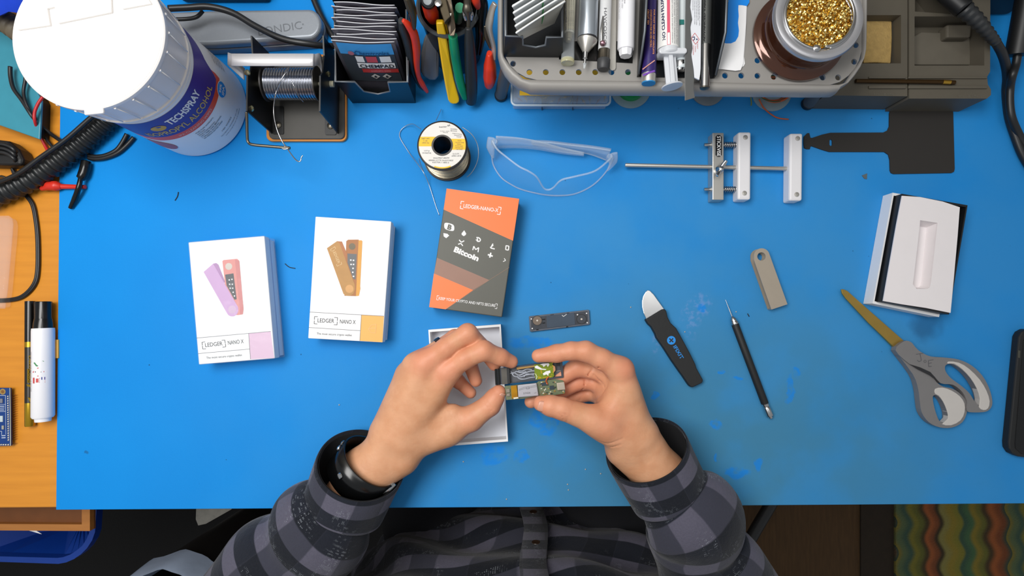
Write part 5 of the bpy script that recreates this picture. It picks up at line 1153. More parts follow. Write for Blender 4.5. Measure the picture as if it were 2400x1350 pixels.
obj('wire_end', tube([FE(265, 760, 8), FE(270, 800, 3), FE(268, 825, 2)], .0007, 6), mat('olive_wire', '#8c8f2c', .4), t)

# ================================================================ soldering station tray
t = thing('iron_tray', 'dark grey soldering iron tray with compartments and yellow sponge well', 'tray')
SGY = mat('tray_grey', '#5f594d', .6, n=.1, ns=40)
zt = 40
blk = [(850, 745), (1488, 752), (1490, -260), (850, -260)]
wellA = [(1120, 495), (1438, 495), (1440, 118), (1120, 118)]
obj('left_block', prismh(fpoly(FE, blk, zt), [fpoly(FE, wellA, zt)], 14, zt), SGY, t); obj('left_floor', prism(fpoly(FE, blk, zt), .3, 14), SGY, t)
blk2 = [(1502, 770), (2110, 770), (2142, 742), (2142, 700), (2118, 660), (2112, 600), (2135, 560), (2138, -260), (1502, -260)]
wellB = [(1545, 512), (2090, 512), (2092, 128), (1545, 128)]; wellC = [(1548, 90), (1830, 110), (1700, -60), (1600, -200), (1548, -200)]
obj('right_block', prismh(fpoly(FE, blk2, zt), [fpoly(FE, wellB, zt), fpoly(FE, wellC, zt)], 16, zt), SGY, t); obj('right_floor', prism(fpoly(FE, blk2, zt), .3, 16), SGY, t)
obj('well_block', prism(fpoly(FE, [(1798, 292), (1985, 292), (1995, 190), (1798, 190)], 30), 16, 30, .002), SGY, t)
obj('well_plate', prism(fpoly(FE, [(1545, 505), (1990, 505), (1975, 260), (1600, 250), (1545, 280)], 20), 16, 20, .001), mat('well_grey', '#6d675b', .6, n=.1), t)
for x0, x1 in ((1190, 1480), (1500, 2115)):
    obj('groove_lip', prism(fpoly(FE, [(x0, 690), (x1, 690), (x1, 668), (x0, 668)], zt + 2), zt, zt + 2, .0006), SGY, t)
    obj('groove_lip', prism(fpoly(FE, [(x0, 612), (x1, 612), (x1, 596), (x0, 596)], zt + 2), zt, zt + 2, .0006), SGY, t)
def worn(x0, y0):                                # worn-down raised characters, no longer legible
    return join([line_on(at(FE, zt + .3), [(x0 + x, y0 + y), (x0 + x + dx, y0 + y + dy)], 4) for x, y, dx, dy in ((0, -18, 4, 14), (12, -6, 8, -10), (30, -14, 6, 10), (48, -24, 6, 3), (70, -16, 20, 0), (88, -16, -12, 16), (78, 0, 16, 0), (108, -18, 2, 18), (122, 0, 2, -18), (124, -18, 12, 16), (150, -14, -8, 8), (142, -6, 12, 8), (165, -16, 14, 0), (172, -2, 8, 0))])
obj('embossed_lettering', join([worn(1230, 746), worn(1890, 760)]), mat('emboss_grey', '#69655b', .6), t)
tag(obj('sponge', prism(fpoly(FE, [(1150, 490), (1250, 486), (1360, 492), (1366, 400), (1370, 300), (1368, 165), (1300, 158), (1150, 155)], 27), 14.3, 27, .001), mat('sponge', '#c9a766', .9, n=.18, ns=160, bump=.8, bs=400)), 'tan cleaning sponge in the well of the iron tray', 'sponge')
t = thing('soldering_tip', 'thin dark rod with brass band lying in the tray groove', 'rod')
lie(t, FE, 'rod', 1085, 632, 1765, 640, [(2.2, 0), (2.4, 1)], mat('rod_brown', '#4a3418', .35, .7), zt + 3); lie(t, FE, 'band', 1762, 640, 1822, 643, [(2.5, 0), (2.5, 1)], BRASS, zt + 3); lie(t, FE, 'rod_end', 1820, 643, 1858, 646, [(2.4, 0), (2.4, 1)], mat('rod_brown', '#4a3418'), zt + 3)
# soldering iron and its lead
t = thing('soldering_iron', 'black soldering iron handle with ribbed strain relief over the tray', 'soldering iron')
ip = [FE(1600, -230, 52), FE(1780, -60, 58), FE(1930, 70, 62)]
obj('handle', tube(ip, [.0088, .0092, .0096], 18), BLACK, t)
pth = spline([FE(1925, 66, 62), FE(2030, 160, 60), FE(2120, 260, 56), FE(2185, 335, 50)], 12); nn = len(pth)
obj('strain_relief', skin_rings(rings(pth, [(.0088 - .0044 * i / nn) * (1.07 if (i // 2) % 2 else .93) for i in range(nn)], 16)), mat('relief_grey', '#2c2e30', .45), t)
obj('lead', tube([FE(2180, 330, 50), FE(2225, 410, 42), FE(2255, 500, 30), FE(2268, 600, 16), FE(2262, 700, 6), FE(2268, 800, 5), FE(2285, 920, 5), FE(2330, 1060, 5), FE(2400, 1230, 5), FE(2520, 1400, 5), FE(2700, 1560, 5)], .0046, 12), CB, t)
t = thing('lamp_lead', 'second black cord with thick sleeve in the top right corner', 'cable')
obj('sleeve', turned(FE(2440, -80, 46), FE(2345, 435, 30), [(11.5, 0), (11.5, .99), (9.5, 1)], 20), BLACK, t)
obj('lead', tube([FE(2350, 425, 30), FE(2335, 510, 28), FE(2310, 590, 28), FE(2292, 680, 18), FE(2288, 800, 15), FE(2305, 920, 13), FE(2360, 1050, 8), FE(2450, 1210, 5), FE(2590, 1350, 5)], .0042, 12), CB, t)
tag(obj('power_unit', box((W(2330, 0, 40).x + .0, W(2330, 0, 40).y + .046, .046), (.10, .085, .09), bev=.004), BLACK), 'black power unit in shadow behind the iron tray', 'power unit')
# ================================================================ left edge of the desk
ZW = -3.0
t = thing('corrugated_hose', 'thick black corrugated hose running from the left edge to the tub', 'hose')
cp = spline([FF(*p) for p in ((-90, 725, 11), (60, 660, 11), (200, 590, 12), (330, 500, 13), (450, 408, 13.5), (555, 318, 13.5), (640, 235, 13.5), (690, 150, 13.5), (700, 40, 13.5), (660, -120, 13.5))], 26)
obj('hose', skin_rings(rings(cp, [.0118 + .0014 * math.sin(i * 2 * math.pi / 7.5) for i in range(len(cp))], 18)), mat('hose_black', '#1d2021', .4), t)
def cab(label, pts, r, m=CB, name='cable', cat='cable'):
    return tag(obj(name, tube([FF(*p) for p in pts], r, 8), m), label, cat)
cab('thin black lead looping left over the teal folder to the hose', [(60, -60, 24), (62, 0, 23), (80, 70, 23), (130, 140, 22), (190, 232, 20), (235, 280, 8), (290, 328, 2), (370, 385, 4), (430, 430, 2)], .0022)
cab('thin black lead right of the looping one over the teal folder', [(150, -40, 24), (148, 20, 23), (138, 90, 22), (155, 160, 22), (200, 245, 18), (245, 325, 4), (295, 395, 1), (340, 445, 2)], .0018)
cab('black cord lying along the top of the corrugated hose', [(560, 215, 33), (500, 268, 32), (380, 372, 31), (230, 478, 30), (110, 565, 29), (0, 615, 28), (-90, 640, 27)], .0026)
cab('black cord curving from the hose to the tub, nearer the hose', [(745, 335, 3), (715, 390, 3), (680, 432, 3), (620, 460, 3), (560, 468, 3), (520, 462, 3)], .0026)
cab('black cord curving from the hose to the tub, farther right', [(785, 355, 3), (745, 400, 3), (690, 446, 3), (620, 474, 3), (560, 482, 3), (520, 476, 3)], .0026)
cab('thin red wire crossing the teal folder edge', [(250, 118, 24), (222, 160, 24), (203, 210, 23), (205, 262, 20), (230, 330, 6), (262, 400, 1), (300, 470, 2)], .0017, mat('red_wire', '#c8262a', .4), 'wire', 'wire')
cab('black cable looping down the wood beside the mat, outer strand', [(60, 520, 2), (85, 560, 0), (130, 640, 0), (160, 695, -1), (195, 745, -1), (214, 830, -1), (226, 950, -1), (226, 1130, -1), (205, 1220, -1), (140, 1288, -1), (60, 1312, -1), (-60, 1316, -1)], .0017)
cab('black cable looping down the wood beside the mat, inner strand', [(66, 515, 1), (78, 560, 0), (120, 640, 0), (150, 695, -1), (186, 748, -1), (205, 830, -1), (217, 950, -1), (217, 1125, -1), (197, 1212, -1), (136, 1279, -1), (58, 1303, -1), (-60, 1307, -1)], .0017)
# teal folder
t = thing('teal_folder', 'teal plastic folder under the wires at the top left', 'folder')
TE = mat('teal_plastic', '#3f93a8', .35, n=.08)
obj('cover', prism([FF(*p, 16) for p in ((-120, -330), (0, -284), (65, -240), (150, -60), (205, 60), (242, 140), (240, 190), (231, 366), (0, 284), (-120, 245))], 13, 16, .0008), TE, t)
obj('cover_shadow', prism([FF(*p, 12) for p in ((-120, -310), (0, -270), (60, -225), (145, -60), (235, 140), (228, 352), (0, 275), (-120, 240))], -2.8, 12.5), mat('shadow_black', '#0e1416', .6), t)  # black block stands in for the shadow below the cover
# hook clips
def clip(name, label, body, shaft, m):
    t = thing(name, label, 'test clip')
    obj('grip', tube([FF(*p) for p in body[0]], body[1], 12), m, t); obj('nose', tube([FF(*p) for p in shaft[0]], shaft[1], 10), m, t); return t
clip('test_clip', 'red plastic test hook clip lying across the mat edge', ([(240, 658, 5), (290, 640, 6), (330, 640, 6), (362, 646, 5)], [.002, .0055, .0060, .0028]), ([(355, 643, 5), (420, 644, 4), (500, 645, 4)], [.0032, .0028, .0023]), REDP)
clip('test_clip', 'black plastic test hook clip lying across the red clip nose', ([(505, 498, 6), (500, 530, 7), (485, 575, 8), (470, 595, 8)], [.0052, .0056, .0054, .0044]), ([(474, 585, 9), (462, 645, 10), (440, 710, 6), (412, 770, 3)], [.0024, .0028, .0030, .0022]), BLACKG)
# charger
t = thing('power_adapter', 'black power adapter with coiled lead at the left edge', 'adapter')
obj('body', prism([FF(*p, 18) for p in ((-140, 350), (40, 372), (100, 420), (130, 480), (125, 515), (60, 518), (-140, 512))], ZW + .2, 18, .004, 3), mat('adapter_black', '#1a1a1b', .5), t)
for i in range(3): obj('coil', tube([FF(-120, 395 + i * 24, 22), FF(-20, 392 + i * 24, 23), FF(40, 402 + i * 24, 22), FF(85, 430 + i * 26, 20), FF(92, 470 + i * 16, 14)], .0022, 8), CB, t)
tag(obj('grommet', tube([FF(-14, 590, 1), FF(10, 582, 1), FF(30, 592, 1), FF(10, 606, 1), FF(-14, 600, 1)], .0012, 7, closed=True), DARKSTEEL), 'small dark wire ring on the wood beside the hose', 'ring')
# clear blister tray
t = thing('blister_tray', 'clear plastic blister tray at the left edge of the wood', 'tray')
pts = [(-120, 820), (40, 820), (60, 836), (66, 870), (62, 930), (48, 1080), (34, 1240), (18, 1352), (-120, 1352)]
q = [FF(*p, 8) for p in pts]
obj('shell', prism(q, ZW + .3, 9, .003, 3), clear('blister', (250, 244, 238), k=.95, r=.06, bump=.4, bs=120), t)
obj('flange', prism([FF(*p, ZW + 1) for p in [(x + 10, y + (6 if y > 1000 else -6)) for x, y in pts]], ZW + .1, ZW + .9), clear('blister_rim', (250, 246, 242), k=.92), t)
# markers
t = thing('paint_marker', 'black and gold paint marker lying on the wood', 'marker')
zc = ZW + 5.3
GD = mat('pen_gold', '#c9a22e', .3, .8, n=.1)
lie(t, FO, 'cap', 138, 90, 138, 277, [(4.9, 0), (5.0, .03), (5.1, 1)], BLACKG, zc); lie(t, FO, 'cap_band', 138, 276, 138, 300, [(5.2, 0), (5.2, 1)], GD, zc)
lie(t, FO, 'barrel', 138, 299, 138, 556, [(5.0, 0), (5.0, 1)], mat('barrel_dark', '#2c281c', .35, c2='#1b1712', ns=30), zc); lie(t, FO, 'end', 138, 555, 138, 663, [(5.1, 0), (5.1, .97), (4.6, 1)], GD, zc)
g = at(FO, zc + 5.2)
obj('gold_print', join([text_on('DecoColor', g, 132, 340, 132, 470, 13, .02), poly_on(g, [(122, 470), (152, 476), (154, 488), (124, 480)]), poly_on(g, [(126, 530), (150, 538), (138, 554)]), line_on(g, [(128, 400), (128, 465)], 5), line_on(g, [(152, 376), (152, 462)], 5)]), GD, t)
t = thing('marker_pen', 'thick white marker with black ribbed cap beside the gold one', 'marker')
zc = ZW + 11.4
lie(t, FO, 'cap', 199, 92, 199, 172, [(8.0, 0), (8.3, .05), (8.3, 1)], BLACKG, zc, 10); lie(t, FO, 'cap_skirt', 199, 170, 198, 218, [(8.4, 0), (9.2, .4), (9.6, 1)], BLACKG, zc, 28)
lie(t, FO, 'barrel', 198, 214, 197, 624, [(10.6, 0), (10.9, .03), (10.9, .98), (9.8, 1)], WHITEP, zc, 36); lie(t, FO, 'end_plug', 197, 622, 197, 641, [(8.0, 0), (7.6, 1)], WHITEP, zc, 28)
g = sw(FO, zc, 197, 11.05)
def g(x, y, zc_=zc):
    dx_ = (x - 197) / 1.957 * .00049; a_ = max(-1.4, min(1.4, dx_ / .01105)); p = FO(197, y, zc_); return Vector((p.x + math.sin(a_) * .01105, p.y, p.z + math.cos(a_) * .01105))
obj('hazard_diamond', line_on(g, [(210, 392), (232, 410), (210, 430), (188, 411), (210, 392)], 3.5), mat('hazard_red', '#d04a4a'), t); obj('hazard_mark', line_on(g, [(198, 410), (222, 411)], 5), INK, t)
obj('tick_mark', line_on(g, [(194, 368), (206, 384), (230, 362)], 6), mat('green_tick', '#2f8a4c', .5), t); obj('maple_flag', join([poly_on(g, [(188, 436), (196, 436), (196, 462), (188, 462)]), poly_on(g, [(202, 440), (212, 440), (212, 458), (202, 458)])]), mat('hazard_red', '#d04a4a'), t)
obj('stripe_flag', join([line_on(g, [(214, 440 + i * 6), (236, 440 + i * 6)], 2.6) for i in range(4)]), mat('hazard_red', '#d04a4a'), t); obj('flag_canton', poly_on(g, [(222, 434), (236, 434), (236, 446), (222, 446)]), mat('flag_blue', '#36459a', .5), t)
obj('small_lettering', join([text_on('CAUTION: MAY CAUSE IRRITATION. USE WITH CARE', g, x, 320, x, 500, 3.2) for x in (164, 170, 176)]), GREYINK, t)
tag(obj('wood_block', prism([FO(*p, 2) for p in ((246, 266), (266, 266), (266, 352), (246, 352))], ZW + .1, 2, .0005), mat('pale_wood', '#eab24e', .5)), 'pale yellow strip tucked against the mat edge beside the markers', 'strip')
# circuit board with pin header
t = thing('circuit_board', 'blue circuit board with a row of gold pins at the left edge', 'circuit board')
FU = frame(0, 900, 8.436)
PC = mat('pcb_blue', '#143f86', .35, n=.12, ns=90); SILK = mat('silk_white', '#cdd6e2', .5)
obj('board', prism([FU(*p, 4) for p in ((-360, 78), (195, 78), (202, 600), (210, 1222), (-360, 1240))], 1.5, 4, .0003), PC, t)
a = at(FU, 4.15)
obj('board_edge', line_on(a, [(195, 80), (202, 600), (208, 1220)], 14), mat('edge_silver', '#b9c0b4', .4), t)
rg = obj('mounting_hole', ring_on(a, 52, 152, 58, 26), mat('pad_gold', '#d9b46a', .35, .7), t); obj('hole', disc_on(at(FU, 4.18), 52, 152, 30), mat('hole_wood', '#8a5a22'), rg)
pin0 = pad0 = None
for i in range(22):
    y = 224 + i * 45.5
    p0, p1 = FU(215, y + 4, 0), FU(296, y - 6, 0)
    if i == 20: continue
    if pin0 is None:
        pin0 = obj('pin', box((p0 + p1) / 2 + Vector((0, 0, .0)), ((p1 - p0).length + .002, .0007, .0007), rz=math.atan2(p1.y - p0.y, p1.x - p0.x)), mat('pin_copper', '#d28a4a', .3, .8), t)
        pad0 = obj('solder_pad', lathe([(.0013, 0), (.0011, .0004), (.0002, .0009)], FU(155, y + 20, 4), seg=8), STEEL, t)
    else:
        again(pin0, (p0 + p1) / 2, t); q = FU(155 + i * .5, y + 20, 4); again(pad0, (q.x, q.y, q.z + .00045), t)
for i in range(4): q = FU(22 + i * 46, 1200, 4); again(pad0, (q.x, q.y, q.z + .00045), t)
obj('silk_lines', join([line_on(a, [(-20, 225), (108, 225), (110, 540), (-20, 545)], 8), line_on(a, [(-20, 405), (108, 405)], 6), line_on(a, [(110, 545), (115, 1000)], 6), line_on(a, [(-20, 440), (85, 440)], 14), line_on(a, [(-20, 480), (85, 475)], 10), line_on(a, [(-20, 515), (80, 512)], 12), line_on(a, [(30, 1022), (110, 1020)], 16), line_on(a, [(30, 1065), (110, 1062)], 16), line_on(a, [(-20, 935), (35, 935), (30, 1005)], 8)]), SILK, t)
for x0, y0, x1, y1, m_ in ((-30, 290, 48, 378, mat('chip_grey', '#7d7f8c', .4)), (-30, 630, 52, 750, mat('chip_pale', '#c6d4da', .4)), (32, 822, 72, 898, mat('chip_tan', '#a9a79a', .4))):
    obj('chip', prism([FU(x0, y0, 5), FU(x1, y0, 5), FU(x1, y1, 5), FU(x0, y1, 5)], 4, 5.2, .0002), m_, t)
# corner clutter behind the tub
tag(obj('ribbed_duct', skin_rings(rings(spline([W(-60, 5, 40), W(0, 42, 40), W(40, 70, 40), W(90, 110, 40), W(150, 150, 40)], 12), [.012 + .001 * math.sin(i * 1.6) for i in range(49)], 16)), mat('duct_taupe', '#6a6150', .5)), 'taupe ribbed duct at the top left corner behind the tub', 'duct')
tag(obj('blue_bag', xf(lathe([(0, .036), (.03, .04), (.06, .056), (.072, .07), (.06, .088), (.03, .098), (0, .1)], (W(10, -75, 60).x, W(10, -75, 60).y + .012, 0), seg=28), lambda v: v + Vector((.003 * math.sin(v.y * 190), .003 * math.sin(v.x * 170), .002 * math.sin(v.x * 230 + v.y * 120)))), mat('bag_blue', '#1647d8', .35, n=.12)), 'bright blue plastic bag at the top left corner', 'bag')
# crumbs on the mat
CR = mat('crumb', '#c9c3b4', .7)
cr0 = None
for (x, y), lab in zip(((1086, 1082), (795, 949), (1372, 1100), (1330, 1135), (1332, 1148), (1725, 731), (1605, 778), (1478, 720), (1187, 1170), (1408, 1110)), ('tiny crumb on the mat just below the white lid', 'tiny crumb on the mat left of the left hand', 'tiny crumb on the mat left of the right cuff opening', 'upper of two close crumbs below the lid', 'lower of two close crumbs below the lid', 'tiny crumb on the mat beside the pick needle', 'tiny crumb on the mat right of the knife mark', 'tiny crumb on the mat left of the knife blade', 'tiny crumb near the front edge of the mat', 'tiny crumb nearest the right cuff opening')):
    p = W(x, y, .3)
    if cr0 is None: cr0 = tag(obj('crumb', lathe([(.0002, 0), (.0009, .0003), (.0006, .0008), (.0001, .0011)], p, seg=5), CR), lab, 'crumb', 'crumbs on the mat')
    else:
        c_ = again(cr0, (p.x, p.y, .0003), None, (0, 0, random.uniform(0, 6))); c_['label'] = lab
for pts, lab in (([(668, 618), (678, 626), (692, 629)], 'curled black hair of lint right of the pink box'), ([(410, 470), (416, 460), (418, 450)], 'short black lint above the pink box'), ([(1752, 735), (1756, 742)], 'dark lint dot near the pick')):
    tag(obj('lint', tube([W(x, y, .6) for x, y in pts], .0005, 5), INK), lab, 'lint')
tag(obj('plastic_chip', prism([FL(1655, 490), FL(1690, 476), FL(1688, 515), FL(1672, 512)], .1, .8), mat('chip_olive', '#5d6a70', .6)), 'small grey triangular chip on the mat below the black paddle', 'chip')
# ================================================================ the opened device between the hands
ZD = 66.0
t = thing('opened_device', 'opened dark gadget case with board and battery, held in both hands', 'gadget')
CSM = mat('case_smoke', '#4a4d55', .25, n=.15, ns=150)
cs = [(205, 548), (1018, 437), (1028, 446), (1043, 640), (1036, 652), (214, 740)]
pts = fpoly(FH, cs, ZD); c_ = sum(pts, Vector()) / len(pts)
inn = fpoly(FH, [(385, 545), (1000, 462), (1018, 630), (392, 715)], ZD)
obj('case', prismh(pts, [inn], ZD - 6, ZD), CSM, t); obj('case_floor', prism(pts, ZD - 7.5, ZD - 4.2), mat('case_inner', '#5a5c62', .35, n=.15, ns=200), t)
obj('end_bar', prism(fpoly(FH, [(203, 548), (232, 545), (243, 738), (213, 741)], ZD + 1.2), ZD - 6, ZD + 1.2, .0006), BLACKG, t)
obj('end_bar', prism(fpoly(FH, [(238, 545), (268, 541), (280, 734), (250, 737)], ZD + .8), ZD - 4, ZD + .8, .0006), BLACKG, t)
obj('clip_window', prism(fpoly(FH, [(282, 540), (352, 532), (362, 728), (294, 734)], ZD + .3), ZD - 2, ZD + .3, .0003), mat('window_smoke', '#6b6862', .2, n=.2), t)
obj('clip_ridge', prism(fpoly(FH, [(356, 531), (386, 528), (396, 722), (366, 726)], ZD + 1), ZD - 3, ZD + 1, .0005), BLACK, t)
obj('adhesive_strip', prism(fpoly(FH, [(470, 528), (690, 500), (690, 520), (475, 552)], ZD + .2), ZD - 1, ZD + .2), mat('amber_strip', '#a98240', .4), t)
gl = [tube([FH(x, y, ZD - 3.2 + .6 * math.sin(x)) for x, y in p], .0007, 6) for p in ([(390, 600), (440, 590), (500, 620), (560, 600), (640, 570), (700, 568)], [(490, 560), (540, 570), (600, 545), (660, 552)], [(480, 630), (500, 660), (560, 668), (640, 650), (715, 640)], [(400, 570), (440, 630), (520, 640), (580, 620), (700, 600)], [(420, 610), (470, 575), (530, 590), (590, 575)], [(560, 640), (600, 605), (690, 620)])]
obj('glue_residue', join(gl), mat('glue_pale', '#aeb4c0', .15), t)
gp = [(685, 492), (905, 464), (912, 500), (938, 520), (944, 562), (925, 590), (930, 632), (905, 648), (706, 676), (690, 600)]
fx = obj('flex_board', prism(fpoly(FH, gp, ZD + .4), ZD - .6, ZD + .4, .0002), mat('flex_green', '#8a9a12', .3, c2='#5c7410', ns=120), t)
a = at(FH, ZD + .5)
obj('white_mask', join([poly_on(a, [(690, 515), (720, 500), (780, 540), (835, 545), (825, 556), (760, 552), (700, 535)]), poly_on(a, [(755, 490), (790, 478), (860, 474), (872, 490), (850, 520), (836, 492), (800, 520), (788, 500)]), poly_on(a, [(790, 600), (830, 572), (880, 562), (884, 590), (862, 600), (856, 630), (838, 610), (800, 622)]), line_on(a, [(706, 670), (720, 640), (700, 600)], 6)]), WINK, fx)
obj('gold_traces', join([line_on(a, [(768, 555), (776, 600)], 12), line_on(a, [(905, 500), (938, 535), (915, 590)], 14), line_on(a, [(735, 655), (770, 648)], 16), line_on(a, [(790, 650), (900, 632)], 8)] + [disc_on(a, x, y, 7, 8) for x, y in ((742, 636), (880, 640), (900, 612), (890, 520), (908, 470))]), mat('trace_gold', '#e2b93a', .3, .6), fx)
obj('copper_dot', prism(fpoly(FH, [(918, 500), (940, 515), (944, 560), (924, 585), (915, 540)], ZD + .8), ZD, ZD + .8), mat('flex_copper', '#d9a070', .35, .4), fx)
obj('flex_wire', tube([FH(*p) for p in ((860, 640, ZD + 1), (835, 670, ZD + 2), (832, 700, ZD + 1), (850, 730, ZD))], .0006, 6), mat('orange_wire', '#d9612f'), t)
obj('case_tab', prism(fpoly(FH, [(955, 478), (1005, 470), (1012, 500), (958, 508)], ZD - 1), ZD - 4, ZD - 1), BLACK, t); obj('case_line', line_on(at(FH, ZD - 4), [(950, 572), (1020, 562)], 5), mat('tan_line', '#b9a58a'), t)
# board
ZP = ZD - 1
pb = [(326, 752), (720, 712), (735, 695), (945, 668), (1022, 680), (1042, 690), (1062, 800), (1060, 842), (900, 868), (735, 868), (560, 905), (345, 922), (338, 860)]
bo = obj('main_board', prism(fpoly(FH, pb, ZP), ZP - 1.4, ZP, .0001), mat('board_green', '#4f6b52', .4, c2='#7a7a58', ns=160), t)
bt = obj('battery', prism(fpoly(FH, [(482, 742), (716, 716), (741, 872), (492, 892)], ZP + 4), ZP, ZP + 4, .0008), mat('battery_silver', '#c3c1c8', .32, .45, n=.06), bo)
a = at(FH, ZP + 4.15)
obj('battery_mark', join([line_on(a, [(498, 795), (560, 768), (640, 760), (712, 740)], 3), line_on(a, [(500, 806), (560, 785), (650, 772), (715, 756)], 3), line_on(a, [(590, 764), (622, 760), (626, 786), (594, 790), (590, 764)], 3), text_on('37426', a, 552, 852, 640, 842, 20), line_on(a, [(684, 838), (708, 836), (706, 824)], 3)]), GREYINK, bt)
obj('battery_cap', prism(fpoly(FH, [(400, 752), (474, 742), (490, 902), (412, 908)], ZP + 3), ZP, ZP + 3, .0008), mat('kapton', '#c8950f', .2, c2='#7a4a08', ns=80), bo)
obj('battery_lead', prism(fpoly(FH, [(432, 892), (490, 885), (495, 902), (436, 912)], ZP + 3.4), ZP + .4, ZP + 3.4), mat('tab_cream', '#e6e0c8', .4), bo)
for x0, y0, x1, y1 in ((342, 792, 388, 836), (346, 846, 390, 880)): obj('switch', prism(fpoly(FH, [(x0, y0), (x1, y0 - 5), (x1 + 3, y1 - 5), (x0 + 3, y1)], ZP + 1.6), ZP, ZP + 1.6, .0003), mat('switch_taupe', '#a49b8e', .3, .5), bo)
obj('usb_port', prism(fpoly(FH, [(958, 714), (1052, 702), (1066, 798), (970, 808)], ZP + 3.2), ZP, ZP + 3.2, .0007), mat('usb_steel', '#d3c8b6', .3, .55), bo)
obj('chip', prism(fpoly(FH, [(872, 752), (922, 745), (928, 792), (878, 798)], ZP + 1.2), ZP, ZP + 1.2, .0001), mat('chip_black', '#33404a', .35), bo)
obj('chip', prism(fpoly(FH, [(770, 712), (830, 706), (836, 745), (776, 752)], ZP + .9), ZP, ZP + .9, .0001), mat('chip_black', '#33404a'), bo)
rs_ = random.Random(11); cc0 = {}
for i in range(70):
    x = rs_.uniform(750, 1050); y = rs_.uniform(700, 855) - (x - 750) * .06
    if 862 < x < 935 and 738 < y < 802 or x > 945 and 690 < y < 812: continue
    k_ = i % 4; mm = [mat('smd_gold', '#d9b65c', .3, .7), mat('smd_white', '#e6e2d2', .4), mat('smd_brown', '#8a6a4c', .4), mat('smd_dark', '#2f3a3c', .4)][k_]; p = FH(x, y, ZP)
    if k_ not in cc0: cc0[k_] = obj('component', box(p + Vector((0, 0, .0004)), (.0013 + .0004 * (k_ % 2), .0008, .0008), rz=.1), mm, bo)
    else: again(cc0[k_], (p.x, p.y, p.z + .0004), bo, (0, 0, rs_.choice((0, 1.57, .1))))

# ================================================================ the person: skin body from a blended distance field
def smin(a, b, k):
    h = np.maximum(k - np.abs(a - b), 0) / k; return np.minimum(a, b) - h * h * k * .25
class Field:
    def __init__(s, lo, hi, cell):
        s.lo = np.array(lo, np.float32); s.c = cell; s.n = np.ceil((np.array(hi) - s.lo) / cell).astype(int) + 1
        s.ax = [s.lo[i] + cell * np.arange(s.n[i], dtype=np.float32) for i in range(3)]
    def new(s): return np.full(s.n, .05, np.float32)
    def cap(s, F, a, ra, b, rb, k, sq=None):
        """blend a tapered capsule into F"""
        a = np.array(a, np.float32); b = np.array(b, np.float32); m = max(ra, rb) + max(k, .004) + .004
        i0 = np.maximum(((np.minimum(a, b) - m - s.lo) / s.c).astype(int), 0); i1 = np.minimum(((np.maximum(a, b) + m - s.lo) / s.c).astype(int) + 2, s.n)
        if (i1 <= i0).any(): return
        sl = tuple(slice(i0[j], i1[j]) for j in range(3))
        X = s.ax[0][sl[0]][:, None, None]; Y = s.ax[1][sl[1]][None, :, None]; Z = s.ax[2][sl[2]][None, None, :]
        d = b - a; L2 = float(d @ d) + 1e-12
        t_ = np.clip(((X - a[0]) * d[0] + (Y - a[1]) * d[1] + (Z - a[2]) * d[2]) / L2, 0, 1)
        q = np.sqrt((X - a[0] - t_ * d[0]) ** 2 + (Y - a[1] - t_ * d[1]) ** 2 + (Z - a[2] - t_ * d[2]) ** 2) - (ra + (rb - ra) * t_)
        F[sl] = smin(F[sl], q, k)
    def mesh(s, F):
        ins = F < 0; nx, ny, nz = s.n; sh = (nx - 1, ny - 1, nz - 1)
        cnt = np.zeros(sh, np.int8); cor = [(i, j, k) for i in (0, 1) for j in (0, 1) for k in (0, 1)]
        g = lambda A, o: A[o[0]:o[0] + sh[0], o[1]:o[1] + sh[1], o[2]:o[2] + sh[2]]
        for o in cor: cnt += g(ins, o)
        act = (cnt > 0) & (cnt < 8); I = np.argwhere(act); nv = len(I); idx = np.full(sh, -1, np.int32); idx[act] = np.arange(nv)
        acc = np.zeros((nv, 3), np.float64); num = np.zeros(nv)
        vals = {o: F[I[:, 0] + o[0], I[:, 1] + o[1], I[:, 2] + o[2]] for o in cor}
        for o in cor:
            for axx in range(3):
                if o[axx]: continue
                e = list(o); e[axx] = 1; e = tuple(e); va, vb = vals[o], vals[e]; cr_ = (va < 0) != (vb < 0)
                t_ = np.where(cr_, va / np.where(cr_, va - vb, 1), 0); p = np.tile(np.array(o, float), (nv, 1)); p[:, axx] = t_
                acc[cr_] += p[cr_]; num[cr_] += 1
        V = (I + acc / num[:, None]) * s.c + s.lo
        Q = []
        for axx in range(3):
            o1, o2 = [(1, 2), (2, 0), (0, 1)][axx]
            A = [slice(1, -1)] * 3; A[axx] = slice(0, -1); B_ = list(A); B_[axx] = slice(1, None)
            a = ins[tuple(A)]; b = ins[tuple(B_)]; ch = np.argwhere(a != b); ch2 = ch + 1; ch2[:, axx] -= 1
            e1 = np.zeros(3, int); e1[o1] = 1; e2 = np.zeros(3, int); e2[o2] = 1
            f = lambda c: idx[c[:, 0], c[:, 1], c[:, 2]]
            q = np.stack([f(ch2 - e1 - e2), f(ch2 - e2), f(ch2), f(ch2 - e1)], 1)
            fl = ~a[ch[:, 0], ch[:, 1], ch[:, 2]]; q[fl] = q[fl][:, ::-1]; Q.append(q)
        Q = np.concatenate(Q); Q = Q[(Q >= 0).all(1)]
        # light smoothing, keeps the volume
        for lam in (.5, -.52, .5, -.52, .4):
            acc = np.zeros_like(V); n_ = np.zeros(len(V))
            for j in range(4):
                np.add.at(acc, Q[:, j], V[Q[:, (j + 1) % 4]] + V[Q[:, (j - 1) % 4]]); np.add.at(n_, Q[:, j], 2)
            V = V + lam * (acc / np.maximum(n_, 1)[:, None] - V)
        return V, Q
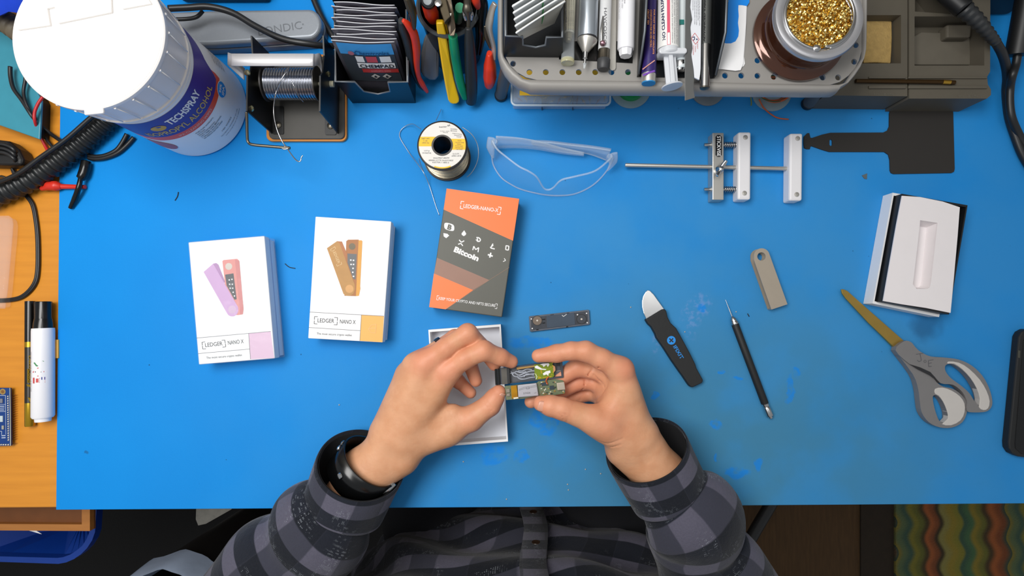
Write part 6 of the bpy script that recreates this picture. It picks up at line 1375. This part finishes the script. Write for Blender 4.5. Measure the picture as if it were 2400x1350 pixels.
def build_hand(palm, fingers, creases=(), cell=.00105, kp=.011, kf=.006):
    P = [(FG(*a), FG(*b)) for a, ra, b, rb in palm] + [(FG(*a), FG(*b)) for f in fingers for a, ra, b, rb in f]
    pts = np.array([list(p) for q in P for p in q]); lo = pts.min(0) - .034; hi = pts.max(0) + .034
    fd = Field(lo, hi, cell); PF = fd.new()
    for a, ra, b, rb in palm: fd.cap(PF, FG(*a), ra / 1000, FG(*b), rb / 1000, kp)
    out = PF.copy()
    for f in fingers:
        G = fd.new()
        for a, ra, b, rb in f: fd.cap(G, FG(*a), ra / 1000, FG(*b), rb / 1000, .0035)
        out = smin(out, smin(PF, G, kf * 1.5), .0016)
    for rad, pts_ in creases:                    # skin folds pressed into the surface
        sp_l = []
        for x, y in pts_:
            for z in np.arange(112, 5, -.5):
                p = FG(x, y, float(z)); i = np.round((np.array(list(p)) - fd.lo) / fd.c).astype(int)
                if (i < 0).any() or (i >= fd.n).any(): continue
                if out[tuple(i)] < 0: sp_l.append(p); break
        T_ = fd.new()
        for a, b in zip(sp_l, sp_l[1:]):
            if (a - b).length < .022: fd.cap(T_, a, rad, b, rad, .0008)
        out = -smin(-out, T_, .0015)
    return fd.mesh(out)
def chain(*pts): return [(pts[i][:3], pts[i][3], pts[i + 1][:3], pts[i + 1][3]) for i in range(len(pts) - 1)]
left_palm = [((40, 1330, 38), 26, (200, 1090, 45), 24), ((200, 1090, 45), 24, (345, 905, 55), 19), ((200, 1100, 45), 24, (450, 985, 52), 18),
             ((470, 850, 60), 15, (748, 425, 77), 12.2), ((430, 830, 61), 15, (605, 372, 80), 12.2), ((390, 810, 58), 15, (540, 385, 72), 11.6), ((350, 800, 52), 15, (490, 440, 62), 11),
             ((520, 790, 50), 16, (660, 540, 60), 14), ((480, 900, 52), 17, (760, 800, 53), 16), ((560, 800, 55), 14, (790, 690, 60), 8)]
left_f = [chain((748, 412, 78, 11.8), (860, 340, 84, 10.2), (985, 282, 85, 10.0), (1095, 325, 76, 8.6), (1168, 356, 69, 7.0)),
          chain((605, 362, 80, 11.8), (740, 268, 85, 10.3), (882, 172, 84, 9.9), (1000, 285, 66, 8.6), (1058, 372, 58, 7.2)),
          chain((540, 378, 72, 11.2), (800, 205, 62, 9.4), (890, 350, 52, 8.2), (936, 480, 48, 6.8)),
          chain((490, 440, 62, 10.4), (690, 390, 50, 8.4), (815, 480, 44, 7.4), (902, 560, 42, 6.2)),
          chain((740, 800, 54, 15.5), (905, 728, 58, 13.2), (1028, 640, 61, 11.0), (1060, 592, 62, 9.6), (1086, 553, 63, 7.4))]
right_palm = [((2330, 1350, 36), 26, (2150, 1110, 44), 24), ((2150, 1110, 44), 24, (2020, 860, 56), 19), ((2150, 1110, 44), 24, (1900, 930, 52), 18),
              ((1985, 800, 60), 16, (1882, 415, 76), 12.6), ((1985, 800, 50), 15, (1868, 440, 60), 12), ((1975, 810, 42), 14, (1850, 480, 44), 11.5), ((1960, 820, 36), 13, (1825, 540, 30), 10.5),
              ((1940, 880, 58), 18, (1760, 760, 72), 15.5), ((1900, 780, 60), 16, (1880, 560, 62), 13), ((1800, 720, 70), 13, (1890, 560, 72), 11), ((1880, 680, 40), 16, (1790, 585, 38), 14), ((1860, 640, 52), 16, (1800, 520, 50), 12)]
right_f = [chain((1880, 408, 78, 12.2), (1760, 340, 82, 10.6), (1655, 288, 84, 10.2), (1560, 285, 83, 9.0), (1465, 302, 80, 8.9), (1345, 318, 78, 7.0)),
           chain((1866, 440, 60, 11.5), (1600, 392, 58, 9.8), (1470, 470, 54, 8.6), (1400, 535, 51, 7.2)),
           chain((1850, 480, 44, 11), (1605, 486, 42, 9.3), (1440, 575, 45, 8.3), (1296, 618, 49, 7.0)),
           chain((1825, 540, 30, 10), (1620, 574, 28, 8.3), (1500, 615, 33, 7.2), (1420, 640, 38, 6.2)),
           chain((1770, 768, 71, 15.5), (1690, 732, 76, 14.0), (1500, 664, 80, 11.0), (1425, 645, 79.5, 10.4), (1362, 630, 78, 8.0))]
left_cr = [(.0003, [(985, 625), (1008, 655), (1036, 680)]), (.0003, [(1000, 610), (1022, 640), (1050, 665)])]
right_cr = [(.0007, [(1742, 392), (1700, 405), (1672, 440), (1650, 480), (1648, 500)]), (.0007, [(1648, 500), (1628, 545), (1618, 605)]), (.0005, [(1705, 440), (1745, 480), (1775, 520)]), (.0006, [(1800, 470), (1790, 520), (1752, 575), (1715, 618)]),
            (.0002, [(1497, 690), (1520, 700), (1535, 722), (1530, 748)]), (.0002, [(1480, 700), (1500, 712), (1508, 735)]), (.0003, [(1745, 880), (1790, 892), (1850, 880), (1900, 858)]), (.0003, [(1765, 905), (1820, 915), (1880, 900)])]
VL, QL = build_hand(left_palm, left_f, left_cr); VR, QR = build_hand(right_palm, right_f, right_cr)
# upper arms and trunk, all inside the clothes (coarser)
def coarse(caps, cell=.006):
    pts = np.array([list(p) for a, ra, b, rb in caps for p in (a, b)]); fd = Field(pts.min(0) - .2, pts.max(0) + .2, cell); F_ = fd.new()
    for a, ra, b, rb in caps: fd.cap(F_, a, ra, b, rb, .03)
    return fd.mesh(F_)
elL = Vector((-.368, -.452, .0)); elR = Vector((.368, -.462, .0)); shL = Vector((-.16, -.535, .165)); shR = Vector((.19, -.535, .165)); nk = Vector((.015, -.52, .26))
tor = [(Vector((.015, -.50, -.28)), .10, Vector((.015, -.53, .09)), .10), (shL, .036, shR, .036), (nk, .055, nk + Vector((0, .02, .06)), .052),
       (shL, .036, Vector((-.28, -.52, .105)), .034), (Vector((-.28, -.52, .105)), .034, elL, .030), (elL, .030, FP(440, 1470, 0), .028), (FP(440, 1470, 0), .028, FP(860, 1040, 26), .026), (FP(860, 1040, 26), .026, FG(100, 1240, 40), .022),
       (shR, .036, Vector((.30, -.522, .105)), .034), (Vector((.30, -.522, .105)), .034, elR, .030), (elR, .030, FQ(1880, 1420, 2), .028), (FQ(1880, 1420, 2), .028, FQ(1690, 1040, 22), .026), (FQ(1690, 1040, 22), .026, FG(2260, 1250, 38), .022)]
VT, QT = coarse(tor)
# bowed head above the frame, looking down at the work
hc = Vector((.015, -.505, .425)); V3 = Vector
hd_ = [(hc + V3((0, -.02, .035)), .082, hc + V3((0, .035, .02)), .078), (hc + V3((0, .045, -.02)), .062, hc + V3((0, .075, -.062)), .040), (hc + V3((-.03, .055, -.055)), .030, hc + V3((.03, .055, -.055)), .030), (nk, .055, hc + V3((0, -.01, -.05)), .055),
       (hc + V3((0, .112, .020)), .008, hc + V3((0, .122, -.012)), .011), (hc + V3((-.026, .095, .035)), .014, hc + V3((.026, .095, .035)), .014), (hc + V3((-.018, .112, -.036)), .008, hc + V3((.018, .112, -.036)), .008)]
for s_ in (-1, 1): hd_.append((hc + V3((s_ * .080, .005, .012)), .011, hc + V3((s_ * .083, .012, -.022)), .008))
def fine_head():
    pts = np.array([list(p) for a, ra, b, rb in hd_ for p in (a, b)]); fd = Field(pts.min(0) - .11, pts.max(0) + .11, .0035); F_ = fd.new()
    for i_, (a, ra, b, rb) in enumerate(hd_): fd.cap(F_, a, ra, b, rb, .03 if i_ < 4 else .010)
    return fd.mesh(F_)
VH, QH = fine_head()
VA = np.concatenate([VL, VR, VT, VH]); QA = np.concatenate([QL, QR + len(VL), QT + len(VL) + len(VR), QH + len(VL) + len(VR) + len(VT)])
# skin with redder knuckles and fingertips
SK = bpy.data.materials.new('skin'); SK.use_nodes = True; nt = SK.node_tree; N = nt.nodes; L = nt.links; PB = N['Principled BSDF']
PB.inputs['Roughness'].default_value = .48; PB.inputs['Subsurface Weight'].default_value = .12; PB.inputs['Subsurface Radius'].default_value = (.004, .0015, .0008); PB.inputs['Specular IOR Level'].default_value = .35
geo = N.new('ShaderNodeNewGeometry'); at_ = N.new('ShaderNodeAttribute'); at_.attribute_name = 'flush'
cA = mixc(ramp(noise(55, 4), .35, .7), lin('#d8a27d'), lin('#cf9670')); cA = mixc(math_('MULTIPLY', at_.outputs['Fac'], .55), cA, lin('#dd836a'))
L.new(cA, PB.inputs['Base Color'])
b1 = N.new('ShaderNodeBump'); b1.inputs['Strength'].default_value = .22; b1.inputs['Distance'].default_value = .0008; L.new(math_('ADD', noise(420, 4), math_('MULTIPLY', noise(110, 3), 1.6)), b1.inputs['Height']); L.new(b1.outputs[0], PB.inputs['Normal'])
me = mk('m', VA, [tuple(q) for q in QA.tolist()], True)
fl = np.zeros(len(VA), np.float32)
for f, w, s in [(p[i][2], .8, .010) for p in left_f + right_f for i in range(len(p))] + [(p[-1][2], .8, .016) for p in left_f + right_f] + [((745, 400, 88), .8, .012), ((600, 330, 90), .8, .014), ((1930, 380, 84), .9, .013), ((1800, 760, 84), .5, .02), ((1560, 480, 50), .9, .03)]:
    d = np.linalg.norm(VA - np.array(FG(*f[:3])), axis=1); fl = np.maximum(fl, w * np.exp(-(np.maximum(d - .006, 0) / s) ** 2))
fl = np.where(VA[:, 1] < -.23, 0, fl).astype(np.float32)
at2 = me.attributes.new('flush', 'FLOAT', 'POINT'); at2.data.foreach_set('value', fl)
person = thing('person', 'person in a grey plaid shirt holding the opened device with both hands', 'person')
body = obj('body', me, SK, person)
# nails
NAIL = mat('fingernail', '#dba087', .3, n=.04)
def nail(tip, back, nrm, w, ln, r):
    ax_ = (tip - back).normalized(); n_ = (nrm - ax_ * nrm.dot(ax_)).normalized(); s_ = ax_.cross(n_); V = []; F = []
    for i in range(7):
        for j in range(9):
            u = (i / 6 - .5) * ln; v = (j / 8 - .5) * 2
            ww = w * math.sqrt(max(0.05, 1 - (abs(i / 6 - .5) * 1.7) ** 4)); an = v * ww / r
            V.append(tip - ax_ * (ln * .35) + ax_ * u + n_ * (math.cos(an) * r) + s_ * (math.sin(an) * r))
    for i in range(6):
        for j in range(8): F.append((i * 9 + j, i * 9 + j + 1, (i + 1) * 9 + j + 1, (i + 1) * 9 + j))
    o = obj('fingernail', mk('m', V, F, True), NAIL, person); m_ = o.modifiers.new('thick', 'SOLIDIFY'); m_.thickness = .0007; m_.offset = 0
nail(FG(1356, 629, 78), FG(1500, 664, 80), Vector((-.15, -.2, 1)), .0062, .0125, .0091)
nail(FG(1090, 546, 63), FG(1040, 625, 61), Vector((.75, .1, .62)), .0046, .0100, .0079)
fh = Field(np.array(list(hc)) - .15, np.array(list(hc)) + .15, .005); FH_ = fh.new()
fh.cap(FH_, hc + V3((0, -.026, .042)), .084, hc + V3((0, .022, .040)), .078, .02); fh.cap(FH_, hc + V3((0, -.05, -.01)), .070, hc + V3((0, -.05, .03)), .074, .02)
VHr, QHr = fh.mesh(FH_)
obj('hair', mk('m', VHr, [tuple(q) for q in QHr.tolist()], True), mat('brown_hair', '#3a2a1e', .6, n=.3, ns=30, stretch=(1, 12, 12), bump=.8, bs=120), person)
for s_ in (-1, 1): obj('eye', lathe([(0, -.011), (.008, -.008), (.011, 0), (.008, .008), (0, .011)], hc + V3((s_ * .030, .094, .012)), (0, 1, -.4), 16), mat('eye_white', '#e6e2dc', .2), person)
# ring on the ring finger
pa, pb_ = FG(540, 378, 72), FG(800, 205, 62); ax_ = (pb_ - pa).normalized(); cr_ = pa.lerp(pb_, .66)
obj('finger_ring', lathe([(.0098, -.0030), (.0112, -.0030), (.0116, 0), (.0112, .0030), (.0098, .0030)], cr_, ax_, 40, True), mat('ring_steel', '#4c4c4f', .25, .9), person)

# ---- shirt
def plaid(name, dark=1.0):
    M = bpy.data.materials.new(name); M.use_nodes = True
    global N, L, geo, nt
    nt = M.node_tree; N = nt.nodes; L = nt.links; P = N['Principled BSDF']; P.inputs['Roughness'].default_value = .9; P.inputs['Sheen Weight'].default_value = .15; P.inputs['Specular IOR Level'].default_value = .15
    geo = N.new('ShaderNodeNewGeometry'); uv = N.new('ShaderNodeUVMap'); uv.uv_map = 'UVMap'; s = N.new('ShaderNodeSeparateXYZ'); L.new(uv.outputs[0], s.inputs[0])
    wob_ = math_('MULTIPLY', math_('SUBTRACT', noise(30, 2), .5), .08)
    def stripe(v, per, off, duty):
        f = math_('FRACT', math_('ADD', math_('DIVIDE', math_('ADD', v, math_('MULTIPLY', wob_, per * .6)), per), off)); return math_('MULTIPLY', ramp(f, 0, .03), ramp(f, duty, duty + .03, 1, 0))
    sv = stripe(s.outputs[1], .046, .1, .52); su = stripe(s.outputs[0], .062, .3, .5)
    su2 = stripe(s.outputs[0], .062, .55, .22); sv2 = stripe(s.outputs[1], .046, .8, .2)
    g = lin('#5c5a69'); d = lin('#1b1f28'); mid = lin('#3c3d49')
    c1 = mixc(sv, g, d); c2 = mixc(su, c1, mid); c2 = mixc(math_('MULTIPLY', su, sv), c2, lin('#14181f')); c2 = mixc(math_('MULTIPLY', noise(500, 2), .35), c2, lin('#2c2d37'))
    # fine white slubs in part of the check
    fu = math_('FRACT', math_('MULTIPLY', s.outputs[0], 760)); fv = math_('FRACT', math_('MULTIPLY', s.outputs[1], 560))
    dash = math_('MULTIPLY', math_('LESS_THAN', fu, .42), math_('LESS_THAN', fv, .5)); dash = math_('MULTIPLY', dash, ramp(noise(260, 2), .50, .60))
    dash = math_('MULTIPLY', dash, ramp(noise(22, 2), .45, .6))
    dash = math_('MULTIPLY', dash, math_('MAXIMUM', math_('MULTIPLY', su2, .9), sv2))
    c3 = mixc(math_('MULTIPLY', dash, .6), c2, lin('#a9b0b8'))
    L.new(c3, P.inputs['Base Color'])
    b = N.new('ShaderNodeBump'); b.inputs['Strength'].default_value = .35; b.inputs['Distance'].default_value = .0012; L.new(math_('ADD', noise(900, 2), math_('MULTIPLY', noise(70, 3), 3)), b.inputs['Height']); L.new(b.outputs[0], P.inputs['Normal'])
    return M
PL = plaid('plaid_flannel'); DKIN = mat('cuff_inner_black', '#15161a', .95)
def cloth_tube(name, stations, sides, m, parent, thick=.0016, uoff=0, wrinkle=0.0, seed=1):
    """sleeve: stations = [(center, radius along image, radius up, v)]"""
    rq = random.Random(seed); cen = [Vector(s[0]) for s in stations]; n = len(cen); V = []; F = []; UV = []
    for i, s in enumerate(stations):
        a = cen[max(i - 1, 0)]; b = cen[min(i + 1, n - 1)]; tn = (b - a).normalized() if s[3] is None else Vector(s[3]).normalized()
        up = Vector((0, 0, 1)); sd = tn.cross(up).normalized(); up = sd.cross(tn)
        for k in range(sides + 1):
            an = 2 * math.pi * k / sides; w = 1 + wrinkle * (math.sin(an * 3 + i * 1.3 + seed) * .6 + math.sin(an * 5 - i * .9 + seed * 2) * .4)
            V.append(cen[i] + sd * (math.cos(an) * s[1] * w) + up * (math.sin(an) * s[2] * w)); UV.append((an * .045 + uoff, s[4]))
    for i in range(n - 1):
        for k in range(sides): F.append((i * (sides + 1) + k, i * (sides + 1) + k + 1, (i + 1) * (sides + 1) + k + 1, (i + 1) * (sides + 1) + k))
    me = mk('m', V, F, True); lay = me.uv_layers.new(name='UVMap')
    for lp in me.loops: lay.data[lp.index].uv = UV[lp.vertex_index]
    bm = bmesh.new(); bm.from_mesh(me); bmesh.ops.remove_doubles(bm, verts=bm.verts, dist=1e-6); bmesh.ops.recalc_face_normals(bm, faces=bm.faces); bm.to_mesh(me); bm.free()
    o = obj(name, me, m, parent); md = o.modifiers.new('thick', 'SOLIDIFY'); md.thickness = thick; md.offset = 0
    sb = o.modifiers.new('soft', 'SUBSURF'); sb.levels = 1; sb.render_levels = 2
    return o
def sleeve(f, sts, name, parent, side, uo):
    out = []; v = 0; prev = None
    for x, y, z, ra, rb in sts:
        c = f(x, y, z) if abs(x) > 3 else Vector((x, y, z))
        if prev is not None: v += (c - prev).length
        prev = c; out.append((c, ra, rb, None, v))
    return cloth_tube(name, out, 28, PL, parent, .0018, uo, .028, 3 if side < 0 else 8)
# body of the shirt
def torso():
    rings_ = []; V = []; F = []; UV = []; nz, ns = 26, 56
    for i in range(nz + 1):
        z = -.36 + .605 * i / nz; f = i / nz
        cy_ = -.470 - .03 * f; rx = .235 + .035 * math.sin(math.pi * min(1, f * 1.1)); ry = .165 - .030 * f
        if f > .78: q = (f - .78) / .22; rx = rx * (1 - q * q) + .078 * q * q; ry = ry * (1 - q * q) + .072 * q * q
        for k in range(ns + 1):
            an = 2 * math.pi * k / ns; fold = .010 * math.sin(z * 62 + an * 5 + 1.5 * math.sin(an * 3)) * (1 if math.sin(an) > -.3 else .3) + .006 * math.sin(an * 11 + z * 20)
            fold *= 1 - max(0, (f - .6) / .4); pw_ = .55 + .45 * max(0, (f - .7) / .3)
            ca, sa = math.cos(an), math.sin(an); V.append(Vector((.018 + math.copysign(abs(ca) ** .75, ca) * (rx + fold), cy_ + math.copysign(abs(sa) ** pw_, sa) * (ry + fold * 1.2), z))); UV.append((an * .19 + .012 * math.sin(z * 25), z + .014 * math.sin(an * 6)))
    for i in range(nz):
        for k in range(ns): F.append((i * (ns + 1) + k, i * (ns + 1) + k + 1, (i + 1) * (ns + 1) + k + 1, (i + 1) * (ns + 1) + k))
    me = mk('m', V, F, True); lay = me.uv_layers.new(name='UVMap')
    for lp in me.loops: lay.data[lp.index].uv = UV[lp.vertex_index]
    return me
shirt = obj('shirt', torso(), PL, person, 'grey and black plaid flannel shirt'); sb = shirt.modifiers.new('soft', 'SUBSURF'); sb.levels = 1; sb.render_levels = 2
pk = [Vector((.030 + .004 * math.sin(z * 30), -.470 - .03 * ((z + .36) / .605) + (.165 - .030 * ((z + .36) / .605)) + .011, z)) for z in [(-.36 + .05 * i) for i in range(9)]]
V = []; F = []
for p in spline(pk, 4): V += [p + Vector((-.017, .001, 0)), p + Vector((.017, .001, 0))]
for i in range(len(V) // 2 - 1): F.append((2 * i, 2 * i + 1, 2 * i + 3, 2 * i + 2))
me = mk('m', V, F, True); lay = me.uv_layers.new(name='UVMap')
for lp in me.loops: v = me.vertices[lp.vertex_index].co; lay.data[lp.index].uv = (v.x, v.z + .02)
o = obj('button_placket', me, PL, shirt); md = o.modifiers.new('thick', 'SOLIDIFY'); md.thickness = .003
for z in (-.20, -.11, -.02):
    y = -.470 - .03 * ((z + .36) / .605) + (.165 - .030 * ((z + .36) / .605)) + .0135
    obj('button', lathe([(.0055, 0), (.0060, .001), (.0055, .002), (.003, .0016)], Vector((.032, y, z)), (0, 1, .1), 18), mat('button_brown', '#3a2a20', .3), shirt)
slL = sleeve(FP, [(1105, 760, 44, .041, .036), (1090, 800, 44, .036, .033), (1060, 830, 44, .044, .038), (1010, 880, 42, .052, .044), (930, 960, 30, .057, .048), (860, 1040, 26, .056, .047), (790, 1100, 22, .047, .042), (740, 1150, 20, .054, .046), (660, 1230, 14, .064, .052), (560, 1340, 6, .066, .054), (440, 1470, 0, .062, .054), (280, 1680, -8, .064, .056), (160, 1880, -10, .066, .058), (-.372, -.455, .0, .064, .060), (-.350, -.49, .05, .062, .062), (-.29, -.52, .11, .064, .066), (-.21, -.535, .165, .068, .070), (-.13, -.535, .19, .066, .070)], 'sleeve', shirt, -1, 0)
slR = sleeve(FQ, [(1440, 600, 43, .037, .034), (1480, 672, 42, .036, .033), (1545, 742, 43, .046, .040), (1605, 800, 44, .052, .044), (1665, 870, 40, .055, .047), (1680, 960, 27, .053, .046), (1672, 1050, 22, .051, .044), (1690, 1120, 18, .047, .042), (1740, 1190, 14, .055, .048), (1800, 1290, 8, .062, .052), (1880, 1420, 2, .062, .054), (2020, 1660, -8, .064, .056), (2160, 1900, -12, .066, .058), (.372, -.465, .0, .064, .060), (.36, -.50, .05, .062, .062), (.31, -.525, .11, .064, .066), (.24, -.535, .165, .068, .070), (.16, -.535, .19, .066, .070)], 'sleeve', shirt, 1, .03)
def cuff(f, a, b, ra, rb, tilt, name, uo, m=PL):
    A_, B_ = f(*a), f(*b); d = (B_ - A_); st = []
    for i in range(7):
        u = i / 6; st.append((A_.lerp(B_, u), ra + (rb - ra) * u, (ra + (rb - ra) * u) * .95, (d.normalized() + Vector(tilt) * (1 - u)), .06 + d.length * u))
    return cloth_tube(name, st, 40, m, shirt, .0028 if m is PL else .001, uo, .006, 5)
cuff(FP, (1262, 432, 50), (1108, 800, 40), .0460, .0430, (0, -.05, -.62), 'cuff', .02); cuff(FQ, (1278, 310, 50), (1478, 690, 40), .0440, .0415, (0, -.05, -.50), 'cuff', .055)
cuff(FP, (1258, 442, 49), (1112, 792, 40), .0436, .0405, (0, -.05, -.62), 'cuff_dark_inner', .02, DKIN); cuff(FQ, (1284, 320, 49), (1474, 684, 40), .0416, .0390, (0, -.05, -.50), 'cuff_dark_inner', .055, DKIN)  # black inner tubes added to darken the cuff openings
# collar ring of the neck opening, out of frame
obj('collar', tube([Vector((.018 + .080 * math.cos(a), -.500 + .076 * math.sin(a), .246 - .012 * math.sin(a))) for a in [i * math.pi / 6 for i in range(12)]], .012, 8, 3, closed=True), PL, shirt)
# bracelet on the left wrist
t_ax = (FP(1700, 150, 60) - FP(1300, 560, 52)).normalized()
def band_ring(c, ax_, ra, rb, wdt, name, m, tilt=(0, 0, 0)):
    ax_ = (ax_ + Vector(tilt)).normalized(); up = Vector((0, 0, 1)); sd = ax_.cross(up).normalized(); up = sd.cross(ax_); V = []; F = []; n = 48
    for k in range(n):
        an = 2 * math.pi * k / n; p = c + sd * math.cos(an) * ra + up * math.sin(an) * rb; o_ = (sd * math.cos(an) + up * math.sin(an)) * .0012
        V += [p - ax_ * wdt / 2 - o_, p + ax_ * wdt / 2 - o_, p + ax_ * wdt / 2 + o_, p - ax_ * wdt / 2 + o_]
    for k in range(n):
        a = 4 * k; b = 4 * ((k + 1) % n)
        for j in range(4): F.append((a + j, b + j, b + (j + 1) % 4, a + (j + 1) % 4))
    return obj(name, mk('m', V, F, True), m, person)
bc = FP(1272, 488, 50)
BT = (-.1, -.05, .22)
br_ = band_ring(bc, t_ax, .0335, .0290, .032, 'bracelet', BLACKG, BT)
ax2 = (t_ax + Vector(BT)).normalized(); sd2 = ax2.cross(Vector((0, 0, 1))).normalized(); up2 = sd2.cross(ax2)
for x, y in ((1170, 195), (1142, 234), (1084, 312), (1036, 566)):
    tx_, ty_ = 480 + x / 3.4286, 960 + y / 3.4286; best = None
    for k in range(360):
        for w_ in (0, .006, .011):
            an = math.radians(k); nn_ = sd2 * math.cos(an) + up2 * math.sin(an)
            if nn_.z < .1: continue
            q = bc + sd2 * math.cos(an) * .0335 + up2 * math.sin(an) * .029 + nn_ * .001 + ax2 * w_; u_, v_ = PX(q); e = (u_ - tx_) ** 2 + (v_ - ty_) ** 2
            if best is None or e < best[0]: best = (e, q, nn_)
    obj('stud', lathe([(.0028, 0), (.0034, .0010), (.0028, .0022), (.0008, .0028)], best[1], best[2], 14), STEEL, br_)
obj('buckle', tube([FP(1430, 665, 62), FP(1475, 635, 62), FP(1520, 590, 58)], .0036, 10, flat=.5), STEEL, br_)
# trousers
JN = mat('black_denim', '#15161c', .9, n=.15, bump=.3)
obj('trousers', join([tube([Vector((-.09, -.52, -.33)), Vector((-.13, -.34, -.29)), Vector((-.16, -.10, -.28)), Vector((-.17, .02, -.33)), Vector((-.17, .03, -.72))], [.10, .085, .075, .07, .05], 16, 5), tube([Vector((.11, -.52, -.33)), Vector((.15, -.34, -.29)), Vector((.17, -.10, -.28)), Vector((.18, .02, -.33)), Vector((.18, .03, -.72))], [.10, .085, .075, .07, .05], 16, 5)]), JN, person)
finish_roots()
